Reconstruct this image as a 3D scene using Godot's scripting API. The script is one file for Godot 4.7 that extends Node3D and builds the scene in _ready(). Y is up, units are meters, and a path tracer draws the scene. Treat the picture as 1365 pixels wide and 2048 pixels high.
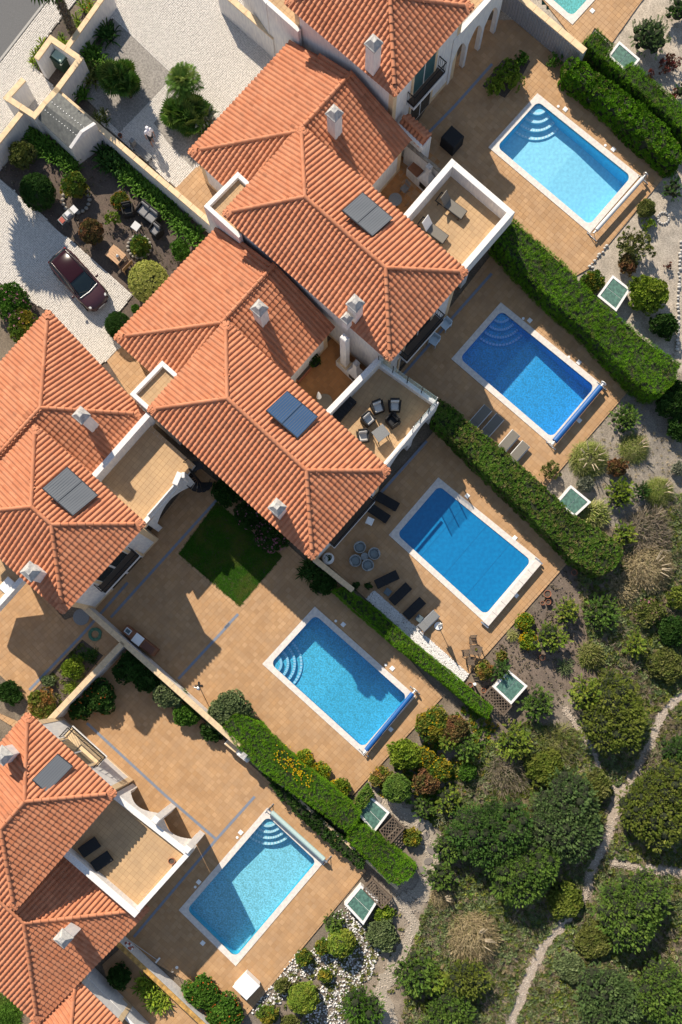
extends Node3D
# An aerial view of a row of villas with pools. Plan coordinates: x right, z down the picture, y up, metres.
const S := 0.032          # metres per photo pixel on the ground
const H := 56.0           # height of the camera
var rng := RandomNumberGenerator.new()
var M := {}               # materials
var TW := {}              # twig meshes
var PAL := {}             # foliage palettes
var names := {}
var pools: Array = []     # outer outlines of the pools, which the ground leaves open
var tile_mesh: ArrayMesh
var cap_mesh: ArrayMesh

class MB:
	var v := PackedVector3Array()
	var n := PackedVector3Array()
	var c := PackedColorArray()
	var col := Color.WHITE
	func t3(a: Vector3, b: Vector3, d: Vector3) -> void:
		var nn := (b - a).cross(d - a).normalized()
		v.append(a); v.append(d); v.append(b)
		n.append(nn); n.append(nn); n.append(nn)
		c.append(col); c.append(col); c.append(col)
	func s3(a: Vector3, b: Vector3, d: Vector3, na: Vector3, nb: Vector3, nd: Vector3) -> void:
		v.append(a); v.append(d); v.append(b)
		n.append(na); n.append(nd); n.append(nb)
		c.append(col); c.append(col); c.append(col)
	func q4(a: Vector3, b: Vector3, d: Vector3, e: Vector3) -> void:
		t3(a, b, d); t3(a, d, e)
	func box(p: Vector3, s: Vector3, yaw := 0.0, tilt := Basis.IDENTITY) -> MB:
		var bs := Basis(Vector3.UP, yaw) * tilt
		var h := s * 0.5
		var k: Array[Vector3] = []
		for i in 8:
			k.append(p + bs * Vector3(h.x if i & 1 else -h.x, h.y if i & 2 else -h.y, h.z if i & 4 else -h.z))
		q4(k[4], k[5], k[7], k[6]); q4(k[1], k[0], k[2], k[3])
		q4(k[5], k[1], k[3], k[7]); q4(k[0], k[4], k[6], k[2])
		q4(k[6], k[7], k[3], k[2]); q4(k[0], k[1], k[5], k[4])
		return self
	# a box whose upper edges are chamfered by b
	func cbox(p: Vector3, s: Vector3, yaw := 0.0, b := 0.02) -> MB:
		var bs := Basis(Vector3.UP, yaw)
		var h := s * 0.5
		var lev := [[-h.y, 0.0], [h.y - b, 0.0], [h.y, b]]
		for i in 2:
			for j in 4:
				var a0 := _cr(h, lev[i], j); var a1 := _cr(h, lev[i], j + 1)
				var b0 := _cr(h, lev[i + 1], j); var b1 := _cr(h, lev[i + 1], j + 1)
				q4(p + bs * a0, p + bs * a1, p + bs * b1, p + bs * b0)
		q4(p + bs * _cr(h, lev[2], 0), p + bs * _cr(h, lev[2], 1), p + bs * _cr(h, lev[2], 2), p + bs * _cr(h, lev[2], 3))
		q4(p + bs * _cr(h, lev[0], 3), p + bs * _cr(h, lev[0], 2), p + bs * _cr(h, lev[0], 1), p + bs * _cr(h, lev[0], 0))
		return self
	func _cr(h: Vector3, l: Array, j: int) -> Vector3:
		var x: float = h.x - l[1]
		var z: float = h.z - l[1]
		return [Vector3(-x, l[0], z), Vector3(x, l[0], z), Vector3(x, l[0], -z), Vector3(-x, l[0], -z)][j % 4]
	func prism(poly: PackedVector2Array, y0: float, y1: float, inset := 0.0) -> MB:
		var p := poly.duplicate()
		if MB.area(p) > 0: p.reverse()
		var tp := p
		if inset > 0.0:
			var r := Geometry2D.offset_polygon(p, -inset)
			if r.size() == 1 and r[0].size() == p.size():
				tp = r[0]
				if MB.area(tp) > 0: tp.reverse()
				var best := 0
				for i in tp.size():
					if tp[i].distance_to(p[0]) < tp[best].distance_to(p[0]): best = i
				var rot := PackedVector2Array()
				for i in tp.size(): rot.append(tp[(i + best) % tp.size()])
				tp = rot
		cap(tp, y1, true)
		for i in p.size():
			var a := p[i]; var b := p[(i + 1) % p.size()]
			var a2 := tp[i]; var b2 := tp[(i + 1) % p.size()]
			if inset > 0.0 and tp != p:
				var ym := y1 - inset
				q4(Vector3(a.x, y0, a.y), Vector3(b.x, y0, b.y), Vector3(b.x, ym, b.y), Vector3(a.x, ym, a.y))
				q4(Vector3(a.x, ym, a.y), Vector3(b.x, ym, b.y), Vector3(b2.x, y1, b2.y), Vector3(a2.x, y1, a2.y))
			else:
				q4(Vector3(a.x, y0, a.y), Vector3(b.x, y0, b.y), Vector3(b.x, y1, b.y), Vector3(a.x, y1, a.y))
		cap(p, y0, false)
		return self
	func cap(p: PackedVector2Array, y: float, up: bool) -> MB:
		var t := Geometry2D.triangulate_polygon(p)
		for i in range(0, t.size(), 3):
			var a := p[t[i]]; var b := p[t[i + 1]]; var d := p[t[i + 2]]
			if ((b.x - a.x) * (d.y - a.y) - (d.x - a.x) * (b.y - a.y) < 0) == up:
				t3(Vector3(a.x, y, a.y), Vector3(b.x, y, b.y), Vector3(d.x, y, d.y))
			else:
				t3(Vector3(a.x, y, a.y), Vector3(d.x, y, d.y), Vector3(b.x, y, b.y))
		return self
	# a level ring between an outer and an inner outline with the same number of points
	func ring(o: PackedVector2Array, i: PackedVector2Array, y0: float, y1: float) -> MB:
		for k in o.size():
			var l := (k + 1) % o.size()
			var a := Vector3(o[k].x, y1, o[k].y); var b := Vector3(o[l].x, y1, o[l].y)
			var d := Vector3(i[l].x, y1, i[l].y); var e := Vector3(i[k].x, y1, i[k].y)
			var dn := Vector3(0, y0 - y1, 0)
			if (b - a).cross(d - a).y > 0: q4(a, b, d, e)
			else: q4(a, e, d, b)
			if (b - a).cross(dn).dot(a - e) > 0:
				q4(a, b, b + dn, a + dn); q4(e, e + dn, d + dn, d)
			else:
				q4(a, a + dn, b + dn, b); q4(e, d, d + dn, e + dn)
		return self
	func tube(path: Array, r0: float, r1: float, k := 8, caps := true) -> MB:
		var rings: Array = []
		for i in path.size():
			var p: Vector3 = path[i]
			var q: Vector3 = path[min(i + 1, path.size() - 1)]
			var o: Vector3 = path[max(i - 1, 0)]
			var d := (q - o).normalized()
			var u := d.cross(Vector3.UP if absf(d.y) < 0.9 else Vector3.RIGHT).normalized()
			var w := u.cross(d)
			var r := lerpf(r0, r1, float(i) / max(1, path.size() - 1))
			var rg: Array = []
			for j in k:
				var a := TAU * j / k
				var nn := u * cos(a) + w * sin(a)
				rg.append([p + nn * r, nn])
			rings.append(rg)
		for i in path.size() - 1:
			for j in k:
				var a = rings[i][j]; var b = rings[i][(j + 1) % k]; var d = rings[i + 1][(j + 1) % k]; var e = rings[i + 1][j]
				s3(a[0], d[0], b[0], a[1], d[1], b[1]); s3(a[0], e[0], d[0], a[1], e[1], d[1])
		if caps:
			for e in [0, path.size() - 1]:
				var m: Vector3 = path[e]
				for j in k:
					var a: Vector3 = rings[e][j][0]; var b: Vector3 = rings[e][(j + 1) % k][0]
					if e == 0: t3(m, a, b)
					else: t3(m, b, a)
		return self
	# a turned shape: profile of (radius, height) from the bottom up
	func lathe(prof: Array, k: int, at := Vector3.ZERO, sx := 1.0, sz := 1.0) -> MB:
		for i in prof.size() - 1:
			var p: Vector2 = prof[i]; var q: Vector2 = prof[i + 1]
			var e := Vector2(q.y - p.y, p.x - q.x).normalized()
			for j in k:
				var a := TAU * j / k; var b := TAU * (j + 1) / k
				var ca := Vector3(cos(a) * sx, 0, sin(a) * sz); var cb := Vector3(cos(b) * sx, 0, sin(b) * sz)
				var na := Vector3(cos(a) * e.x, e.y, sin(a) * e.x); var nb := Vector3(cos(b) * e.x, e.y, sin(b) * e.x)
				var A := at + ca * p.x + Vector3(0, p.y, 0); var B := at + cb * p.x + Vector3(0, p.y, 0)
				var C := at + cb * q.x + Vector3(0, q.y, 0); var D := at + ca * q.x + Vector3(0, q.y, 0)
				if p.x > 0.0001: s3(A, C, B, na, nb, nb)
				if q.x > 0.0001: s3(A, D, C, na, na, nb)
		return self
	func ball(at: Vector3, r: Vector3, k := 12, rough := 0.0, rg: RandomNumberGenerator = null) -> MB:
		var rows := int(k / 2.0)
		var g: Array = []
		for i in rows + 1:
			var row: Array = []
			for j in k:
				var t := PI * i / rows; var a := TAU * j / k
				var d := Vector3(sin(t) * cos(a), cos(t), sin(t) * sin(a))
				var f := 1.0 + (rg.randf_range(-rough, rough) if rg and i > 0 and i < rows else 0.0)
				row.append([at + d * r * f, (d / r).normalized()])
			g.append(row)
		for i in rows:
			for j in k:
				var a = g[i][j]; var b = g[i][(j + 1) % k]; var d = g[i + 1][(j + 1) % k]; var e = g[i + 1][j]
				s3(a[0], b[0], d[0], a[1], b[1], d[1])
				s3(a[0], d[0], e[0], a[1], d[1], e[1])
		return self
	func mesh(mat: Material = null) -> ArrayMesh:
		var arr := []
		arr.resize(Mesh.ARRAY_MAX)
		arr[Mesh.ARRAY_VERTEX] = v; arr[Mesh.ARRAY_NORMAL] = n; arr[Mesh.ARRAY_COLOR] = c
		var m := ArrayMesh.new()
		m.add_surface_from_arrays(Mesh.PRIMITIVE_TRIANGLES, arr)
		if mat: m.surface_set_material(0, mat)
		return m
	static func area(p: PackedVector2Array) -> float:
		var s := 0.0
		for i in p.size():
			var a := p[i]; var b := p[(i + 1) % p.size()]
			s += a.x * b.y - b.x * a.y
		return s

func g(px: float, py: float, y := 0.0) -> Vector3:     # the place at height y that the photo shows at (px, py)
	var f := S * (1.0 - y / H)
	return Vector3((px - 700.0) * f, y, (py - 1330.0) * f)

func pts(s: String, y := 0.0) -> PackedVector2Array:
	var o := PackedVector2Array()
	for w in s.split(" ", false):
		var k := w.split(",")
		var q := g(float(k[0]), float(k[1]), y)
		o.append(Vector2(q.x, q.z))
	return o

func v3(p: Vector2, y: float) -> Vector3: return Vector3(p.x, y, p.y)
func yaw(dx: float, dy: float) -> float: return -atan2(dy, dx)
func lin(r: float, gg: float, b: float) -> Color: return Color(r, gg, b).linear_to_srgb()

func numbered(called: String) -> String:
	var k: int = names.get(called, -1) + 1
	names[called] = k
	return called if k == 0 else "%s_%03d" % [called, k]

func tag(o: Node, label: String, category: String, group := "", kind := "") -> Node:
	if label: o.set_meta("label", label)
	if category: o.set_meta("category", category)
	if group: o.set_meta("group", group)
	if kind: o.set_meta("kind", kind)
	return o

func thing(called: String, label: String, category: String, at := Vector3.ZERO, turn := 0.0, group := "") -> Node3D:
	var o := Node3D.new()
	o.name = numbered(called)
	add_child(o)
	o.position = at
	o.rotation.y = turn
	tag(o, label, category, group)
	return o

func obj(called: String, m, mat: Material, parent: Node = null) -> MeshInstance3D:
	var o := MeshInstance3D.new()
	o.mesh = m.mesh() if m is MB else m
	if mat: o.material_override = mat
	if parent:
		o.name = called
		parent.add_child(o, true)
	else:
		o.name = numbered(called)
		add_child(o)
	return o

func struct(called: String, m, mat: Material) -> MeshInstance3D:
	var o := obj(called, m, mat)
	o.set_meta("kind", "structure")
	return o

func copy(o: Node3D, at: Vector3, turn: float, label := "", group := "") -> Node3D:
	var base := String(o.name).rstrip("0123456789").rstrip("_")
	var c: Node3D = o.duplicate()
	c.name = numbered(base)
	add_child(c)
	c.position = at
	c.rotation.y = turn
	if label: c.set_meta("label", label)
	if group: c.set_meta("group", group)
	return c

func many(called: String, mesh: Mesh, tr: Array, cols: Array, parent: Node, mat: Material = null) -> MultiMeshInstance3D:
	var mm := MultiMesh.new()
	mm.transform_format = MultiMesh.TRANSFORM_3D
	mm.use_colors = true
	mm.mesh = mesh
	mm.instance_count = tr.size()
	var buf := PackedFloat32Array()
	buf.resize(tr.size() * 16)
	var k := 0
	for i in tr.size():
		var t: Transform3D = tr[i]
		var cc: Color = cols[i % cols.size()]
		var b := t.basis
		buf[k] = b.x.x; buf[k + 1] = b.y.x; buf[k + 2] = b.z.x; buf[k + 3] = t.origin.x
		buf[k + 4] = b.x.y; buf[k + 5] = b.y.y; buf[k + 6] = b.z.y; buf[k + 7] = t.origin.y
		buf[k + 8] = b.x.z; buf[k + 9] = b.y.z; buf[k + 10] = b.z.z; buf[k + 11] = t.origin.z
		buf[k + 12] = cc.r; buf[k + 13] = cc.g; buf[k + 14] = cc.b; buf[k + 15] = 1.0
		k += 16
	mm.buffer = buf
	var o := MultiMeshInstance3D.new()
	o.multimesh = mm
	if mat: o.material_override = mat
	if parent:
		o.name = called
		parent.add_child(o, true)
	else:
		o.name = numbered(called)
		add_child(o)
	o.set_meta("kind", "stuff")
	return o

# ---------------------------------------------------------------- materials
func noise_tex(freq: float, lo: float, hi: float, kind := FastNoiseLite.TYPE_SIMPLEX_SMOOTH, octaves := 4, cool := 0.0, sd := 3) -> NoiseTexture2D:
	var f := FastNoiseLite.new()
	f.noise_type = kind
	f.frequency = freq
	f.fractal_octaves = octaves
	f.seed = sd
	if kind == FastNoiseLite.TYPE_CELLULAR: f.cellular_return_type = FastNoiseLite.RETURN_CELL_VALUE
	var t := NoiseTexture2D.new()
	t.width = 512; t.height = 512
	t.seamless = true
	t.noise = f
	var r := Gradient.new()
	r.set_color(0, Color(lo, lo, lo * (1.0 + cool)))
	r.set_color(1, Color(hi, hi * (1.0 - cool * 0.3), hi * (1.0 - cool)))
	t.color_ramp = r
	return t

var TX := {}
func mk(r: float, gg: float, b: float, rough := 0.8, tex := "", k := 0.5, metal := 0.0) -> StandardMaterial3D:
	var m := StandardMaterial3D.new()
	m.albedo_color = lin(r, gg, b)
	m.roughness = rough
	m.metallic = metal
	if tex:
		m.albedo_texture = TX[tex]
		m.uv1_triplanar = true
		m.uv1_world_triplanar = true
		m.uv1_scale = Vector3.ONE * k
	return m

func make_materials() -> void:
	TX.fine = noise_tex(0.03, 0.80, 1.0)
	TX.soft = noise_tex(0.012, 0.86, 1.0, FastNoiseLite.TYPE_SIMPLEX_SMOOTH, 5, 0.02, 9)
	TX.stain = noise_tex(0.01, 0.62, 1.0, FastNoiseLite.TYPE_SIMPLEX_SMOOTH, 6, 0.03, 5)
	TX.speck = noise_tex(0.09, 0.68, 1.0, FastNoiseLite.TYPE_CELLULAR, 2, 0.0, 7)
	TX.grain = noise_tex(0.2, 0.72, 1.0, FastNoiseLite.TYPE_VALUE, 3, 0.0, 8)
	TX.ripple_light = noise_tex(0.05, 0.70, 1.0, FastNoiseLite.TYPE_CELLULAR, 2, -0.06, 4)  # cell mottle that paints sunlit ripples into the pool liner colour
	TX.broad = noise_tex(0.008, 0.90, 1.0, FastNoiseLite.TYPE_SIMPLEX_SMOOTH, 6, 0.015, 21)
	TX.streak = noise_tex(0.02, 0.84, 1.0, FastNoiseLite.TYPE_SIMPLEX_SMOOTH, 5, 0.03, 31)
	M.white = mk(0.83, 0.815, 0.795, 0.85, "streak", 0.5)
	M.white.uv1_scale = Vector3(0.7, 0.10, 0.7)
	M.white_old = mk(0.78, 0.765, 0.745, 0.85, "streak", 0.5)
	M.white_old.uv1_scale = Vector3(0.7, 0.10, 0.7)
	M.cream = mk(0.78, 0.585, 0.36, 0.85, "soft", 0.4)
	M.ochre = mk(0.62, 0.36, 0.10, 0.85, "stain", 0.5)
	M.stone_cap = mk(0.40, 0.34, 0.26, 0.9, "stain", 0.6)
	M.coping = mk(0.72, 0.67, 0.62, 0.75, "soft", 0.6)
	M.chim_cap = mk(0.62, 0.61, 0.59, 0.8, "stain", 0.8)
	M.deck = mk(0.30, 0.10, 0.05, 0.9)
	M.soffit = mk(0.7, 0.66, 0.6, 0.9)
	M.asphalt = mk(0.17, 0.17, 0.175, 0.95, "grain", 0.7)
	M.kerb = mk(0.5, 0.48, 0.45, 0.9, "grain", 0.7)
	M.gravel = mk(0.36, 0.33, 0.30, 0.95, "speck", 0.35)
	M.dark_metal = mk(0.02, 0.02, 0.022, 0.45, "", 1.0, 0.4)
	M.metal = mk(0.55, 0.56, 0.57, 0.35, "", 1.0, 0.8)
	M.grey = mk(0.22, 0.225, 0.23, 0.6, "fine", 1.0)
	M.shed = mk(0.155, 0.165, 0.16, 0.7, "stain", 0.7)
	M.panel = mk(0.18, 0.19, 0.20, 0.35)
	M.panel_blue = mk(0.05, 0.11, 0.225, 0.22)
	M.panel_frame = mk(0.08, 0.085, 0.09, 0.4, "", 1.0, 0.6)
	M.panel_line = mk(0.135, 0.145, 0.16, 0.4)
	M.window = mk(0.02, 0.03, 0.035, 0.08)
	M.shutter = mk(0.03, 0.09, 0.10, 0.5)
	M.wood = mk(0.20, 0.115, 0.06, 0.7, "grain", 1.5)
	M.wood_light = mk(0.62, 0.36, 0.19, 0.7, "grain", 1.5)
	M.wood_grey = mk(0.17, 0.125, 0.09, 0.85, "grain", 1.5)
	M.wicker = mk(0.018, 0.016, 0.016, 0.7, "speck", 3.0)
	M.wicker_grey = mk(0.22, 0.19, 0.15, 0.8, "speck", 3.0)
	M.wicker_white = mk(0.42, 0.45, 0.46, 0.7, "speck", 3.0)
	M.cushion = mk(0.68, 0.65, 0.61, 0.9, "fine", 2.0)
	M.cushion_grey = mk(0.26, 0.255, 0.26, 0.9, "fine", 2.0)
	M.black_fabric = mk(0.012, 0.013, 0.016, 0.85, "fine", 2.0)
	M.mesh_fabric = mk(0.23, 0.21, 0.18, 0.85, "grain", 2.0)
	M.plastic = mk(0.78, 0.78, 0.78, 0.4)
	M.plastic_blue = mk(0.50, 0.60, 0.68, 0.4)
	M.bin = mk(0.02, 0.05, 0.03, 0.5)
	M.bin_lid = mk(0.36, 0.50, 0.43, 0.45)
	M.terracotta = mk(0.45, 0.16, 0.08, 0.85, "fine", 2.0)
	M.red = mk(0.55, 0.03, 0.04, 0.5)
	M.green_deck = mk(0.10, 0.23, 0.185, 0.6, "stain", 0.8)
	M.strip = mk(0.17, 0.20, 0.26, 0.5)
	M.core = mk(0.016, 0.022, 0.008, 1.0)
	M.core_dry = mk(0.10, 0.075, 0.045, 1.0)
	M.bark = mk(0.11, 0.08, 0.055, 0.95, "grain", 2.0)
	M.palm_bark = mk(0.10, 0.075, 0.055, 0.95, "speck", 2.0)
	M.pool_cover = mk(0.0005, 0.185, 0.45, 0.35, "soft", 0.5)
	M.seam = mk(0.001, 0.145, 0.35, 0.4)
	M.roll_blue = mk(0.002, 0.105, 0.36, 0.55, "soft", 2.0)
	M.roll_aqua = mk(0.47, 0.62, 0.60, 0.5, "soft", 2.0)
	M.roll_white = mk(0.60, 0.62, 0.62, 0.4, "soft", 2.0)
	M.glass = StandardMaterial3D.new()
	M.glass.albedo_color = Color(0.75, 0.9, 0.92, 0.18)
	M.glass.transparency = BaseMaterial3D.TRANSPARENCY_ALPHA
	M.glass.roughness = 0.02
	M.mortar = mk(0.34, 0.20, 0.105, 0.95)
	M.water = StandardMaterial3D.new()
	M.water.albedo_color = Color(0.3, 0.7, 0.95, 0.03)
	M.water.transparency = BaseMaterial3D.TRANSPARENCY_ALPHA
	M.water.roughness = 0.02
	var wn := FastNoiseLite.new()
	wn.frequency = 0.02
	var wt := NoiseTexture2D.new()
	wt.width = 512; wt.height = 512; wt.seamless = true; wt.as_normal_map = true; wt.bump_strength = 4.0; wt.noise = wn
	M.water.normal_enabled = true
	M.water.normal_texture = wt
	M.water.normal_scale = 0.35
	M.water.uv1_triplanar = true
	M.water.uv1_world_triplanar = true
	M.water.uv1_scale = Vector3.ONE * 0.4
	M.soil = mk(0.12, 0.09, 0.07, 0.97, "speck", 0.5)
	M.path = mk(0.48, 0.395, 0.32, 0.97, "grain", 0.8)
	M.path_grey = mk(0.43, 0.37, 0.30, 0.97, "grain", 0.8)
	M.grey_slat = mk(0.34, 0.345, 0.37, 0.6, "soft", 1.0)
	M.stone_cap2 = mk(0.70, 0.53, 0.335, 0.9, "soft", 0.6)
	M.plastic_grey = mk(0.45, 0.45, 0.46, 0.5)
	M.red_dull = mk(0.30, 0.05, 0.03, 0.7)
	M.slate = mk(0.07, 0.10, 0.12, 0.6)
	M.brick = mk(0.28, 0.12, 0.06, 0.85, "fine", 2.0)
	M.brick_dark = mk(0.17, 0.075, 0.05, 0.85, "fine", 2.0)
	M.hose = mk(0.06, 0.16, 0.10, 0.5)
	M.ring_orange = mk(0.42, 0.10, 0.06, 0.5)
	M.stone_white = mk(0.62, 0.59, 0.55, 0.9, "fine", 2.0)
	M.stone_ring = mk(0.36, 0.33, 0.29, 0.9, "fine", 2.0)
	M.step_stone = mk(0.26, 0.23, 0.21, 0.95, "grain", 2.0)
	M.car = mk(0.040, 0.007, 0.012, 0.25)
	M.car.clearcoat_enabled = true
	M.car.clearcoat = 0.4
	M.car_glass = mk(0.008, 0.016, 0.02, 0.05)
	M.car_roof = mk(0.022, 0.008, 0.013, 0.16)
	M.car_roof.metallic_specular = 0.2
	M.car_dark = mk(0.012, 0.012, 0.012, 0.5)
	M.lamp_glass = mk(0.6, 0.6, 0.58, 0.15)
	M.tyre = mk(0.015, 0.015, 0.015, 0.9)
	M.tail = mk(0.30, 0.01, 0.01, 0.2)
	M.skin = mk(0.45, 0.24, 0.16, 0.6)
	M.shirt = mk(0.75, 0.72, 0.76, 0.9)
	M.shorts = mk(0.02, 0.02, 0.025, 0.9)
	# colours that come from the instance
	M.tint = mk(1, 1, 1, 0.85)
	M.tint.vertex_color_use_as_albedo = true
	M.tint_soft = mk(1, 1, 1, 0.85, "broad", 0.16)
	M.tint_soft.vertex_color_use_as_albedo = true
	M.ground = mk(1, 1, 1, 0.97, "speck", 0.5)
	M.ground.vertex_color_use_as_albedo = true
	M.leaf = mk(1, 1, 1, 0.55)
	M.leaf.vertex_color_use_as_albedo = true
	M.leaf.metallic_specular = 0.15
	M.leaf.backlight_enabled = true
	M.leaf.backlight = Color(0.35, 0.4, 0.2)
	M.needle = mk(1, 1, 1, 0.75)
	M.needle.vertex_color_use_as_albedo = true
	M.needle.metallic_specular = 0.15
	M.roof = []
	M.paver = []
	M.plume = mk(0.50, 0.41, 0.29, 0.95)
	M.paver_court = []
	M.paver_terrace = []
	for i in 7:
		M.roof.append(mk(1, 1, 1, 0.8, "broad", 0.16))
		M.roof[i].albedo_color = roof_color().linear_to_srgb()
		M.paver_court.append(mk(1, 1, 1, 0.8, "broad", 0.16))
		M.paver_court[i].albedo_color = court_color().linear_to_srgb()
		M.paver_terrace.append(mk(0.49, 0.325, 0.175, 0.8, "broad", 0.16))
		M.paver.append(mk(1, 1, 1, 0.8, "broad", 0.16))
		M.paver[i].albedo_color = paver_color().linear_to_srgb()
	PAL.palm = [Color(0.07, 0.13, 0.03), Color(0.09, 0.15, 0.035), Color(0.055, 0.11, 0.025), Color(0.12, 0.16, 0.045)]
	PAL.green = [Color(0.045, 0.10, 0.016), Color(0.055, 0.12, 0.02), Color(0.035, 0.08, 0.014), Color(0.07, 0.14, 0.025)]
	PAL.hedge = [Color(0.05, 0.12, 0.008), Color(0.065, 0.15, 0.010), Color(0.042, 0.105, 0.008), Color(0.09, 0.16, 0.012), Color(0.055, 0.13, 0.008)]
	PAL.hedge_old = [Color(0.05, 0.10, 0.018), Color(0.075, 0.13, 0.022), Color(0.11, 0.13, 0.035), Color(0.04, 0.085, 0.014), Color(0.14, 0.12, 0.05), Color(0.06, 0.12, 0.02)]
	PAL.dark = [Color(0.022, 0.055, 0.014), Color(0.03, 0.07, 0.018), Color(0.018, 0.045, 0.012), Color(0.04, 0.08, 0.022)]
	PAL.lime = [Color(0.13, 0.18, 0.022), Color(0.16, 0.20, 0.03), Color(0.10, 0.15, 0.02), Color(0.07, 0.12, 0.018)]
	PAL.gold = [Color(0.20, 0.20, 0.055), Color(0.17, 0.18, 0.05), Color(0.22, 0.21, 0.065), Color(0.15, 0.165, 0.045)]
	PAL.olive = [Color(0.085, 0.10, 0.03), Color(0.11, 0.12, 0.04), Color(0.065, 0.085, 0.025), Color(0.14, 0.14, 0.05)]
	PAL.sage = [Color(0.09, 0.12, 0.065), Color(0.11, 0.14, 0.08), Color(0.07, 0.10, 0.05), Color(0.14, 0.17, 0.10)]
	PAL.silver = [Color(0.26, 0.27, 0.25), Color(0.20, 0.22, 0.20), Color(0.30, 0.31, 0.29)]
	PAL.rust = [Color(0.15, 0.07, 0.035), Color(0.12, 0.075, 0.03), Color(0.18, 0.09, 0.045), Color(0.08, 0.08, 0.025)]
	PAL.redleaf = [Color(0.11, 0.03, 0.028), Color(0.14, 0.045, 0.035), Color(0.09, 0.05, 0.03)]
	PAL.mixed = [Color(0.05, 0.10, 0.02), Color(0.08, 0.12, 0.022), Color(0.22, 0.16, 0.02), Color(0.06, 0.11, 0.02), Color(0.10, 0.12, 0.03)]
	PAL.autumn = [Color(0.12, 0.17, 0.03), Color(0.35, 0.24, 0.09), Color(0.30, 0.14, 0.05), Color(0.08, 0.13, 0.02), Color(0.20, 0.20, 0.04)]
	PAL.dry = [Color(0.30, 0.24, 0.14), Color(0.25, 0.20, 0.11), Color(0.20, 0.18, 0.085), Color(0.36, 0.29, 0.18)]
	PAL.twig = [Color(0.20, 0.165, 0.125), Color(0.16, 0.13, 0.10), Color(0.24, 0.20, 0.15), Color(0.13, 0.12, 0.07)]
	PAL.pampas = [Color(0.15, 0.18, 0.05), Color(0.20, 0.21, 0.075), Color(0.11, 0.15, 0.04), Color(0.26, 0.25, 0.11)]
	PAL.plume = [Color(0.62, 0.52, 0.38), Color(0.55, 0.46, 0.32)]
	PAL.lawn = [Color(0.035, 0.10, 0.012), Color(0.045, 0.12, 0.016), Color(0.03, 0.085, 0.01)]
	PAL.yellow = [Color(0.58, 0.38, 0.01), Color(0.64, 0.45, 0.02), Color(0.52, 0.29, 0.01)]
	PAL.heath = [Color(0.075, 0.075, 0.03), Color(0.11, 0.095, 0.05), Color(0.05, 0.06, 0.022), Color(0.14, 0.115, 0.07), Color(0.06, 0.075, 0.02)]
	PAL.pink = [Color(0.38, 0.16, 0.22), Color(0.45, 0.22, 0.28), Color(0.30, 0.12, 0.16)]
	PAL.orange = [Color(0.55, 0.13, 0.03), Color(0.5, 0.2, 0.05)]
	PAL.pine = [Color(0.055, 0.10, 0.022), Color(0.075, 0.125, 0.028), Color(0.04, 0.08, 0.02), Color(0.095, 0.14, 0.035)]
	PAL.pine_lime = [Color(0.10, 0.15, 0.025), Color(0.13, 0.175, 0.03), Color(0.075, 0.12, 0.022), Color(0.17, 0.18, 0.04)]
	PAL.pine_dark = [Color(0.03, 0.07, 0.02), Color(0.045, 0.09, 0.025), Color(0.025, 0.055, 0.016), Color(0.06, 0.105, 0.03)]
	PAL.pine_sage = [Color(0.05, 0.085, 0.035), Color(0.065, 0.105, 0.045), Color(0.04, 0.07, 0.03), Color(0.085, 0.12, 0.055)]
	PAL.pine_olive = [Color(0.075, 0.10, 0.02), Color(0.095, 0.115, 0.028), Color(0.055, 0.08, 0.016), Color(0.12, 0.13, 0.035)]
	for k in PAL:
		var f: float = {"plume": 1.0, "yellow": 1.0, "orange": 1.0, "pink": 1.0, "silver": 0.9, "twig": 1.2, "dry": 1.25, "gold": 2.8, "heath": 1.55, "dark": 1.3, "lawn": 1.35, "autumn": 1.1, "hedge": 1.6, "hedge_old": 1.6}.get(k, 1.85 if k.begins_with("pine") else 1.5)
		for i in PAL[k].size():
			var c: Color = PAL[k][i]
			PAL[k][i] = Color(c.r * f, c.g * f, c.b * f * (0.78 if c.g > c.r else 1.0))

func roof_color() -> Color:
	var t := rng.randf()
	var k := rng.randf_range(0.93, 1.06) if rng.randf() > 0.025 else rng.randf_range(0.72, 0.88)
	return Color(lerpf(0.50, 0.54, t) * k, lerpf(0.185, 0.225, t) * k, lerpf(0.088, 0.118, t) * k)

func court_color() -> Color:
	var k := rng.randf_range(0.88, 1.08)
	return Color(0.46 * k, 0.215 * k, 0.075 * k)

func paver_color() -> Color:
	var t := rng.randf()
	var k := rng.randf_range(0.92, 1.06)
	return Color(lerpf(0.425, 0.465, t) * k, lerpf(0.248, 0.288, t) * k, lerpf(0.118, 0.152, t) * k)

# ---------------------------------------------------------------- plants
func leaf_quad(b: MB, at: Vector3, dir: Vector3, up: Vector3, l: float, w: float, fold := 0.25) -> void:
	var s := dir.cross(up).normalized() * w * 0.5
	var mid := at + dir * l * 0.5
	var tip := at + dir * l - up * l * 0.12
	b.t3(at, mid + s + up * w * fold, tip)
	b.t3(at, tip, mid - s + up * w * fold)

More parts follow.
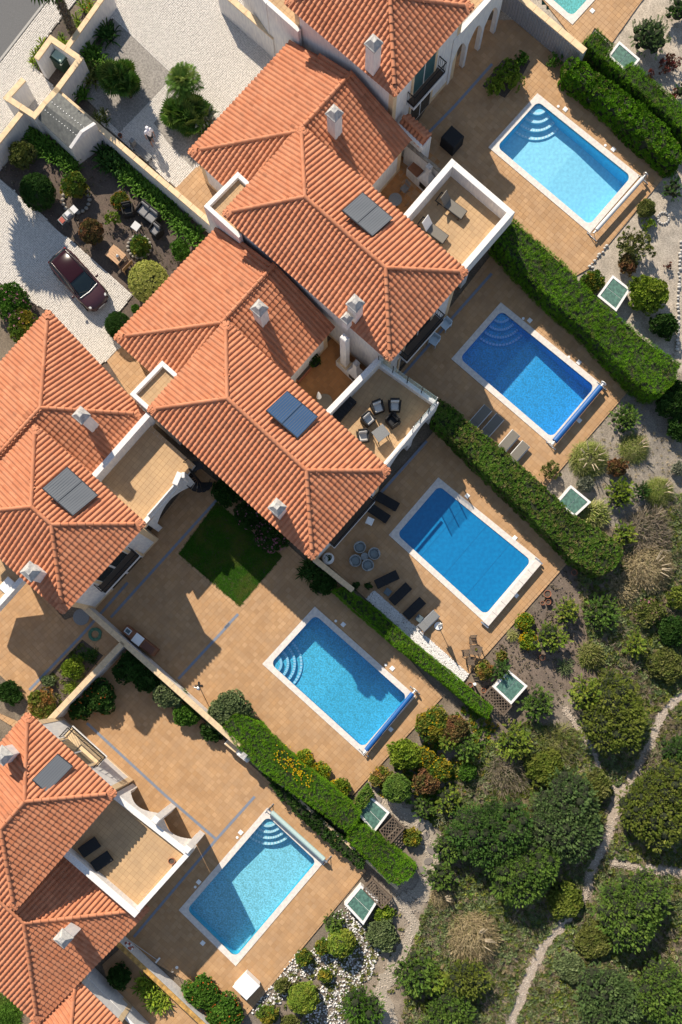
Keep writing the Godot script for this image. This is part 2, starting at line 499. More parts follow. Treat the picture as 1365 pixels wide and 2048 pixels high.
func make_twigs() -> void:
	rng.seed = 11
	var b := MB.new()
	for i in 11:                       # a spray of broad leaves
		var a := i * 2.4
		var el := rng.randf_range(0.05, 1.1)
		var d := Vector3(cos(a) * cos(el), sin(el), sin(a) * cos(el))
		var k := rng.randf_range(0.8, 1.1)
		b.col = Color(k, k, k)
		leaf_quad(b, Vector3(0, i * 0.012, 0) + d * 0.15, d, Vector3(-d.x * d.y, 1, -d.z * d.y).normalized(), 0.85, 0.42)
	TW.leaf = b.mesh(M.leaf)
	b = MB.new()
	for i in 16:                       # clipped, dense small leaves
		var a := i * 2.4
		var el := rng.randf_range(0.0, 1.35)
		var d := Vector3(cos(a) * cos(el), sin(el), sin(a) * cos(el))
		var k := rng.randf_range(0.75, 1.15)
		b.col = Color(k, k, k)
		leaf_quad(b, d * 0.25, d, Vector3(-d.x * d.y, 1, -d.z * d.y).normalized(), 0.6, 0.34)
	TW.fine = b.mesh(M.leaf)
	b = MB.new()
	for i in 22:                       # a conifer spray: a plume of thin needles along a bent shoot
		var t := i / 22.0
		var p := Vector3(0, 0.18 * sin(t * 1.6), 0) + Vector3(0.0, 0.0, t * 1.0)
		var a := i * 2.4
		var d := Vector3(cos(a) * 0.75, sin(a) * 0.45 + 0.25, 0.75).normalized()
		var k := rng.randf_range(0.75, 1.2)
		b.col = Color(k, k, k)
		leaf_quad(b, p, d, Vector3.UP, 0.42 * (1.15 - t * 0.6), 0.10, 0.1)
	TW.needle = b.mesh(M.needle)
	b = MB.new()
	for i in 16:                       # a tuft of thin blades
		var a := i * 2.4 + rng.randf() * 0.4
		var el := rng.randf_range(0.35, 1.3)
		var d := Vector3(cos(a) * cos(el), sin(el), sin(a) * cos(el))
		var k := rng.randf_range(0.75, 1.15)
		b.col = Color(k, k, k)
		blade(b, Vector3.ZERO, d, rng.randf_range(0.7, 1.1), 0.05, 0.5)
	TW.tuft = b.mesh(M.needle)
	b = MB.new()
	for i in 30:                       # long fine arching blades
		var a := i * 2.4 + rng.randf() * 0.4
		var el := rng.randf_range(0.5, 1.35)
		var k := rng.randf_range(0.7, 1.2)
		b.col = Color(k, k, k)
		blade(b, Vector3.ZERO, Vector3(cos(a) * cos(el), sin(el), sin(a) * cos(el)), rng.randf_range(0.7, 1.15), 0.02, 0.8)
	TW.arch = b.mesh(M.needle)
	b = MB.new()
	for i in 14:                       # strap leaves (agapanthus)
		var a := i * 2.4 + rng.randf() * 0.4
		var el := rng.randf_range(0.5, 1.25)
		var d := Vector3(cos(a) * cos(el), sin(el), sin(a) * cos(el))
		var k := rng.randf_range(0.8, 1.15)
		b.col = Color(k, k, k)
		blade(b, Vector3.ZERO, d, rng.randf_range(0.8, 1.1), 0.11, 0.9)
	TW.strap = b.mesh(M.leaf)
	b = MB.new()
	for i in 8:                        # a bare twig fan
		var a := i * 2.4
		var el := rng.randf_range(0.3, 1.2)
		var d := Vector3(cos(a) * cos(el), sin(el), sin(a) * cos(el))
		blade(b, Vector3.ZERO, d, rng.randf_range(0.7, 1.1), 0.03, 0.25)
		blade(b, d * 0.45, (d + Vector3(sin(a), 0.3, -cos(a)) * 0.7).normalized(), 0.45, 0.022, 0.2)
	TW.twig = b.mesh(M.needle)
	b = MB.new()
	for i in 7:                        # a flower head
		var a := i * 2.4
		var el := 0.4 + 0.12 * i
		var d := Vector3(cos(a) * cos(el), sin(el), sin(a) * cos(el))
		leaf_quad(b, d * 0.1, d, Vector3(-d.x * d.y, 1, -d.z * d.y).normalized(), 0.75, 0.55, 0.1)
	TW.flower = b.mesh(M.leaf)
	b = MB.new()
	for i in 18:                       # a fan palm leaf: pleated fingers in a near circle on a stalk
		var a := lerpf(-2.2, 2.2, i / 17.0)
		var d := Vector3(sin(a), 0.05 + 0.06 * (i % 2), cos(a)).normalized()
		var o := Vector3(0, 0, 0.75)
		b.t3(o, o + d * 0.62 + Vector3(cos(a), 0, -sin(a)) * 0.085 + Vector3(0, 0.03, 0), o + d * 0.95 - Vector3(0, 0.18, 0))
		b.t3(o, o + d * 0.95 - Vector3(0, 0.18, 0), o + d * 0.62 - Vector3(cos(a), 0, -sin(a)) * 0.085)
	b.tube([Vector3.ZERO, Vector3(0, 0.1, 0.4), Vector3(0, 0, 0.78)], 0.018, 0.012, 5)
	TW.fan = b.mesh(M.leaf)
	b = MB.new()
	for i in 34:                       # a feather palm frond that arches over
		var t := 0.12 + 0.88 * (i >> 1) / 16.0
		var p := Vector3(0, 0.35 * sin(t * 2.6), t)
		var s := 1.0 if i & 1 else -1.0
		var d := Vector3(s * 0.8, -0.25, 0.55).normalized()
		leaf_quad(b, p, d, Vector3.UP, 0.42 * sin(0.35 + t * 2.5) + 0.05, 0.045, 0.1)
	b.tube([Vector3.ZERO, Vector3(0, 0.28, 0.35), Vector3(0, 0.34, 0.7), Vector3(0, 0.18, 1.0)], 0.018, 0.006, 5)
	TW.frond = b.mesh(M.leaf)

func blade(b: MB, at: Vector3, d: Vector3, l: float, w: float, droop: float) -> void:
	var side := d.cross(Vector3.UP)
	side = (side if side.length() > 0.05 else Vector3.RIGHT).normalized() * w * 0.5
	var p0 := at
	var p1 := at + d * l * 0.5
	var p2 := at + d * l * 0.85 - Vector3(0, droop * l * 0.16, 0)
	var p3 := at + d * l * 1.05 - Vector3(0, droop * l * 0.42, 0) + Vector3(d.x, 0, d.z) * l * 0.08
	b.q4(p0 - side * 0.5, p0 + side * 0.5, p1 + side, p1 - side)
	b.q4(p1 - side, p1 + side, p2 + side * 0.8, p2 - side * 0.8)
	b.t3(p2 - side * 0.8, p2 + side * 0.8, p3)

func aim(n: Vector3, jitter: float, size: float) -> Basis:     # y along the normal, turned at random
	var y := (n + Vector3(rng.randf_range(-1, 1), rng.randf_range(-1, 1), rng.randf_range(-1, 1)) * jitter).normalized()
	var x := y.cross(Vector3(rng.randf_range(-1, 1), rng.randf_range(-1, 1), rng.randf_range(-1, 1))).normalized()
	if x.length() < 0.5: x = y.cross(Vector3.RIGHT).normalized()
	return Basis(x * size, y * size, x.cross(y) * size)

func aim_out(n: Vector3, lift: float, size: float) -> Basis:   # z outward along the shoot, y up
	var z := (n + Vector3(rng.randf_range(-1, 1), rng.randf_range(-1, 1) + lift, rng.randf_range(-1, 1)) * 0.45).normalized()
	var x := Vector3.UP.cross(z)
	x = (x if x.length() > 0.05 else Vector3.RIGHT).normalized()
	return Basis(x * size, z.cross(x) * size, z * size)

func shade_of(pal: Array, spread := 0.2) -> Color:
	var c: Color = pal[rng.randi() % pal.size()]
	var k := 1.0 + rng.randf_range(-spread, spread)
	return Color(c.r * k, c.g * k, c.b * k)

# foliage over a set of lobes (centre, radii); every lobe keeps a tone of its own so that clumps read
func foliage(root: Node, lobes: Array, twig: String, size: float, density: float, pal: Array, out := false, called := "foliage") -> void:
	var tr: Array = []
	var cs: Array = []
	for L in lobes:
		var c: Vector3 = L[0]
		var r: Vector3 = L[1]
		var rm := (r.x + r.y + r.z) / 3.0
		var n := int(density * 4.0 * PI * rm * rm / (size * size) * 0.7)
		var tone := rng.randf_range(0.82, 1.18)
		var main: Color = pal[rng.randi() % pal.size()]
		for i in n:
			var d := Vector3(rng.randfn(), rng.randfn(), rng.randfn()).normalized()
			if d.y < -0.45: d.y = -d.y
			var p := c + d * r * rng.randf_range(0.8, 1.04)
			if p.y < 0.02: continue
			var nn := (d / r).normalized()
			var s := size * rng.randf_range(0.7, 1.25)
			tr.append(Transform3D(aim_out(nn, 0.35, s) if out else aim(nn, 0.55, s), p))
			var k := shade_of(pal).lerp(main, 0.5)
			cs.append(Color(k.r * tone, k.g * tone, k.b * tone))
	many(called, TW[twig], tr, cs, root)

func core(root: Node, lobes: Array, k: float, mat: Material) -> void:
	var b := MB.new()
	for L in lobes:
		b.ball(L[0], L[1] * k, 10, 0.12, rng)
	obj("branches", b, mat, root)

func dome_lobes(r: float, h: float, n: int, lobe: float) -> Array:     # lobes spread over a rounded crown that stands on the ground
	var o: Array = []
	var cy := h * 0.48
	o.append([Vector3(0, cy, 0), Vector3(r * 0.70, h * 0.44, r * 0.70)])
	var p2 := rng.randf() * TAU; var p3 := rng.randf() * TAU
	var wob := 0.0 if n == 16 else 0.15
	for i in n:
		var t := (i + 0.5) / n
		var el := asin(lerpf(-0.15, 1.0, t))
		var a := i * 2.39996 + rng.randf() * 0.5
		var rr := lobe * r * rng.randf_range(0.75, 1.25)
		var d := Vector3(cos(el) * cos(a), sin(el), cos(el) * sin(a))
		var f := rng.randf_range(0.80, 1.02) * (1.0 + wob * sin(2.0 * a + p2) + wob * 0.7 * sin(3.0 * a + p3))
		o.append([Vector3(d.x * (r - rr) * f, maxf(rr * 0.7, cy + d.y * (h * 0.52 - rr * 0.7) * f), d.z * (r - rr) * f), Vector3(rr, rr * 0.85, rr)])
	return o

# one plant; (px, py) and r are the crown as the photo shows it, in photo pixels; h its height in metres
func plant(called: String, label: String, category: String, px: float, py: float, rpx: float, h: float, style: String, pal: String, group := "") -> Node3D:
	var yc := h * 0.55
	var at := g(px, py, yc)
	var r := rpx * S * (1.0 - yc / H)
	var root := thing(called, label, category, Vector3(at.x, 0.0 if style.ends_with("!") else -0.04, at.z), 0.0, group)
	var P: Array = PAL[pal]
	style = style.rstrip("!")
	match style:
		"ball":
			var L := [[Vector3(0, h * 0.52, 0), Vector3(r, h * 0.5, r)]]
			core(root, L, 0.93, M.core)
			foliage(root, L, "fine", 0.11, 2.6, P)
		"knob":      # clipped but shaggy
			var L := dome_lobes(r, h, 16, 0.42)
			core(root, L, 0.9, M.core)
			foliage(root, L, "fine", 0.15, 1.4, P)
		"loose":
			var L := dome_lobes(r, h, 14, 0.36)
			core(root, L, 0.72, M.core)
			foliage(root, L, "leaf", 0.16, 1.0, P)
		"open":
			var L := dome_lobes(r, h, 11, 0.30)
			L.remove_at(0)
			foliage(root, L, "leaf", 0.17, 0.6, P)
			var b := MB.new()
			for k in L: b.tube([Vector3(0, 0, 0), (k[0] as Vector3) * Vector3(0.4, 0.6, 0.4), k[0]], 0.03, 0.012, 5)
			obj("branches", b, M.bark, root)
		"conifer":
			var n := int(clampf(r * 12.0, 9, 40))
			var L := dome_lobes(r, h, n, 0.30)
			core(root, L, 0.66, M.core)
			foliage(root, L, "needle", 0.26, 0.85, P, true)
		"pine":      # a big wind-clipped bush of many clumps
			var n := int(clampf(r * r * 13.0, 24, 90))
			var L := dome_lobes(r, h, n, clampf(0.5 / r, 0.16, 0.3))
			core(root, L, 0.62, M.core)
			foliage(root, L, "needle", 0.20, 0.85, P, true)
		"tips":      # feathery fans that reach outward
			var L: Array = []
			L.append([Vector3(0, h * 0.45, 0), Vector3(r * 0.6, h * 0.42, r * 0.6)])
			for i in 20:
				var a := i * 2.4
				var t := sqrt((i + 0.5) / 20.0)
				L.append([Vector3(cos(a) * r * t * 0.74, h * (0.95 - 0.6 * t * t), sin(a) * r * t * 0.74), Vector3(r * 0.3, h * 0.2, r * 0.3)])
			core(root, L, 0.5, M.core)
			foliage(root, L, "needle", 0.26, 1.0, P, true)
		"strap":
			var tr: Array = []
			var cs: Array = []
			var n := int(clampf(r * r * 16.0, 4, 60))
			for i in n:
				var a := i * 2.4
				var t := sqrt((i + 0.5) / n)
				tr.append(Transform3D(Basis(Vector3.UP, rng.randf() * TAU).scaled(Vector3.ONE * h * rng.randf_range(0.85, 1.15)), Vector3(cos(a) * r * t * 0.75, 0.02, sin(a) * r * t * 0.75)))
				cs.append(shade_of(P))
			many("foliage", TW.strap, tr, cs, root)
		"grass":
			var tr: Array = []
			var cs: Array = []
			var n := int(clampf(r * r * 60.0, 8, 160))
			for i in n:
				var a := i * 2.4
				var t := sqrt((i + 0.5) / n)
				var lean := Vector3(cos(a), 0, sin(a)) * t
				tr.append(Transform3D(aim((Vector3.UP + lean * 0.9).normalized(), 0.2, h * rng.randf_range(0.75, 1.1)), Vector3(cos(a) * r * t * 0.55, 0.0, sin(a) * r * t * 0.55)))
				cs.append(shade_of(P))
			many("foliage", TW.tuft, tr, cs, root)
		"twiggy":
			var tr: Array = []
			var cs: Array = []
			var n := int(clampf(r * r * 45.0, 10, 160))
			for i in n:
				var a := i * 2.4
				var t := sqrt((i + 0.5) / n)
				var lean := Vector3(cos(a), 0, sin(a)) * t
				tr.append(Transform3D(aim((Vector3.UP + lean).normalized(), 0.35, h * rng.randf_range(0.7, 1.1)), Vector3(cos(a) * r * t * 0.8, 0.0, sin(a) * r * t * 0.8)))
				cs.append(shade_of(P))
			many("twigs", TW.twig, tr, cs, root)
		"pampas", "pampas_ring":
			var tr: Array = []
			var cs: Array = []
			var ring := style == "pampas_ring"
			for i in 90:
				var a := i * 2.4
				var t := sqrt((i + 0.5) / 90.0)
				if ring: t = lerpf(0.42, 0.7, t)
				var lean := Vector3(cos(a), 0, sin(a))
				tr.append(Transform3D(aim((Vector3.UP * 0.55 + lean * t).normalized(), 0.2, r * rng.randf_range(0.55, 0.8)), lean * r * t * 0.6))
				cs.append(shade_of(P))
			many("foliage", TW.arch, tr, cs, root)
			var pr := 9 if ring else 7
			for i in pr:
				var a := (TAU * i / pr + rng.randf() * 0.5) if ring else rng.randf_range(-1.2, 0.6)
				var d := Vector3(cos(a), 0, sin(a))
				var b := MB.new()
				var p0 := d * r * 0.35 + Vector3(0, h * 0.7, 0)
				var p1 := p0 + d * r * rng.randf_range(0.2, 0.36) + Vector3(0, h * rng.randf_range(0.15, 0.3), 0)
				b.tube([d * r * 0.2, p0], 0.01, 0.01, 4)
				b.tube([p0, p0.lerp(p1, 0.35), p0.lerp(p1, 0.7), p1], 0.035, 0.012, 5)
				var st: Array = []
				var sc: Array = []
				for k in 14:
					st.append(Transform3D(aim((p1 - p0).normalized(), 0.4, rng.randf_range(0.06, 0.10)), p0.lerp(p1, rng.randf())))
					sc.append(shade_of(PAL.plume))
				var pl := obj("plume", b, M.plume, root)
				many("plume_hair", TW.tuft, st, sc, pl)
		"fanpalm":
			var heads := int(clampf(r * 4.0, 3, 9))
			var tr: Array = []
			var cs: Array = []
			var b := MB.new()
			for j in heads:
				var a0 := j * 2.4
				var t := sqrt(float(j) / heads)
				var c := Vector3(cos(a0) * r * 0.55 * t, h * rng.randf_range(0.35, 0.6), sin(a0) * r * 0.55 * t)
				b.tube([Vector3(c.x * 0.7, 0, c.z * 0.7), c], 0.13, 0.11, 7)
				for i in 20:
					var a := i * 2.4
					var el := lerpf(0.05, 1.35, i / 19.0)
					var d := Vector3(cos(a) * cos(el), sin(el), sin(a) * cos(el))
					tr.append(Transform3D(aim_out(d, 0.1, rng.randf_range(0.5, 0.72)), c))
					cs.append(shade_of(P))
			obj("trunk", b, M.palm_bark, root)
			many("fronds", TW.fan, tr, cs, root)
		"feather":
			var tr: Array = []
			var cs: Array = []
			for i in 46:
				var a := i * 2.4
				var el := lerpf(-0.2, 1.3, i / 45.0)
				var d := Vector3(cos(a) * cos(el), sin(el), sin(a) * cos(el))
				var z := d.normalized()
				var x := Vector3.UP.cross(z).normalized()
				var s := r * rng.randf_range(0.85, 1.1)
				tr.append(Transform3D(Basis(x * s, z.cross(x) * s, z * s), Vector3(0, h * 0.75, 0)))
				cs.append(shade_of(P))
			many("fronds", TW.frond, tr, cs, root)
			var b := MB.new()
			b.tube([Vector3.ZERO, Vector3(0, h * 0.4, 0), Vector3(0, h * 0.78, 0)], 0.2, 0.16, 10)
			obj("trunk", b, M.palm_bark, root)
	return root

func flowers(root: Node, n: int, r: float, h: float, pal: String, size := 0.12) -> void:
	var tr: Array = []
	var cs: Array = []
	for i in n:
		var d := Vector3(rng.randfn(), absf(rng.randfn()), rng.randfn()).normalized()
		tr.append(Transform3D(aim(d, 0.3, size * rng.randf_range(0.7, 1.2)), Vector3(d.x * r * 1.0, h * 0.5 + d.y * h * 0.52, d.z * r * 1.0)))
		cs.append(shade_of(PAL[pal]))
	many("flowers", TW.flower, tr, cs, root)

# a clipped hedge: outline as seen at its top, in photo pixels
func hedge(label: String, outline: String, h: float, pal: String, twig := "fine", size := 0.14, rough := 0.1, dens := 1.5, group := "clipped hedges between the gardens", called := "hedge", y0 := -0.05) -> Node3D:
	var p := pts(outline, h)
	if MB.area(p) < 0: p.reverse()
	var root := thing(called, label, "hedge", Vector3.ZERO, 0.0, group)
	var c := Vector2.ZERO
	for q in p: c += q / p.size()
	root.position = v3(c, y0)
	var lp := PackedVector2Array()
	for q in p: lp.append(q - c)
	var inner := Geometry2D.offset_polygon(lp, -0.13)
	var b := MB.new()
	for q in inner: b.prism(q, 0.0, h - y0 - 0.12)
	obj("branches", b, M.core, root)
	var tr: Array = []
	var cs: Array = []
	var lo := lp[0]; var hi := lp[0]
	for q in lp:
		lo = lo.min(q); hi = hi.max(q)
	var nz := FastNoiseLite.new()
	nz.frequency = 0.35
	nz.seed = names.size()
	var nb := FastNoiseLite.new()
	nb.frequency = 1.1
	var P: Array = PAL[pal]
	var n := int((hi.x - lo.x) * (hi.y - lo.y) * dens / (size * size) * 0.8)
	for i in n:
		var q := Vector2(rng.randf_range(lo.x, hi.x), rng.randf_range(lo.y, hi.y))
		if not Geometry2D.is_point_in_polygon(q, lp): continue
		var bump := nb.get_noise_2d(q.x + c.x, q.y + c.y)
		tr.append(Transform3D(aim(Vector3.UP, 0.65, size * rng.randf_range(0.7, 1.3)), v3(q, h - y0 - 0.06 + bump * rough + rng.randf_range(-0.06, 0.03))))
		var t := nz.get_noise_2d(q.x + c.x, q.y + c.y)
		cs.append(hedge_tone(P, t))
	for i in lp.size():
		var a := lp[i]; var e := lp[(i + 1) % lp.size()]
		var d := e - a
		var out := Vector3(d.y, 0, -d.x).normalized()
		var m := int(d.length() * (h - y0) * dens / (size * size) * 0.55)
		for k in m:
			var q := a.lerp(e, rng.randf())
			var y := rng.randf_range(0.0, h - y0)
			var bump := nb.get_noise_3d(q.x + c.x, y * 1.3, q.y + c.y)
			tr.append(Transform3D(aim(out + Vector3(0, 0.35, 0), 0.6, size * rng.randf_range(0.7, 1.3)), v3(q, y) - out * (0.05 + 0.08 * maxf(0.0, y - h + 0.25) / 0.25) + out * bump * rough))
			cs.append(hedge_tone(P, nz.get_noise_2d(q.x + c.x, q.y + c.y)))
	many("foliage", TW[twig], tr, cs, root)
	return root

func hedge_tone(P: Array, t: float) -> Color:
	var k: Color = P[rng.randi() % P.size()]
	k = k.lerp(P[P.size() - 1 if t > 0.0 else 0], clampf(absf(t) * 1.4, 0.0, 0.8))
	if rng.randf() < 0.02 + maxf(0.0, -t) * 0.12: k = k.lerp(Color(0.20, 0.15, 0.07), 0.7)
	var f := 1.0 + rng.randf_range(-0.22, 0.22) + t * 0.35
	return Color(k.r * f, k.g * f, k.b * f)

func scatter(called: String, outline: String, n: int, twig: String, s0: float, s1: float, pal: String, flat := 0.4, y := -0.04, avoid := PackedVector2Array()) -> void:
	var p := pts(outline)
	var lo := p[0]; var hi := p[0]
	for q in p:
		lo = lo.min(q); hi = hi.max(q)
	var nz := FastNoiseLite.new()
	nz.frequency = 0.22
	nz.seed = n
	var tr: Array = []
	var cs: Array = []
	for i in n:
		var q := Vector2(rng.randf_range(lo.x, hi.x), rng.randf_range(lo.y, hi.y))
		if not Geometry2D.is_point_in_polygon(q, p): continue
		if nz.get_noise_2d(q.x, q.y) < rng.randf_range(-0.45, 0.35): continue
		if on_path(q): continue
		tr.append(Transform3D(aim(Vector3.UP, flat, rng.randf_range(s0, s1)), v3(q, y)))
		cs.append(shade_of(PAL[pal], 0.3))
	var o := many(called, TW[twig], tr, cs, null)
	o.set_meta("kind", "stuff")

var path_line := PackedVector2Array()
var path_half := PackedFloat32Array()
func on_path(q: Vector2) -> bool:
	for i in path_line.size() - 1:
		if path_half[i] < 0.0: continue
		var c := Geometry2D.get_closest_point_to_segment(q, path_line[i], path_line[i + 1])
		if c.distance_to(q) < path_half[i] * 1.1: return true
	return false

# ---------------------------------------------------------------- paving, roofs, walls, pools
func inside_any(q: Vector2, L: Array) -> bool:
	for p in L:
		if Geometry2D.is_point_in_polygon(q, p): return true
	return false

# square pavers laid along the line a -> b (photo pixels); the nearest to the eye are meshes of their own
func pave(root: Node3D, outline: PackedVector2Array, a: Vector2, b: Vector2, y: float, size: float, holes: Array, mats: Array, colour: Callable, parts := 300, called := "tile") -> void:
	var d := (b - a).normalized()
	var e := Vector2(-d.y, d.x)
	var lo := Vector2(1e9, 1e9); var hi := -lo
	for q in outline:
		var w := Vector2((q - a).dot(d), (q - a).dot(e))
		lo = lo.min(w); hi = hi.max(w)
	var spots: Array = []
	var cut := MB.new()
	for i in range(floori(lo.x / size), ceili(hi.x / size)):
		for j in range(floori(lo.y / size), ceili(hi.y / size)):
			var q := a + d * (i + 0.5) * size + e * (j + 0.5) * size
			var cell := PackedVector2Array()
			var n := 0
			for k in [[-1, -1], [-1, 1], [1, 1], [1, -1]]:
				var w: Vector2 = q + (d * k[0] + e * k[1]) * (size * 0.5 - 0.007)
				cell.append(w)
				if Geometry2D.is_point_in_polygon(w, outline) and not inside_any(w, holes): n += 1
			if n == 4: spots.append(q)
			elif n > 0 or (Geometry2D.is_point_in_polygon(q, outline) and not inside_any(q, holes)):
				var left: Array = Geometry2D.intersect_polygons(cell, outline)
				for hole in holes:
					var next: Array = []
					for piece in left: next.append_array(Geometry2D.clip_polygons(piece, hole))
					left = next
				for piece in left:
					if piece.size() > 2 and absf(MB.area(piece)) > 0.004: cut.prism(piece, y - 0.06, y)
	var bs := Basis(Vector3(d.x, 0, d.y), Vector3.UP, Vector3(e.x, 0, e.y))
	if Vector3(d.x, 0, d.y).cross(Vector3.UP).dot(Vector3(e.x, 0, e.y)) < 0: bs = Basis(Vector3(d.x, 0, d.y), Vector3.UP, -Vector3(e.x, 0, e.y))
	spots.sort_custom(func(p, q): return p.length_squared() < q.length_squared())
	var one := MB.new().cbox(Vector3(0, -0.02, 0), Vector3(size - 0.011, 0.04, size - 0.011), 0, 0.006).mesh()
	var tr: Array = []
	var cs: Array = []
	var under := MB.new()
	var hs := size * 0.5
	for q in spots:
		var A := v3(q - d * hs - e * hs, y - 0.008); var B := v3(q + d * hs - e * hs, y - 0.008)
		var C := v3(q + d * hs + e * hs, y - 0.008); var D := v3(q - d * hs + e * hs, y - 0.008)
		if (B - A).cross(C - A).y > 0: under.q4(A, B, C, D)
		else: under.q4(A, D, C, B)
	if spots.is_empty(): return
	obj("mortar", under, M.mortar, root)
	if cut.v.size(): obj("cut_tiles", cut, mats[0], root).set_meta("kind", "stuff")
	for k in spots.size():
		var t := Transform3D(bs * Basis(Vector3.RIGHT, rng.randf_range(-0.006, 0.006)), v3(spots[k], y + rng.randf_range(-0.002, 0.002)))
		if k < parts:
			var o := obj(called, one, mats[rng.randi() % mats.size()], root)
			o.transform = t
		else:
			tr.append(t)
			cs.append(colour.call())
	if tr.size(): many(called + "_field", one, tr, cs, root, M.tint_soft)

func patio(called: String, outline: String, a: String, holes: Array, parts := 300) -> void:
	var root := Node3D.new()
	root.name = numbered(called)
	add_child(root)
	root.set_meta("kind", "structure")
	var l := pts(a)
	var court := called == "courtyard"
	pave(root, pts(outline), l[0], l[1], 0.0, 0.298, holes, M.paver_court if court else M.paver, court_color if court else paver_color, parts)

func make_tile() -> void:
	# a clay roof tile: x across the slope, y off it, z down it; a barrel beside a shallow pan
	var b := MB.new()
	var w := 0.275
	var prof := PackedVector2Array()
	for i in 8:
		var t := i / 7.0
		prof.append(Vector2(-w * 0.5 + t * w * 0.72, 0.066 * pow(sin(PI * t), 0.8)))
	for i in range(1, 4):
		var t := i / 3.0
		prof.append(Vector2(-w * 0.5 + w * (0.72 + 0.28 * t), -0.022 * sin(PI * t)))
	var z0 := -0.20; var z1 := 0.205
	var lift := 0.038
	for i in prof.size() - 1:
		var p := prof[i]; var q := prof[i + 1]
		var A := Vector3(p.x, p.y + lift, z1); var B := Vector3(q.x, q.y + lift, z1)
		var C := Vector3(q.x, q.y * 0.92, z0); var D := Vector3(p.x, p.y * 0.92, z0)
		b.q4(A, B, C, D)
		var dn := Vector3(0, -0.03, 0)
		b.q4(A + dn, B + dn, B, A)
	tile_mesh = b.mesh()
	b = MB.new()
	for i in 7:
		var a0 := PI * i / 7.0; var a1 := PI * (i + 1) / 7.0
		var ra := 0.128; var rb := 0.108
		var A := Vector3(-cos(a0) * ra, sin(a0) * ra + 0.02, 0.2); var B := Vector3(-cos(a1) * ra, sin(a1) * ra + 0.02, 0.2)
		var C := Vector3(-cos(a1) * rb, sin(a1) * rb - 0.015, -0.2); var D := Vector3(-cos(a0) * rb, sin(a0) * rb - 0.015, -0.2)
		b.q4(A, B, C, D)
		b.q4(Vector3(A.x * 0.84, A.y * 0.84, A.z), Vector3(B.x * 0.84, B.y * 0.84, B.z), B, A)
	cap_mesh = b.mesh()

func face_tiles(face: Array, out: Array) -> void:       # face: Vector3 outline whose first edge is the eave, seen anticlockwise from above
	var A: Vector3 = face[0]
	var u := ((face[1] as Vector3) - A).normalized()
	var nn := Vector3.ZERO
	for i in range(1, face.size() - 1):
		nn += ((face[i] as Vector3) - A).cross((face[i + 1] as Vector3) - A)
	nn = nn.normalized()
	if nn.y < 0: nn = -nn
	var w := nn.cross(u)
	var pl := PackedVector2Array()
	var hi := Vector2.ZERO
	var lo := Vector2.ZERO
	for q in face:
		var k := Vector2(((q as Vector3) - A).dot(u), ((q as Vector3) - A).dot(w))
		if k.y < -0.01 and pl.size() > 1: pass
		pl.append(k)
		hi = hi.max(k); lo = lo.min(k)
	if hi.y < 0.05:
		w = -w
		for i in pl.size(): pl[i].y = -pl[i].y
		hi.y = -lo.y
	var tw := 0.275; var rl := 0.335
	var cols := int(round((hi.x - lo.x) / tw))
	var step := (hi.x - lo.x) / cols
	var bs := Basis(u, nn, u.cross(nn))
	if u.cross(nn).dot(w) > 0: bs = Basis(-u, nn, (-u).cross(nn))
	for i in cols:
		var x := lo.x + (i + 0.5) * step
		for j in range(0, ceili(hi.y / rl)):
			var y := (j + 0.5) * rl - 0.05
			if Geometry2D.is_point_in_polygon(Vector2(x, maxf(y, 0.02)), pl):
				out.append(Transform3D(bs * Basis(Vector3.UP, rng.randf_range(-0.02, 0.02)), A + u * x + w * y + nn * (0.012 + rng.randf_range(0, 0.006))))

func cap_row(p: Vector3, q: Vector3, out: Array) -> void:      # ridge tiles from the low end p up to q
	var d := q - p
	var n := int(d.length() / 0.42)
	var z := -d.normalized()
	var x := Vector3.UP.cross(z).normalized()
	var bs := Basis(x, z.cross(x), z * 1.2)
	for i in n:
		out.append(Transform3D(bs, p + d * ((i + 0.5) / n) + bs.y * 0.045))

func corner_fan(p: Vector3, d1: Vector3, d2: Vector3, slope: Vector3, out: Array) -> void:   # tiles that fan round a hip's foot; d1, d2 outward across the two eaves
	var c := p + slope * 0.62
	var s := Vector2(c.x - p.x, c.z - p.z).length() * 0.7071
	for i in 7:
		var t := (i + 0.5) / 7.0
		var z := d1.slerp(d2, t)
		var l := (s + 0.05) / maxf(cos(t * PI * 0.5), sin(t * PI * 0.5)) - 0.1
		z = (z + Vector3(0, -0.26, 0)).normalized()
		var x := Vector3.UP.cross(z).normalized()
		out.append(Transform3D(Basis(x * 0.40, z.cross(x) * 0.36, z * l / 0.4), c + z * (0.1 + l * 0.5) + Vector3(0, 0.035, 0)))

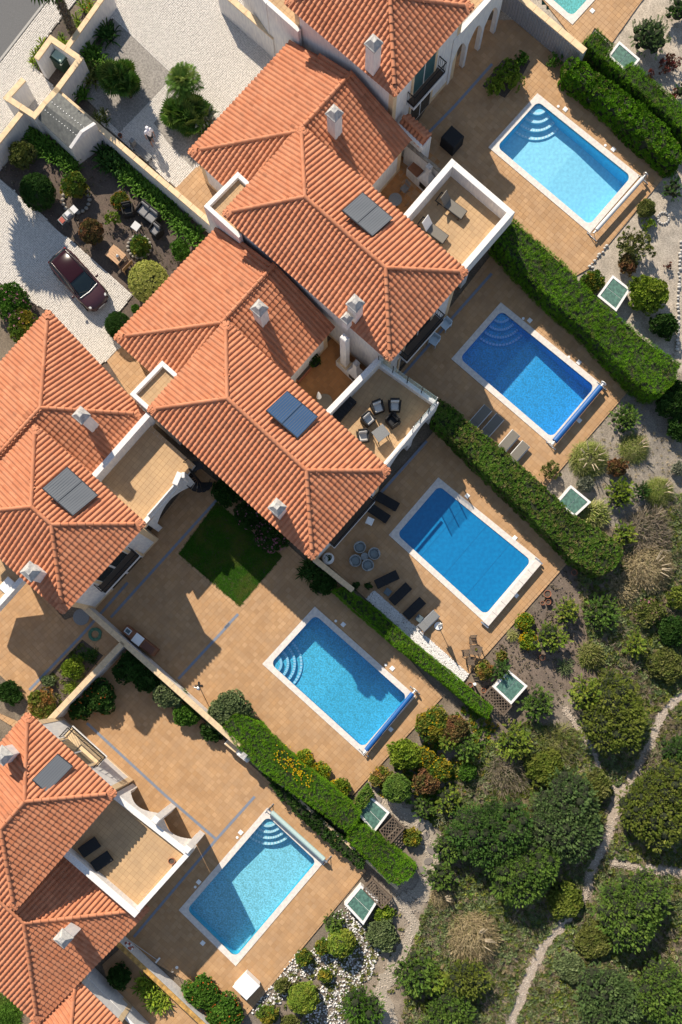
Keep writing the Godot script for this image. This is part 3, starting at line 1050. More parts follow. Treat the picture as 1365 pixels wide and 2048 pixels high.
# a hipped roof over a rectangle; corners in plan: A, B along one long side, then C, D; hips at the A-D end and the B-C end as told
func roof(house: Node3D, called: String, A: Vector2, B: Vector2, C: Vector2, D: Vector2, y: float, rise: float, hip_ad: bool, hip_bc: bool, budget: int) -> void:
	var m0 := (A + D) * 0.5; var m1 := (B + C) * 0.5
	var half := A.distance_to(D) * 0.5
	var ax := (m1 - m0).normalized()
	var k0 := m0 + ax * (half if hip_ad else 0.0)
	var k1 := m1 - ax * (half if hip_bc else 0.0)
	var a := v3(A, y); var b := v3(B, y); var c := v3(C, y); var d := v3(D, y)
	var r0 := v3(k0, y + rise); var r1 := v3(k1, y + rise)
	var faces: Array = [[a, b, r1, r0], [c, d, r0, r1]]
	if hip_bc: faces.append([b, c, r1])
	if hip_ad: faces.append([d, a, r0])
	var body := MB.new()
	var cen := (m0 + m1) * 0.5
	for f in faces:
		var q: Array = f.duplicate()
		var n: Vector3 = ((q[1] as Vector3) - q[0]).cross((q[2] as Vector3) - q[0])
		if n.y < 0: q.reverse()
		if q.size() == 4: body.q4(q[0], q[1], q[2], q[3])
		else: body.t3(q[0], q[1], q[2])
	for k in [[a, b, hip_ad], [b, c, true], [c, d, true], [d, a, true]]:
		var p: Vector3 = k[0]; var q: Vector3 = k[1]
		var dn := Vector3(0, -0.14, 0)
		var nn := (q - p).cross(Vector3.UP)
		if nn.dot(p - v3(cen, y)) > 0: body.q4(p + dn, p, q, q + dn)
		else: body.q4(p + dn, q + dn, q, p)
	if not hip_ad: body.t3(d, a, r0)
	if not hip_bc: body.t3(b, c, r1)
	body.cap(PackedVector2Array([A, B, C, D]), y - 0.14, false)
	var ro := obj(called, body, M.deck, house)
	var tr: Array = []
	for f in faces: face_tiles(f, tr)
	var caps: Array = []
	cap_row(r0, r1, caps)
	var ow := ((A - D) as Vector2).normalized()
	var oa := Vector3(ow.x, 0, ow.y); var oe := Vector3(ax.x, 0, ax.y)
	if hip_bc:
		cap_row(b.lerp(r1, 0.12), r1, caps); cap_row(c.lerp(r1, 0.12), r1, caps)
		corner_fan(b, oa, oe, (r1 - b).normalized(), caps); corner_fan(c, oe, -oa, (r1 - c).normalized(), caps)
	if hip_ad:
		cap_row(a.lerp(r0, 0.12), r0, caps); cap_row(d.lerp(r0, 0.12), r0, caps)
		corner_fan(a, -oe, oa, (r0 - a).normalized(), caps); corner_fan(d, -oa, -oe, (r0 - d).normalized(), caps)
	for t in caps:
		obj("ridge_tile", cap_mesh, M.roof[rng.randi() % 7], ro).transform = t
	tr.sort_custom(func(p, q): return Vector2(p.origin.x, p.origin.z).length_squared() < Vector2(q.origin.x, q.origin.z).length_squared())
	var st: Array = []
	var cs: Array = []
	for i in tr.size():
		if i < budget: obj("tile", tile_mesh, M.roof[rng.randi() % 7], ro).transform = tr[i]
		else:
			st.append(tr[i])
			cs.append(roof_color())
	many("tile_field", tile_mesh, st, cs, ro, M.tint_soft)

func roof_y(A: Vector2, B: Vector2, C: Vector2, D: Vector2, y: float, rise: float, hip_ad: bool, hip_bc: bool, q: Vector2) -> float:
	var half := A.distance_to(D) * 0.5
	var ax := ((B + C) - (A + D)).normalized()
	var t := (q - (A + D) * 0.5).dot(ax)
	var L := A.distance_to(B)
	var s := absf((q - (A + D) * 0.5).dot(Vector2(-ax.y, ax.x)))
	var k := half - s
	if hip_ad: k = minf(k, t)
	if hip_bc: k = minf(k, L - t)
	return y + rise * clampf(k / half, 0.0, 1.0)

func line_box(b: MB, p: Vector2, q: Vector2, w: float, y0: float, y1: float, cham := 0.0) -> MB:
	var d := q - p
	var c := (p + q) * 0.5
	if cham > 0.0: return b.cbox(Vector3(c.x, (y0 + y1) * 0.5, c.y), Vector3(d.length(), y1 - y0, w), yaw(d.x, d.y), cham)
	return b.box(Vector3(c.x, (y0 + y1) * 0.5, c.y), Vector3(d.length(), y1 - y0, w), yaw(d.x, d.y))

# a rendered garden wall with a coping; the line is its top as the photo shows it
func garden_wall(called: String, label: String, line: String, w: float, h: float, cap_mat: Material, group := "rendered walls between the plots", body_mat: Material = null) -> Node3D:
	var p := pts(line, h)
	var root := thing(called, label, "wall", v3(p[0], 0), 0.0, group)
	var o := p[0]
	for i in p.size() - 1:
		var a := p[i] - o; var b := p[i + 1] - o
		var d := (b - a).normalized() * w * 0.5
		obj("wall_body", line_box(MB.new(), a - d * 0.9, b + d * (0.9 if i == p.size() - 2 else -1.0), w - 0.06, -0.2, h - 0.07), body_mat if body_mat else M.white_old, root)
		var n := int(maxf(1.0, (b - a).length() / 0.9))
		for k in n:
			var q0 := (a - d * (1.0 if i == 0 else 1.0)).lerp(b + d, float(k) / n)
			var q1 := (a - d * (1.0 if i == 0 else 1.0)).lerp(b + d, float(k + 1) / n)
			var gap := (q1 - q0).normalized() * 0.004
			obj("coping_slab", line_box(MB.new(), q0 + gap, q1 - gap, w, h - 0.07 - 0.003 * i, h - 0.003 * i, 0.012), cap_mat, root)
	return root

func box_chimney(house: Node3D, px: float, py: float, ytop: float, ybase: float, dx: float, dy: float, side := 0.62) -> void:
	var at := g(px, py, ytop)
	var yw := yaw(dx, dy)
	var b := MB.new().cbox(Vector3(at.x, (ybase + ytop) * 0.5 - 0.15, at.z), Vector3(side, ytop - ybase - 0.3, side), yw, 0.02)
	var ch := obj("chimney", b, M.white, house)
	b = MB.new().cbox(Vector3(at.x, ytop - 0.26, at.z), Vector3(side + 0.16, 0.09, side + 0.16), yw, 0.03)
	var bs := Basis(Vector3.UP, yw)
	var s := side * 0.5 + 0.03
	var t := s * 0.42
	var k: Array = []
	for e in [[s, -0.215], [t, 0.06]]:
		for c in [[-1, 1], [1, 1], [1, -1], [-1, -1]]:
			k.append(Vector3(at.x, ytop + e[1], at.z) + bs * Vector3(c[0] * e[0], 0, c[1] * e[0]))
	for i in 4:
		b.q4(k[i], k[(i + 1) % 4], k[4 + (i + 1) % 4], k[4 + i])
	b.q4(k[4], k[5], k[6], k[7])
	obj("chimney_cap", b, M.chim_cap, ch)
	obj("smoke_slot", MB.new().box(Vector3(at.x, ytop - 0.36, at.z), Vector3(side + 0.006, 0.07, side * 0.6), yw).box(Vector3(at.x, ytop - 0.36, at.z), Vector3(side * 0.6, 0.072, side + 0.007), yw), M.car_dark, ch)

func solar(house: Node3D, corners: String, ys: Array, two: bool, mat: Material) -> void:
	# corners: upper left, upper right, lower right, lower left as seen; ys their heights
	var k: Array = []
	var w := corners.split(" ")
	for i in 4:
		var c := w[i].split(",")
		k.append(g(float(c[0]), float(c[1]), ys[i]))
	var nn: Vector3 = ((k[1] as Vector3) - k[0]).cross((k[2] as Vector3) - k[0]).normalized()
	if nn.y < 0: nn = -nn
	var fr := MB.new()
	plate(fr, k[0], k[1], k[2], k[3], nn, 0.08)
	var root := obj("solar_panel", fr, M.panel_frame, house)
	var n := 2 if two else 1
	for i in n:
		var a: Vector3 = (k[0] as Vector3).lerp(k[1], (i + 0.025) / n); var b: Vector3 = (k[0] as Vector3).lerp(k[1], (i + 0.975) / n)
		var d: Vector3 = (k[3] as Vector3).lerp(k[2], (i + 0.025) / n); var c: Vector3 = (k[3] as Vector3).lerp(k[2], (i + 0.975) / n)
		var pb := MB.new()
		plate(pb, a.lerp(d, 0.03), b.lerp(c, 0.03), b.lerp(c, 0.97), a.lerp(d, 0.97), nn, 0.02, 0.012)
		obj("collector_pane", pb, mat, root)
		var ln := MB.new()
		for j in 8:
			var t := (j + 0.5) / 8.0
			var p := a.lerp(b, t); var q := d.lerp(c, t)
			var e := (b - a).normalized() * 0.012
			plate(ln, (p - e).lerp(q, 0.04), (p + e).lerp(q, 0.04), (q + e).lerp(p, 0.04), (q - e).lerp(p, 0.04), nn, 0.004, 0.017)
		obj("absorber_lines", ln, M.panel_line, root)

func plate(b: MB, p: Vector3, q: Vector3, r: Vector3, s: Vector3, nn: Vector3, th: float, up := 0.0) -> void:
	var k := [p + nn * up, q + nn * up, r + nn * up, s + nn * up]
	if ((k[1] as Vector3) - k[0]).cross((k[2] as Vector3) - k[0]).dot(nn) < 0: k.reverse()
	var dn := -nn * th
	b.q4(k[0], k[1], k[2], k[3])
	b.q4(k[3] + dn, k[2] + dn, k[1] + dn, k[0] + dn)
	for i in 4:
		var a: Vector3 = k[i]; var c: Vector3 = k[(i + 1) % 4]
		b.q4(a, a + dn, c + dn, c)

# a wall whose lower edge follows arches and whose upper edge may swoop: heights at stations along p -> q
func shaped_wall(b: MB, p: Vector2, q: Vector2, w: float, st: Array) -> void:       # st: [t, y0, y1]
	var d := (q - p).normalized()
	var e := Vector2(-d.y, d.x) * w * 0.5
	for i in st.size() - 1:
		var s: Array = st[i]; var t: Array = st[i + 1]
		var a := p.lerp(q, s[0]); var c := p.lerp(q, t[0])
		var k := [v3(a + e, s[1]), v3(c + e, t[1]), v3(c + e, t[2]), v3(a + e, s[2]), v3(a - e, s[1]), v3(c - e, t[1]), v3(c - e, t[2]), v3(a - e, s[2])]
		b.q4(k[0], k[1], k[2], k[3]); b.q4(k[5], k[4], k[7], k[6])
		b.q4(k[3], k[2], k[6], k[7]); b.q4(k[4], k[5], k[1], k[0])
		if i == 0: b.q4(k[4], k[0], k[3], k[7])
		if i == st.size() - 2: b.q4(k[1], k[5], k[6], k[2])

func arches(n: int, pier: float, spring: float, crown: float, top: float) -> Array:    # stations of n arches with piers (a share of the length) between
	var o: Array = []
	var span := (1.0 - pier * (n + 1)) / n
	for i in n:
		var t0 := pier + i * (span + pier)
		o.append([t0 - pier, 0.0, top]); o.append([t0 - 0.0005, 0.0, top])
		for k in 13:
			var x := k / 12.0
			o.append([t0 + span * x, lerpf(spring, crown, sin(PI * x)), top])
		o.append([t0 + span + 0.0005, 0.0, top])
	o.append([1.0, 0.0, top])
	return o

# a pool: L, T, R, B are the outer corners of its coping in photo pixels; steps at the corner named
func pool(called: String, label: String, c4: String, wmat: Array, step: int, covered: bool, cw := 0.38, parts_note := "") -> Node3D:
	var o := pts(c4)
	if MB.area(o) < 0: o.reverse()
	var cen := (o[0] + o[1] + o[2] + o[3]) * 0.25
	var root := thing(called, label, "swimming pool", v3(cen, 0), 0.0, "swimming pools behind the villas")
	var outer := PackedVector2Array(); var inner := PackedVector2Array()
	var inn := Geometry2D.offset_polygon(o, -cw)[0]
	if MB.area(inn) < 0: inn.reverse()
	var rot := PackedVector2Array()
	for i in 4:
		var best := 0
		for j in inn.size():
			if inn[j].distance_to(o[i]) < inn[best].distance_to(o[i]): best = j
		rot.append(inn[best])
	for i in 4:
		var p := rot[i]; var a := (rot[(i + 3) % 4] - p).normalized(); var b := (rot[(i + 1) % 4] - p).normalized()
		var r := 0.36
		for k in 7:
			var t := k / 6.0
			var f := p + a * r + b * r - (b * r).rotated(0) * 0.0
			var ctr := p + (a + b) * r
			var v := (-b).slerp(-a, t)
			inner.append(ctr + v * r - cen)
			outer.append(o[i] - cen + (a * r * (1.0 - t * 2.0) if t < 0.5 else b * r * (t * 2.0 - 1.0)))
			f = p
	# the coping as separate stones
	var cop := MB.new().ring(outer, inner, -0.1, 0.035)
	obj("coping", cop, M.coping, root)
	# the basin: walls and a floor in two slopes
	var long_a := rot[0].distance_to(rot[1]) > rot[1].distance_to(rot[2])
	var q0 := rot[0] - cen; var q1 := rot[1] - cen; var q2 := rot[2] - cen; var q3 := rot[3] - cen
	var dpt := func(p: Vector2) -> float:
		var t := 0.0
		if long_a: t = (p - q0).dot((q1 - q0).normalized()) / q0.distance_to(q1)
		else: t = (p - q1).dot((q2 - q1).normalized()) / q1.distance_to(q2)
		return -(0.85 if t < 0.48 else lerpf(0.85, 1.15, (t - 0.48) / 0.52))
	var walls := MB.new()
	for i in inner.size():
		var a := inner[i]; var b := inner[(i + 1) % inner.size()]
		var ya: float = dpt.call(a); var yb: float = dpt.call(b)
		var k := [v3(a, ya), v3(b, yb), v3(b, 0.0), v3(a, 0.0)]
		var nn: Vector3 = ((k[1] as Vector3) - k[0]).cross((k[2] as Vector3) - k[0])
		if nn.dot(-v3(a, 0)) < 0: k.reverse()
		walls.q4(k[0], k[1], k[2], k[3])
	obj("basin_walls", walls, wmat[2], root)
	var fl := MB.new()
	var mid0 := (q0.lerp(q1, 0.48) if long_a else q1.lerp(q2, 0.48))
	var ln := (q1 - q0).normalized() if long_a else (q2 - q1).normalized()
	for half in 2:
		var cut := PackedVector2Array()
		var wide := Vector2(-ln.y, ln.x) * 20.0
		var far := ln * 20.0 * (-1.0 if half == 0 else 1.0)
		var box := PackedVector2Array([mid0 - wide, mid0 + wide, mid0 + wide + far, mid0 - wide + far])
		for piece in Geometry2D.intersect_polygons(inner, box):
			var t := Geometry2D.triangulate_polygon(piece)
			for i in range(0, t.size(), 3):
				var A := piece[t[i]]; var B := piece[t[i + 1]]; var C := piece[t[i + 2]]
				var a := v3(A, dpt.call(A + ln * (-0.001 if half == 0 else 0.001))); var b := v3(B, dpt.call(B)); var c := v3(C, dpt.call(C))
				if (b - a).cross(c - a).y > 0: fl.t3(a, b, c)
				else: fl.t3(a, c, b)
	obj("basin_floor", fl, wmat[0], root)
	if covered:
		var cv := MB.new()
		cv.prism(inner, -0.07, -0.02)
		var cover := obj("bubble_cover", cv, M.pool_cover, root)
		for t in [0.27, 0.52, 0.77]:
			var a := q0.lerp(q1, t) if long_a else q1.lerp(q2, t)
			var b := q3.lerp(q2, t) if long_a else q0.lerp(q3, t)
			var off := (b - a).normalized() * 0.02
			obj("cover_seam", line_box(MB.new(), a + off, b - off, 0.035, -0.019, -0.008), M.seam, cover)
	else:
		if step >= 0:
			var p := rot[step] - cen
			var a := (rot[(step + 3) % 4] - rot[step]).normalized(); var b := (rot[(step + 1) % 4] - rot[step]).normalized()
			for k in 4:
				var r := 0.75 + 0.42 * k
				var sec := PackedVector2Array([p])
				for j in 15:
					sec.append(p + b.slerp(a, j / 14.0) * r)
				var y := -0.16 - 0.2 * k
				for piece in Geometry2D.intersect_polygons(sec, inner):
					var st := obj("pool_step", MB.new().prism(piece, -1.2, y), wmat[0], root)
					var nose := MB.new()
					for j in 14:
						var u0 := b.slerp(a, (j + 0.15) / 14.0) if j > 0 else b.slerp(a, 0.25 / 14.0)
						var u1 := b.slerp(a, (j + 0.85) / 14.0) if j < 13 else b.slerp(a, 13.75 / 14.0)
						for w in 1:
							var A := v3(p + u0 * (r - 0.16), y + 0.006); var B := v3(p + u1 * (r - 0.16), y + 0.006)
							var C := v3(p + u1 * (r - 0.02), y + 0.006); var D := v3(p + u0 * (r - 0.02), y + 0.006)
							if not Geometry2D.is_point_in_polygon(p + u0 * r, inner) : continue
							if (B - A).cross(C - A).y > 0: nose.q4(A, B, C, D)
							else: nose.q4(A, D, C, B)
					if nose.v.size(): obj("step_nosing", nose, wmat[1], st)
		var wa := MB.new().cap(inner, -0.09, true)
		obj("water", wa, M.water, root)
	var ho := PackedVector2Array()
	for q in o: ho.append(q)
	pools.append(ho)
	return root

func pool_mats(r: float, gg: float, b: float, tex := "ripple_light") -> Array:
	return [mk(r, gg, b, 0.5, tex, 0.55), mk(minf(1, r * 1.3 + 0.25), minf(0.85, gg * 1.1 + 0.1), minf(0.9, b + 0.08), 0.5, "soft", 1.0), mk(r * 0.22, gg * 0.92, minf(0.92, b * 1.1), 0.5, tex, 0.55)]  # last, for the walls: bluer, with water depth and shade painted in

# ---------------------------------------------------------------- the scene
func _ready() -> void:
	rng.seed = 5
	var cam := Camera3D.new()
	cam.name = "camera"
	add_child(cam)
	cam.position = Vector3(0, H, 0)
	cam.rotation_degrees = Vector3(-90, 0, 0)
	# the photograph is a crop: the point straight below the lens lies at pixel (700, 1330) of 1365 x 2048
	cam.set_frustum(2048.0 / 1750.0, Vector2((682.5 - 700.0) / 1750.0, (1330.0 - 1024.0) / 1750.0), 1.0, 1200.0)
	cam.current = true
	var we := WorldEnvironment.new()
	we.name = "environment"
	var env := Environment.new()
	env.background_mode = Environment.BG_SKY
	var sky := Sky.new()
	var sm := ProceduralSkyMaterial.new()
	sm.sky_top_color = Color(0.42, 0.495, 0.60)
	sm.sky_horizon_color = Color(0.775, 0.785, 0.79)
	sm.ground_bottom_color = Color(0.30, 0.27, 0.22)
	sm.ground_horizon_color = Color(0.55, 0.58, 0.6)
	sm.sky_curve = 0.15
	sky.sky_material = sm
	env.sky = sky
	env.tonemap_mode = Environment.TONE_MAPPER_LINEAR
	env.tonemap_exposure = 1.5
	env.sdfgi_enabled = true
	env.ssao_enabled = true
	env.ssil_enabled = true
	env.background_energy_multiplier = 1.0
	we.environment = env
	add_child(we)
	var sun := DirectionalLight3D.new()
	sun.name = "sun"
	add_child(sun)
	var elev := deg_to_rad(37.0)
	var dir := Vector3(0.44 * cos(elev), -sin(elev), 0.898 * cos(elev))
	sun.look_at_from_position(Vector3.ZERO, dir, Vector3.UP)
	sun.light_energy = 1.6
	sun.light_color = Color(1.0, 0.95, 0.87)
	sun.light_angular_distance = 0.5
	sun.shadow_enabled = true
	make_materials()
	make_twigs()
	make_tile()
	build_pools()
	build_paving()
	build_ground()
	build_houses()
	build_walls()
	build_objects()
	build_plants()

func build_pools() -> void:
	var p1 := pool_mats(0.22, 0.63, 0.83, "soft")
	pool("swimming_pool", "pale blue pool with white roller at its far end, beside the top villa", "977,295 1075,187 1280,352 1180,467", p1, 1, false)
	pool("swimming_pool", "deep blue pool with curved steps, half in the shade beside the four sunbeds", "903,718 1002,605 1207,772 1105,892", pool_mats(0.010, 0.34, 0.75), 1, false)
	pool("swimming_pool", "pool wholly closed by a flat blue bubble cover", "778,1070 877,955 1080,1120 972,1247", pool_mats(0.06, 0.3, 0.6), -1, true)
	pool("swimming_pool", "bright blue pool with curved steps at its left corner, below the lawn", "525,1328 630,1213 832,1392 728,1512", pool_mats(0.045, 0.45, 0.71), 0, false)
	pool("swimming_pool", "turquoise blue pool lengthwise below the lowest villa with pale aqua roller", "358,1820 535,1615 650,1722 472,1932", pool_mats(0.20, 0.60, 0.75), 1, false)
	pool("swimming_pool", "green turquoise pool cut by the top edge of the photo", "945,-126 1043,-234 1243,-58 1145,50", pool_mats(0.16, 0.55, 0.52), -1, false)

func build_ground() -> void:
	# one sheet: a fine grid round the villas that the pools are cut from, and a coarse surround to the horizon
	var zones := [
		[pts("1010,-60 1365,-60 1460,-60 1460,420 1430,700 1365,800 1300,790 1180,680 1060,560 1000,450"), Color(0.54, 0.465, 0.38)],
		[pts("1200,690 1300,790 1460,700 1460,1040 1330,1030 1200,1060 1090,1000 1090,960 1240,800"), Color(0.33, 0.285, 0.235)],
		[pts("940,1345 1140,1120 1200,1150 1230,1230 1190,1330 1230,1400 1140,1480 1040,1420 990,1400"), Color(0.20, 0.155, 0.125)],
		[pts("-80,280 60,200 200,250 450,450 560,700 420,760 200,760 -80,520"), Color(0.135, 0.10, 0.080)],
		[pts("480,2060 490,2020 740,1740 830,1760 850,1840 780,1960 790,2060"), Color(0.24, 0.195, 0.155)],
		[pts("740,1580 820,1500 900,1400 1000,1420 1000,1560 900,1700 850,1840 800,1780"), Color(0.26, 0.21, 0.165)],
		[pts("720,1590 745,1575 800,1625 870,1650 885,1720 860,1790 850,1830 810,1830 780,1760 835,1740 850,1690 790,1640"), Color(0.40, 0.34, 0.28)],
		[pts("30,120 210,-30 330,-30 330,100 150,250"), Color(0.13, 0.10, 0.08)],
	]
	zones.append([pts("1150,1870 1200,1900 1230,1960 1150,1965 1110,1930"), Color(0.36, 0.30, 0.25)])
	zones.append([pts("1270,1700 1420,1720 1420,1790 1320,1770"), Color(0.38, 0.32, 0.27)])
	var base := Color(0.215, 0.17, 0.125)
	var nz := FastNoiseLite.new()
	nz.frequency = 0.5
	nz.fractal_octaves = 4
	var nb := FastNoiseLite.new()
	nb.frequency = 0.12
	nb.seed = 4
	var step := 0.3
	var x0 := -24.0; var z0 := -45.0
	var nx := 160; var nzc := 236
	var col: Array = []
	var ys := PackedFloat32Array()
	for j in nzc + 1:
		for i in nx + 1:
			var q := Vector2(x0 + i * step, z0 + j * step)
			var w := q + Vector2(nz.get_noise_2d(q.x, q.y), nz.get_noise_2d(q.x + 90, q.y)) * 0.9
			var c := base
			for z in zones:
				if Geometry2D.is_point_in_polygon(w, z[0]): c = z[1]
			var near := 9.0
			if q.x > 1.0 and q.y > 0.0:
				for s in path_line.size() - 1:
					if path_half[s] > 0.0: near = minf(near, w.distance_to(Geometry2D.get_closest_point_to_segment(w, path_line[s], path_line[s + 1])))
			c = c.lerp(Color(0.38, 0.315, 0.25), clampf(1.3 - near, 0.0, 0.75))
			var t := nz.get_noise_2d(q.x * 2.5, q.y * 2.5 + 40)
			var t2 := nb.get_noise_2d(q.x, q.y)
			var k := 1.0 + 0.35 * t + 0.3 * t2
			col.append(Color(c.r * k, c.g * k * (1.0 - 0.04 * t2), c.b * k * (1.0 - 0.10 * t2)))
			ys.append(-0.075 + 0.02 * t)
	var b := MB.new()
	var holes: Array = []
	for p in pools: holes.append(Geometry2D.offset_polygon(p, -0.12)[0])
	for j in nzc:
		for i in nx:
			var a := Vector2(x0 + i * step, z0 + j * step)
			var c := a + Vector2(step, step) * 0.5
			var hit := false
			for h in holes:
				if Geometry2D.is_point_in_polygon(c, h) or Geometry2D.is_point_in_polygon(a, h) or Geometry2D.is_point_in_polygon(a + Vector2(step, 0), h) or Geometry2D.is_point_in_polygon(a + Vector2(0, step), h) or Geometry2D.is_point_in_polygon(a + Vector2(step, step), h):
					hit = true
			if hit: continue
			var k := j * (nx + 1) + i
			var A := Vector3(a.x, ys[k], a.y); var B := Vector3(a.x + step, ys[k + 1], a.y)
			var C := Vector3(a.x + step, ys[k + nx + 2], a.y + step); var D := Vector3(a.x, ys[k + nx + 1], a.y + step)
			var s := b.v.size()
			b.s3(A, C, B, Vector3.UP, Vector3.UP, Vector3.UP)
			b.s3(A, D, C, Vector3.UP, Vector3.UP, Vector3.UP)
			b.c[s] = col[k]; b.c[s + 1] = col[k + 1]; b.c[s + 2] = col[k + nx + 2]
			b.c[s + 3] = col[k]; b.c[s + 4] = col[k + nx + 2]; b.c[s + 5] = col[k + nx + 1]
	b.col = base
	var x1 := x0 + nx * step; var z1 := z0 + nzc * step
	for r in [[-400.0, -400.0, 400.0, z0], [-400.0, z1, 400.0, 400.0], [-400.0, z0, x0, z1], [x1, z0, 400.0, z1]]:
		var A := Vector3(r[0], -0.08, r[1]); var B := Vector3(r[2], -0.08, r[1]); var C := Vector3(r[2], -0.08, r[3]); var D := Vector3(r[0], -0.08, r[3])
		b.q4(A, D, C, B)
	struct("ground", b, M.ground)

func strip(line: String, widths: Array, y: float, jag: float) -> MB:
	var p := pts(line)
	var b := MB.new()
	var L: Array = []
	for i in p.size() - 1:
		var n := 14
		for k in n:
			var t := float(k) / n
			var q := p[i].lerp(p[i + 1], t)
			var d := ((p[mini(i + 2, p.size() - 1)] - p[i]) if t > 0.5 else (p[i + 1] - p[maxi(i - 1, 0)])).normalized()
			var e := Vector2(-d.y, d.x)
			var w := lerpf(widths[i], widths[i + 1], t) * S * 0.5
			L.append([q + e * (w + rng.randf_range(-jag, jag)), q - e * (w + rng.randf_range(-jag, jag))])
	for i in L.size() - 1:
		var A := v3(L[i][0], y); var B := v3(L[i + 1][0], y); var C := v3(L[i + 1][1], y); var D := v3(L[i][1], y)
		if (B - A).cross(C - A).y > 0: b.q4(A, B, C, D)
		else: b.q4(A, D, C, B)
	return b

func cobbles(called: String, outline: String, y: float, a: String, holes: Array) -> void:
	var root := Node3D.new()
	root.name = numbered(called)
	add_child(root)
	root.set_meta("kind", "structure")
	var o := pts(outline)
	obj("bedding", MB.new().cap(o, y - 0.022, true), M.bedding, root)
	var l := pts(a)
	var d := (l[1] - l[0]).normalized()
	var e := Vector2(-d.y, d.x)
	var lo := Vector2(1e9, 1e9); var hi := -lo
	for q in o:
		var w := Vector2((q - l[0]).dot(d), (q - l[0]).dot(e))
		lo = lo.min(w); hi = hi.max(w)
	var s := 0.115
	var tr: Array = []
	var cs: Array = []
	for i in range(floori(lo.x / s), ceili(hi.x / s)):
		for j in range(floori(lo.y / s), ceili(hi.y / s)):
			var q := l[0] + d * (i + 0.5 + rng.randf_range(-0.1, 0.1)) * s + e * (j + 0.5 + rng.randf_range(-0.1, 0.1)) * s
			if not Geometry2D.is_point_in_polygon(q, o) or inside_any(q, holes): continue
			tr.append(Transform3D(Basis(Vector3.UP, yaw(d.x, d.y) + rng.randf_range(-0.2, 0.2)) * Basis(Vector3.RIGHT, rng.randf_range(-0.06, 0.06)), v3(q, y - 0.02 + rng.randf_range(-0.004, 0.004))))
			var k := rng.randf_range(0.90, 1.08)
			cs.append(Color(0.60 * k, 0.56 * k, 0.515 * k))
	var st := MB.new().cbox(Vector3.ZERO, Vector3(s * 0.9, 0.04, s * 0.9), 0, 0.012).mesh()
	many("cobble_field", st, tr, cs, root, M.tint)

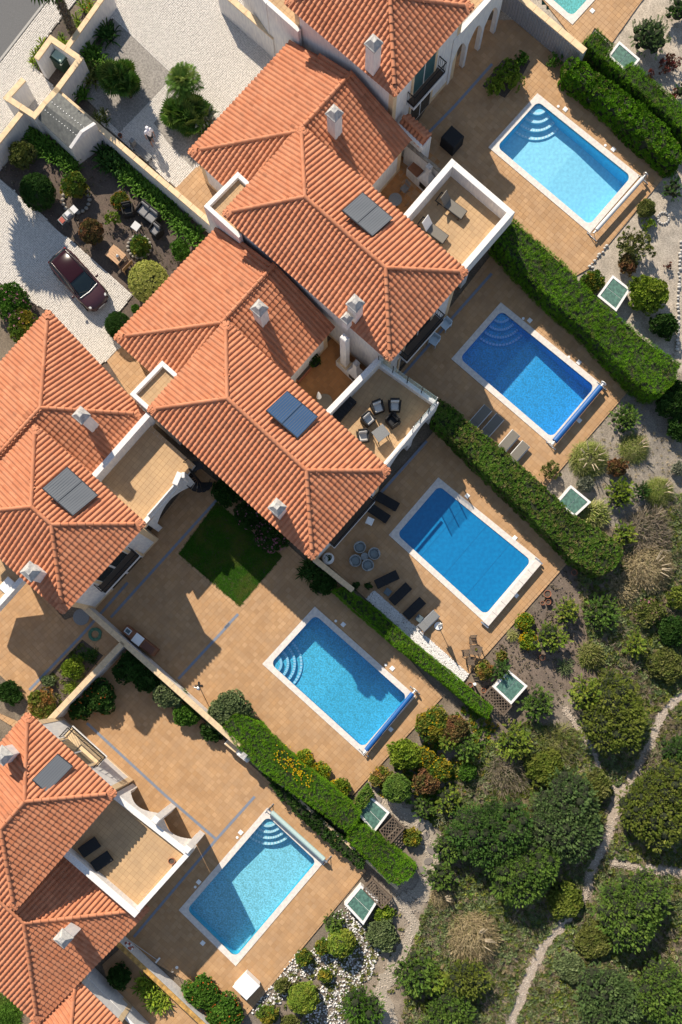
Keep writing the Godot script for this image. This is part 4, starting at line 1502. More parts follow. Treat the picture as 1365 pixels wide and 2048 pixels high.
var A_HOLE := "965,172 1005,120 1062,120 1046,150 1010,196"
var F_BED := "165,1279 207,1311 101,1436 56,1394"
func build_paving() -> void:
	M.bedding = mk(0.44, 0.40, 0.355, 0.95, "grain", 2.0)
	struct("road", MB.new().cap(pts("-300,-200 150,-70 94,0 0,121 -120,275 -300,400"), -0.035, true), M.asphalt)
	var kb := pts("94,0 0,121")
	struct("kerb", line_box(MB.new(), kb[0] + (kb[0] - kb[1]) * 0.6, kb[1] - (kb[0] - kb[1]) * 0.8, 0.16, -0.1, 0.02, 0.015), M.kerb)
	cobbles("pavement", "98,0 150,-70 200,-70 152,0 118,42 58,120 95,160 115,180 70,233 40,228 0,285 -60,290 -60,200 2,124", 0.0, "94,0 0,121", [])
	cobbles("driveway", "205,28 245,-40 470,-40 520,50 600,90 560,130 420,290 470,340 400,330 352,375 190,235 200,215 240,262 348,152 228,38", 0.004, "228,38 348,152", [])
	cobbles("driveway", "-60,320 0,357 29,381 50,404 81,425 115,460 155,491 266,590 237,624 246,690 212,722 150,760 80,700 97,622 40,592 0,565 -60,560", 0.004, "155,491 266,590", [])
	struct("gravel_bed", MB.new().cap(pts("228,38 348,152 240,265 165,190"), 0.008, true), M.gravel)
	struct("gravel_bed", MB.new().cap(pts("350,195 440,240 420,290 385,335 340,290 308,246"), 0.010, true), M.gravel)
	# tiled terraces
	var P: Array = []
	for p in pools: P.append(Geometry2D.offset_polygon(p, -0.1)[0])
	patio("patio", "790,320 960,40 1060,40 1165,115 1347,332 1178,537 1120,570 990,470 830,480", "977,295 1180,467", P + [pts(A_HOLE)])
	patio("patio", "780,770 990,500 1266,772 1092,974 860,790", "903,718 1105,892", P)
	patio("patio", "640,1115 880,850 1141,1120 939,1348 749,1182 732,1197", "778,1070 972,1247", P)
	patio("patio", "180,1220 400,935 480,1000 620,1130 700,1180 885,1395 705,1592 440,1440 250,1280", "525,1328 728,1512", P + [pts("358,1108 434,1004 565,1113 480,1212")])
	patio("patio", "100,1445 248,1295 733,1742 493,2032 240,1885 60,1700", "358,1820 535,1615", P)
	patio("patio", "-60,1120 60,1160 130,1240 195,1215 245,1285 60,1475 -60,1400", "59,1380 222,1235", P + [pts(F_BED), pts("-60,1330 0,1350 58,1405 40,1445 -60,1400")], 150)
	patio("patio", "1040,-60 1150,-60 1330,-60 1278,10 1225,85 1190,55 1165,100", "1043,-234 1243,-58", P, 60)
	patio("patio", "205,1930 242,1895 420,2062 250,2062", "242,1895 405,2048", [], 100)
	patio("entrance_patio", "348,378 398,330 520,440 420,470", "354,374 394,330", [], 100)
	patio("entrance_patio", "214,722 243,692 360,790 290,840", "216,720 243,693", [], 100)
	patio("courtyard", "725,380 825,275 890,330 790,450", "725,380 825,275", [], 120)
	patio("courtyard", "585,770 672,665 765,730 655,860", "585,770 672,665", [], 120)
	# slate coloured drain strips, each tile a piece of its own
	for s in ["859,264 910,212 985,128", "800,757 860,688 905,636 984,547", "669,1090 770,977 854,882", "222,1235 330,1115 435,999", "357,1358 460,1247", "450,1256 477,1228", "59,1380 160,1275 256,1165", "174,1446 328,1588 433,1679", "433,1679 510,1593", "433,1679 350,1777 268,1874"]:
		var p := pts(s)
		var root := Node3D.new()
		root.name = numbered("drain_strip")
		add_child(root)
		root.set_meta("kind", "structure")
		for i in p.size() - 1:
			var n := int(p[i].distance_to(p[i + 1]) / 0.3)
			var d := (p[i + 1] - p[i]) / n
			for k in n:
				var q := p[i] + d * k
				obj("tile", line_box(MB.new(), q + d * 0.02, q + d * 0.98, 0.17, -0.02, 0.0085 + 0.0005 * i), M.strip, root)
	struct("lawn", MB.new().prism(pts("358,1108 434,1004 565,1113 480,1212"), -0.1, -0.015), M.soil)
	struct("planting_bed", MB.new().prism(pts(A_HOLE), -0.1, -0.02), M.soil)
	struct("planting_bed", MB.new().prism(pts(F_BED), -0.1, -0.02), M.soil)
	struct("gravel_strip", MB.new().cap(pts("732,1197 749,1181 939,1349 923,1368"), 0.0, true), M.soil)
	# the dirt path and its branches
	path_line = pts("1400,1370 1350,1400 1318,1440 1300,1490 1272,1545 1240,1585 1225,1640 1212,1685 1180,1750 1172,1790 1125,1850 1085,1895 1060,1950 1040,2000 1015,2060")
	var wd := [16, 18, 17, 18, 20, 26, 20, 18, 20, 13, 16, 22, 21, 19, 21]
	for w in wd: path_half.append(w * S * 0.5)
	struct("path", strip("1400,1370 1350,1400 1318,1440 1300,1490 1272,1545 1240,1585 1225,1640 1212,1685 1180,1750 1172,1790 1125,1850 1085,1895 1060,1950 1040,2000 1015,2060", wd, -0.022, 0.14), M.path)
	var br := "1130,1415 1165,1465 1190,1510 1205,1550 1232,1580"
	path_half[path_half.size() - 1] = -1.0
	path_line.append_array(pts(br))
	for i in 5: path_half.append(0.16)
	path_half[path_half.size() - 1] = -1.0
	struct("path", strip(br, [14, 8, 9, 11, 12], -0.026, 0.08), M.path)
	br = "1225,1725 1290,1735 1400,1750"
	path_line.append_array(pts(br))
	for i in 3: path_half.append(0.3)
	path_half[path_half.size() - 1] = -1.0
	struct("path", strip(br, [8, 9, 12], -0.026, 0.12), M.path)
	br = "735,1590 800,1625 850,1660 868,1710 845,1790 800,1800 830,1850 790,1935 760,1985 790,2070"
	path_line.append_array(pts(br))
	for i in 10: path_half.append(0.4)
	struct("path", strip(br, [26, 30, 34, 36, 40, 30, 20, 34, 34, 24], -0.030, 0.14), M.path_grey)

const OV := 0.35      # eaves overhang
func rect(s: String, y: float) -> Array:
	var p := pts(s, y)
	return [p[0], p[1], p[2], p[3]]

func inset_rect(r: Array, d: float) -> PackedVector2Array:
	var p := PackedVector2Array(r)
	if MB.area(p) < 0: p.reverse()
	return Geometry2D.offset_polygon(p, -d)[0]

func block(house: Node3D, called: String, p: PackedVector2Array, y0: float, y1: float, mat: Material, base := true) -> void:
	var w := obj(called, MB.new().prism(p, y0, y1), mat, house)
	if base:
		var q := Geometry2D.offset_polygon(p, 0.025)[0]
		obj("wall_base", MB.new().ring(_m(q, p), p, -0.05, 0.32), M.cream, w)
		var cen := Vector2.ZERO
		for k in p: cen += k / p.size()
		var e0 := (p[1] - p[0]).normalized()
		for j in p:
			var l := Vector2((j - cen).dot(e0), (j - cen).dot(e0.orthogonal()))
			var k := j - e0 * signf(l.x) * 0.155 - e0.orthogonal() * signf(l.y) * 0.155
			obj("corner_pilaster", MB.new().box(Vector3(k.x, (y0 + y1) * 0.5 - 0.02, k.y), Vector3(0.34, y1 - y0 - 0.05, 0.34), yaw(p[1].x - p[0].x, p[1].y - p[0].y)), M.cream, w)

func _m(q: PackedVector2Array, p: PackedVector2Array) -> PackedVector2Array:     # the offset outline's corners in the order of p
	var o := PackedVector2Array()
	for k in p:
		var best := 0
		for j in q.size():
			if q[j].distance_to(k) < q[best].distance_to(k): best = j
		o.append(q[best])
	return o

# parapets round a flat terrace: the corners of the outer edge in photo pixels at the top of the parapet
func parapet(house: Node3D, line: String, w: float, y0: float, y1: float, mat: Material, called := "parapet") -> void:
	var p := pts(line, y1)
	for i in p.size() - 1:
		var d := (p[i + 1] - p[i]).normalized() * w * 0.5
		obj(called, line_box(MB.new(), p[i] + d * (-1.0 if i == 0 else 1.0), p[i + 1] + d * 1.0, w, y0, y1 - 0.002 * i, 0.015), mat, house)

func balcony(house: Node3D, p: Vector2, q: Vector2, y: float, out: Vector2, depth: float, floor_mat: Material = null) -> void:      # p, q along the wall
	var d := (q - p).normalized()
	var root := obj("balcony_slab", MB.new().prism(PackedVector2Array([p, q, q + out * depth, p + out * depth]), y - 0.16, y), M.white, house)
	var fl := MB.new().prism(PackedVector2Array([p + d * 0.05, q - d * 0.05, q - d * 0.05 + out * (depth - 0.06), p + d * 0.05 + out * (depth - 0.06)]), y, y + 0.02)
	obj("balcony_floor", fl, floor_mat if floor_mat else M.wood_grey, root)
	var b := MB.new()
	var a0 := p + out * (depth - 0.04) + d * 0.04; var a1 := q + out * (depth - 0.04) - d * 0.04
	for k in [[p + d * 0.04, a0], [a0, a1], [a1, q - d * 0.04]]:
		for yy in [0.12, 0.92]: line_box(b, k[0], k[1], 0.05, y + yy, y + yy + 0.045)
		var n := int((k[0] as Vector2).distance_to(k[1]) / 0.13)
		for i in n + 1:
			var c: Vector2 = (k[0] as Vector2).lerp(k[1], float(i) / maxf(1, n))
			b.box(v3(c, y + 0.5), Vector3(0.022, 0.8, 0.022))
	obj("railing", b, M.dark_metal, root)

func window_on(house: Node3D, p: Vector2, q: Vector2, y0: float, y1: float, out: Vector2, mat: Material, trim := true) -> void:
	var w := obj("window", line_box(MB.new(), p + out * 0.01, q + out * 0.01, 0.06, y0, y1), M.white_old, house)
	var n := 2
	for i in n:
		var a := p.lerp(q, (i + 0.06) / n) + out * 0.045; var b := p.lerp(q, (i + 0.94) / n) + out * 0.045
		obj("pane", line_box(MB.new(), a, b, 0.03, y0 + 0.08, y1 - 0.08), mat, w)
	if trim:
		var d := (q - p).normalized()
		var t := MB.new()
		line_box(t, p - d * 0.16 + out * 0.02, q + d * 0.16 + out * 0.02, 0.09, y1, y1 + 0.14)
		line_box(t, p - d * 0.16 + out * 0.02, p + out * 0.02, 0.09, y0, y1)
		line_box(t, q + out * 0.02, q + d * 0.16 + out * 0.02, 0.09, y0, y1)
		obj("window_surround", t, M.cream, w)

# a point on a wall of the block: t along the side i, and the side's outward direction
func side(p: PackedVector2Array, near: String, h: float) -> Array:
	var q := pts(near, h)[0]
	var best := 0
	var bd := 1e9
	for i in p.size():
		var c := Geometry2D.get_closest_point_to_segment(q, p[i], p[(i + 1) % p.size()])
		if c.distance_to(q) < bd:
			bd = c.distance_to(q); best = i
	var a := p[best]; var b := p[(best + 1) % p.size()]
	var d := (b - a).normalized()
	var out := Vector2(d.y, -d.x)
	var cen := Vector2.ZERO
	for k in p: cen += k / p.size()
	if out.dot(a - cen) < 0: out = -out
	return [a, b, out]

func terrace_floor(house: Node3D, outline: String, y: float, a: String, parts := 40) -> void:
	var p := pts(outline, y)
	var f := obj("terrace_floor", MB.new().prism(p, y - 0.3, y - 0.012), M.white, house)
	var l := pts(a, y)
	pave(f, p, l[0], l[1], y, 0.298, [], M.paver_terrace, func(): return terr_color(), parts)

func terr_color() -> Color:
	var k := rng.randf_range(0.93, 1.06)
	return Color(0.49 * k, 0.325 * k, 0.175 * k)

const ME := 5.9       # main eaves
const MR := 1.25      # rise of the main roofs
const WE := 3.3       # eaves of the low wings
const WR := 1.5

func build_houses() -> void:
	# ---- first villa
	var h := thing("villa", "top villa, its tiled hip roof cut by the photo's top edge", "house", Vector3.ZERO, 0.0, "white villas with clay tile roofs")
	var r := rect("571,6 790,192 947,15 728,-171", ME)
	roof(h, "roof", r[0], r[1], r[2], r[3], ME, MR, true, true, 150)
	var wp := inset_rect(r, OV)
	block(h, "wall", wp, -0.05, ME - 0.1, M.white)
	box_chimney(h, 748, 80, 8.3, 6.0, 0.66, -0.75)
	var s := side(wp, "860,160", 3.0)
	var sa: Vector2 = s[0]; var sb: Vector2 = s[1]; var so: Vector2 = s[2]
	if g(790, 192, ME).distance_to(v3(sa, ME)) > g(790, 192, ME).distance_to(v3(sb, ME)):
		var t := sa; sa = sb; sb = t
	window_on(h, sa.lerp(sb, 0.30), sa.lerp(sb, 0.62), 3.1, 5.2, so, M.shutter)
	balcony(h, sa.lerp(sb, 0.22), sa.lerp(sb, 0.70), 3.0, so, 0.6)
	window_on(h, sa.lerp(sb, 0.30), sa.lerp(sb, 0.62), 0.05, 2.2, so, M.window)
	parapet(h, "480,-75 533,2 596,58", 0.26, 0.0, 4.4, M.white)
	terrace_floor(h, "470,-60 533,2 596,58 620,20 560,-60", 4.15, "533,2 596,58", 20)
	# its raised terrace towards the pool, on arches
	terrace_floor(h, "900,70 1038,-75 900,-230 770,-90", 3.2, "905,75 985,-15", 10)
	var ar := MB.new()
	var ap := pts("905,78 1010,-38", 4.0)
	shaped_wall(ar, ap[0], ap[1], 0.3, arches(3, 0.05, 1.9, 2.8, 4.0))
	obj("arcade", ar, M.white, h)
	# small tiled canopy by the yard door
	var cp := pts("797,248 815,226 862,268 843,292", 2.5)
	roof(h, "canopy_roof", cp[0], cp[3], cp[2], cp[1], 2.35, 0.28, false, false, 20)
	obj("canopy_wall", line_box(MB.new(), cp[0], cp[3], 0.2, 0.0, 2.5, 0.02), M.white, h)
	obj("canopy_wall", line_box(MB.new(), cp[3], cp[2], 0.16, 0.0, 2.28, 0.02), M.white, h)
	# ---- second villa
	h = thing("villa", "second villa from the top, with a grey solar panel and two sunbeds on its terrace", "house", Vector3.ZERO, 0.0, "white villas with clay tile roofs")
	r = rect("447,428 780,721 935,545 603,255", ME)
	roof(h, "roof", r[0], r[1], r[2], r[3], ME, MR, true, true, 180)
	wp = inset_rect(r, OV)
	block(h, "wall", wp, -0.05, ME - 0.1, M.white)
	box_chimney(h, 711, 603, 8.1, 6.0, 0.75, 0.66)
	box_chimney(h, 694, 633, 7.3, 6.0, 0.75, 0.66, 0.4)
	solar(h, "726,384 787,436 745,473 684,421", [6.95, 6.42, 6.95, 7.42], true, M.panel)
	var w2 := rect("378,305 584,82 822,278 612,520", WE)
	roof(h, "wing_roof", w2[0], w2[1], w2[2], w2[3], WE, WR, true, false, 120)
	block(h, "wing_wall", inset_rect(w2, OV), -0.05, WE - 0.1, M.white)
	box_chimney(h, 669, 221, 6.4, 3.9, 0.75, 0.66)
	parapet(h, "478,470 414,412 476,349 500,371", 0.26, 0.0, 4.65, M.white)
	terrace_floor(h, "478,470 414,412 476,349 540,410", 4.42, "414,412 476,349", 20)
	terrace_floor(h, "790,470 905,327 1022,425 890,580", 3.2, "905,327 1022,425", 60)
	parapet(h, "790,458 905,325 1022,425 894,573", 0.36, 2.9, 4.2, M.white)
	ar = MB.new()
	ap = pts("1022,425 930,531", 3.0)
	shaped_wall(ar, ap[0], ap[1], 0.32, arches(1, 0.12, 1.5, 2.5, 2.95))
	obj("arcade", ar, M.white, h)
	ar = MB.new()
	ap = pts("905,327 1022,425", 3.0)
	shaped_wall(ar, ap[0], ap[1], 0.32, arches(1, 0.12, 1.5, 2.5, 2.95))
	obj("arcade", ar, M.white, h)
	var yp := pts("905,325 790,458", 3.0)
	obj("terrace_wall", line_box(MB.new(), yp[0], yp[1], 0.3, -0.05, 2.9), M.white, h)
	s = side(wp, "850,640", 5.0)
	sa = s[0]; sb = s[1]; so = s[2]
	if g(780, 721, ME).distance_to(v3(sa, ME)) > g(780, 721, ME).distance_to(v3(sb, ME)):
		var t := sa; sa = sb; sb = t
	window_on(h, sa.lerp(sb, 0.25), sa.lerp(sb, 0.65), 3.1, 5.2, so, M.window)
	balcony(h, sa.lerp(sb, 0.18), sa.lerp(sb, 0.74), 3.0, so, 0.65)
	window_on(h, sa.lerp(sb, 0.2), sa.lerp(sb, 0.7), 0.05, 2.2, so, M.window)
	# the flue and oven hood against the long wall over the lower yard
	var fp := g(690, 690, 4.0)
	obj("flue", MB.new().cbox(Vector3(fp.x, 2.6, fp.z), Vector3(0.45, 5.2, 0.36), yaw(0.75, 0.66), 0.05), M.white, h)
	# ---- third villa
	h = thing("villa", "middle villa with a blue solar panel and white cushioned armchairs on its terrace", "house", Vector3.ZERO, 0.0, "white villas with clay tile roofs")
	r = rect("297,820 625,1118 780,942 452,644", ME)
	roof(h, "roof", r[0], r[1], r[2], r[3], ME, MR, true, true, 180)
	wp = inset_rect(r, OV)
	block(h, "wall", wp, -0.05, ME - 0.1, M.white)
	box_chimney(h, 554, 1013, 7.9, 6.0, 0.75, 0.66)
	solar(h, "575,781 637,833 595,877 532,821", [6.95, 6.42, 6.95, 7.42], true, M.panel_blue)
	w2 = rect("230,676 436,456 669,652 462,886", WE)
	roof(h, "wing_roof", w2[0], w2[1], w2[2], w2[3], WE, WR, true, false, 120)
	block(h, "wing_wall", inset_rect(w2, OV), -0.05, WE - 0.1, M.white)
	box_chimney(h, 518, 613, 6.3, 3.9, 0.75, 0.66)
	parapet(h, "330,845 266,788 325,727 352,751", 0.26, 0.0, 4.65, M.white)
	terrace_floor(h, "330,845 266,788 325,727 390,790", 4.42, "266,788 325,727", 20)
	terrace_floor(h, "640,845 755,725 875,803 738,968", 3.2, "755,725 875,803", 60)
	parapet(h, "640,841 755,722", 0.34, 2.9, 4.2, M.white)
	parapet(h, "757,725 872,806", 0.26, 2.9, 3.7, M.white)
	parapet(h, "873,806 742,962", 0.24, 2.9, 3.62, M.white)
	yp = pts("757,722 640,845", 3.0)
	obj("terrace_wall", line_box(MB.new(), yp[0], yp[1], 0.28, -0.05, 2.9), M.white, h)
	ar = MB.new()
	ap = pts("872,808 770,930", 3.0)
	shaped_wall(ar, ap[0], ap[1], 0.3, arches(2, 0.09, 1.5, 2.5, 2.95))
	obj("arcade", ar, M.white, h)
	# glass windbreaks on two sides
	for k in [["757,725 872,806", 4], ["873,807 825,863", 3]]:
		var p := pts(k[0], 3.7)
		var n: int = k[1]
		for i in n:
			var a := p[0].lerp(p[1], (i + 0.03) / n); var b := p[0].lerp(p[1], (i + 0.97) / n)
			obj("glass_panel", line_box(MB.new(), a, b, 0.015, 3.62, 4.75), M.glass, h)
		for i in n + 1:
			obj("glass_post", MB.new().box(v3(p[0].lerp(p[1], float(i) / n), 4.2), Vector3(0.05, 1.16, 0.05)), M.dark_metal if i < n else M.white, h)
	var rl := pts("822,866 768,930", 3.9)
	var rb := MB.new()
	line_box(rb, rl[0], rl[1], 0.16, 3.86, 3.92, 0.01)
	obj("rail", rb, M.white, h)
	s = side(wp, "700,1030", 5.0)
	sa = s[0]; sb = s[1]; so = s[2]
	window_on(h, sa.lerp(sb, 0.22), sa.lerp(sb, 0.75), 3.1, 5.2, so, M.window)
	balcony(h, sa.lerp(sb, 0.18), sa.lerp(sb, 0.8), 3.0, so, 0.6)
	# ---- fourth villa
	h = thing("villa", "villa at the photo's left edge with a grey two-part solar panel above its sunny terrace", "house", Vector3.ZERO, 0.0, "white villas with clay tile roofs")
	r = rect("-92,1030 127,1226 290,1048 71,852", ME)
	roof(h, "roof", r[0], r[1], r[2], r[3], ME, MR, true, true, 150)
	wp = inset_rect(r, OV)
	block(h, "wall", wp, -0.05, ME - 0.1, M.white)
	box_chimney(h, 58, 1142, 7.9, 6.0, 0.75, 0.66, 0.7)
	solar(h, "135,933 197,990 146,1032 84,977", [6.95, 6.42, 6.95, 7.42], true, M.panel)
	w2 = rect("-104,846 97,622 290,829 110,1030", WE + 0.4)
	roof(h, "wing_roof", w2[1], w2[2], w2[3], w2[0], WE + 0.4, WR, false, false, 0) if false else roof(h, "wing_roof", w2[3], w2[2], w2[1], w2[0], WE + 0.4, WR, false, true, 120)
	block(h, "wing_wall", inset_rect(w2, OV), -0.05, WE + 0.3, M.white)
	box_chimney(h, 160, 828, 6.6, 4.2, 0.75, 0.66)
	terrace_floor(h, "195,955 290,840 390,930 290,1055", 3.2, "290,840 195,955", 80)
	parapet(h, "185,955 294,832", 0.34, 2.9, 4.3, M.white)
	ar = MB.new()
	ap = pts("287,1042 372,946", 3.7)
	var stn := arches(1, 0.1, 1.5, 2.9, 3.35)
	shaped_wall(ar, ap[0], ap[1], 0.28, stn)
	obj("arcade", ar, M.white, h)
	parapet(h, "296,1030 357,960", 0.1, 3.3, 3.95, M.white, "railing")
	parapet(h, "352,964 358,950 364,950", 0.34, 2.9, 4.2, M.white, "terrace_pier")
	s = side(wp, "230,1140", 5.0)
	sa = s[0]; sb = s[1]; so = s[2]
	if g(127, 1226, ME).distance_to(v3(sa, ME)) > g(127, 1226, ME).distance_to(v3(sb, ME)):
		var t := sa; sa = sb; sb = t
	window_on(h, sa.lerp(sb, 0.34), sa.lerp(sb, 0.72), 3.1, 5.2, so, M.window)
	balcony(h, sa.lerp(sb, 0.28), sa.lerp(sb, 0.78), 3.0, so, 0.65)
	window_on(h, sa.lerp(sb, 0.3), sa.lerp(sb, 0.76), 0.05, 2.3, so, M.window)
	terrace_floor(h, "-60,1120 20,1110 45,1150 -20,1225 -80,1180", 3.1, "45,1160 0,1205", 10)
	parapet(h, "50,1150 -20,1228", 0.3, 2.8, 3.5, M.white)
	obj("rooflight", MB.new().cbox(g(14, 1170, 3.2), Vector3(0.9, 0.16, 0.55), yaw(0.66, -0.75), 0.03), M.plastic, h)
	# ---- fifth villa, turned the other way
	h = thing("villa", "lowest villa at the bottom left, turned across the others, with one dark solar panel", "house", Vector3.ZERO, 0.0, "white villas with clay tile roofs")
	r = rect("56,1427 233,1586 30,1819 -147,1660", ME)
	roof(h, "roof", r[0], r[3], r[2], r[1], ME, MR, true, true, 150)
	wp = inset_rect(r, OV)
	block(h, "wall", wp, -0.05, ME - 0.1, M.white)
	box_chimney(h, 2, 1512, 7.9, 6.0, 0.75, 0.66, 0.7)
	solar(h, "116,1507 147,1532 94,1587 64,1560", [6.72, 6.40, 6.75, 7.05], false, M.panel)
	w2 = rect("298,1818 76,2046 -190,1800 30,1580", WE)
	roof(h, "wing_roof", w2[2], w2[1], w2[0], w2[3], WE, WR + 0.35, false, true, 150)
	block(h, "wing_wall", inset_rect(w2, OV), -0.05, WE - 0.1, M.white)
	box_chimney(h, 124, 1880, 6.2, 4.2, 0.75, 0.66, 0.7)
	w2 = rect("152,1958 245,2050 118,2190 20,2092", 3.0)
	roof(h, "porch_roof", w2[2], w2[1], w2[0], w2[3], 3.0, 0.9, true, true, 60)
	block(h, "porch_wall", inset_rect(w2, 0.1), -0.05, 2.8, M.white)
	parapet(h, "168,1950 290,2075", 0.2, 0.0, 1.6, M.white, "porch_parapet")
	terrace_floor(h, "128,1703 235,1590 382,1705 272,1822", 3.85, "128,1703 272,1822", 60)
	parapet(h, "120,1697 269,1826", 0.42, 2.9, 4.6, M.white)
	parapet(h, "268,1828 374,1710", 0.3, 2.9, 4.4, M.white)
	yp = pts("268,1826 374,1710", 3.0)
	obj("terrace_wall", line_box(MB.new(), yp[0], yp[1], 0.24, -0.05, 2.9), M.white, h)
	ar = MB.new()
	ap = pts("228,1590 376,1706", 4.1)
	stn = arches(2, 0.07, 1.8, 3.45, 4.15)
	shaped_wall(ar, ap[0], ap[1], 0.36, stn)
	obj("arcade", ar, M.white, h)
	for q in ["312,1640", "375,1699"]:
		var c := pts(q, 4.6)[0]
		obj("terrace_pier", MB.new().cbox(v3(c, 2.32), Vector3(0.40, 4.64, 0.40), yaw(0.78, 0.62), 0.03), M.white, h)
	s = side(wp, "170,1500", 5.0)
	sa = s[0]; sb = s[1]; so = s[2]
	window_on(h, sa.lerp(sb, 0.3), sa.lerp(sb, 0.65), 3.1, 5.2, so, M.window)
	balcony(h, sa.lerp(sb, 0.24), sa.lerp(sb, 0.7), 3.0, so, 0.78, M.cream)

func build_walls() -> void:
	garden_wall("garden_wall", "wall with cream coping by the pavement at the photo's top, below the palm trunk", "216,-20 134,95", 0.32, 1.5, M.cream)
	garden_wall("bin_enclosure", "three-sided cream coped enclosure round the green wheelie bin", "76,113 102,77 160,117 113,180", 0.36, 1.75, M.cream)
	garden_wall("gate_enclosure", "empty three-sided cream coped enclosure at the left by the grey shed roof", "44,162 14,195 69,231 113,180", 0.36, 1.75, M.cream)
	garden_wall("garden_wall", "short wall with cream coping running out of the photo's left edge", "42,226 -30,316", 0.34, 1.6, M.cream)
	garden_wall("garden_wall", "long wall with cream coping between the gravel garden and the furnished mulch garden", "115,183 424,447", 0.34, 1.6, M.cream)
	garden_wall("garden_wall", "wall with cream coping along the upper driveway beside the top villa", "440,-22 545,70", 0.36, 1.9, M.cream)
	var w := garden_wall("garden_wall", "wall faced with grey ribbed slats beside the turquoise pool", "1000,-42 1166,98", 0.42, 1.75, M.cream)
	var p := pts("1000,-42 1166,98", 1.75)
	var d := (p[1] - p[0]).normalized()
	var n := int(p[0].distance_to(p[1]) / 0.21)
	for i in n:
		var q := p[0].lerp(p[1], (i + 0.5) / n) + Vector2(-d.y, d.x) * 0.2 - p[0]
		obj("slat", MB.new().cbox(v3(q, 0.82), Vector3(0.16, 1.6, 0.05), yaw(d.x, d.y), 0.008), M.grey_slat, w)
	garden_wall("garden_wall", "long wall from the left villa's corner down between the two lower pools", "168,1214 250,1287 440,1457 476,1489", 0.36, 1.6, M.stone_cap2)
	garden_wall("garden_wall", "thin low wall under the yellow flowered hedge down to the grey path bend", "478,1494 640,1637 794,1776", 0.2, 0.7, M.stone_cap2)
	garden_wall("garden_wall", "wall with cream coping between the small planted bed and the dark corner shrubs", "243,1289 99,1441", 0.36, 1.6, M.stone_cap2)
	garden_wall("garden_wall", "yellow coped wall at the bottom left with the life ring on it", "236,1888 415,2058", 0.30, 1.4, M.ochre)
	garden_wall("garden_wall", "short stone coped wall end below the white round planter", "632,1120 702,1177", 0.34, 1.3, M.stone_cap2)
	garden_wall("yard_wall", "yard wall with grey top behind the white outdoor oven", "815,287 870,332 905,362", 0.24, 2.0, M.stone_cap)

# ---------------------------------------------------------------- furniture and other objects
func sunbed(called: String, label: String, at: Vector3, turn: float, fabric: Material, frame: Material, back: float, group: String, towel := false) -> Node3D:
	var t := thing(called, label, "sunbed", at, turn, group)
	var fr := MB.new()
	for s in [-0.31, 0.31]: fr.box(Vector3(0, 0.30, s), Vector3(1.94, 0.05, 0.05))
	for x in [-0.95, 0.0, 0.95]: fr.box(Vector3(x, 0.298, 0), Vector3(0.05, 0.045, 0.57))
	obj("frame", fr, frame, t)
	for x in [-0.75, 0.78]:
		for s in [-0.30, 0.30]: obj("leg", MB.new().box(Vector3(x, 0.137, s), Vector3(0.05, 0.275, 0.05)), frame, t)
	obj("seat", MB.new().cbox(Vector3(0.33, 0.345, 0), Vector3(1.26, 0.05, 0.6), 0, 0.02), fabric, t)
	var a := back
	var c := Vector3(-0.30 - cos(a) * 0.33, 0.345 + sin(a) * 0.33, 0)
	var bk := obj("backrest", MB.new().box(Vector3.ZERO, Vector3(0.66, 0.05, 0.6)), fabric, t)
	bk.position = c
	bk.rotation.z = -a
	if towel:
		var tw := obj("towel", MB.new().cbox(Vector3(0.0, 0.035, 0), Vector3(0.70, 0.025, 0.62), 0, 0.008), M.plastic, t)
		tw.position = c
		tw.rotation.z = -a
	return t

func armchair(called: String, label: String, at: Vector3, turn: float, shell: Material, pad: Material, group: String) -> Node3D:     # faces +x
	var t := thing(called, label, "armchair", at, turn, group)
	obj("seat_base", MB.new().cbox(Vector3(0.02, 0.19, 0), Vector3(0.62, 0.30, 0.62), 0, 0.03), shell, t)
	var b := MB.new()
	b.cbox(Vector3(-0.30, 0.42, 0), Vector3(0.10, 0.80, 0.56), 0, 0.04)
	obj("backrest", b, shell, t)
	for s in [-1.0, 1.0]: obj("armrest", MB.new().cbox(Vector3(0.01, 0.32, 0.325 * s), Vector3(0.60, 0.60, 0.085), 0.12 * s, 0.035), shell, t)
	obj("seat_cushion", MB.new().cbox(Vector3(0.05, 0.40, 0), Vector3(0.50, 0.13, 0.52), 0, 0.05), pad, t)
	obj("back_cushion", MB.new().cbox(Vector3(-0.19, 0.58, 0), Vector3(0.13, 0.36, 0.50), 0, 0.05), pad, t)
	for x in [-0.25, 0.28]:
		for s in [-0.25, 0.25]: obj("leg", MB.new().box(Vector3(x, 0.02, s), Vector3(0.05, 0.05, 0.05)), shell, t)
	return t

func table(called: String, label: String, at: Vector3, turn: float, sx: float, sz: float, h: float, mat: Material, legs: Material, round_top: bool, group := "", slats := 0) -> Node3D:
	var t := thing(called, label, "table", at, turn, group)
	if round_top:
		obj("tabletop", MB.new().lathe([Vector2(0, h - 0.04), Vector2(sx * 0.48, h - 0.04), Vector2(sx * 0.5, h - 0.02), Vector2(sx * 0.49, h), Vector2(0, h)], 24), mat, t)
		obj("stem", MB.new().lathe([Vector2(0.2, 0), Vector2(0.2, 0.03), Vector2(0.04, 0.06), Vector2(0.035, h - 0.04)], 12), legs, t)
	else:
		if slats > 0:
			for i in slats: obj("slat", MB.new().box(Vector3(0, h - 0.015, -sz * 0.5 + sz * (i + 0.5) / slats), Vector3(sx, 0.03, sz / slats - 0.012)), mat, t)
		else: obj("tabletop", MB.new().cbox(Vector3(0, h - 0.02, 0), Vector3(sx, 0.04, sz), 0, 0.012), mat, t)
		for x in [-1.0, 1.0]:
			for z in [-1.0, 1.0]: obj("leg", MB.new().box(Vector3(x * (sx * 0.5 - 0.06), (h - 0.04) * 0.5, z * (sz * 0.5 - 0.06)), Vector3(0.05, h - 0.04, 0.05)), legs, t)
	return t

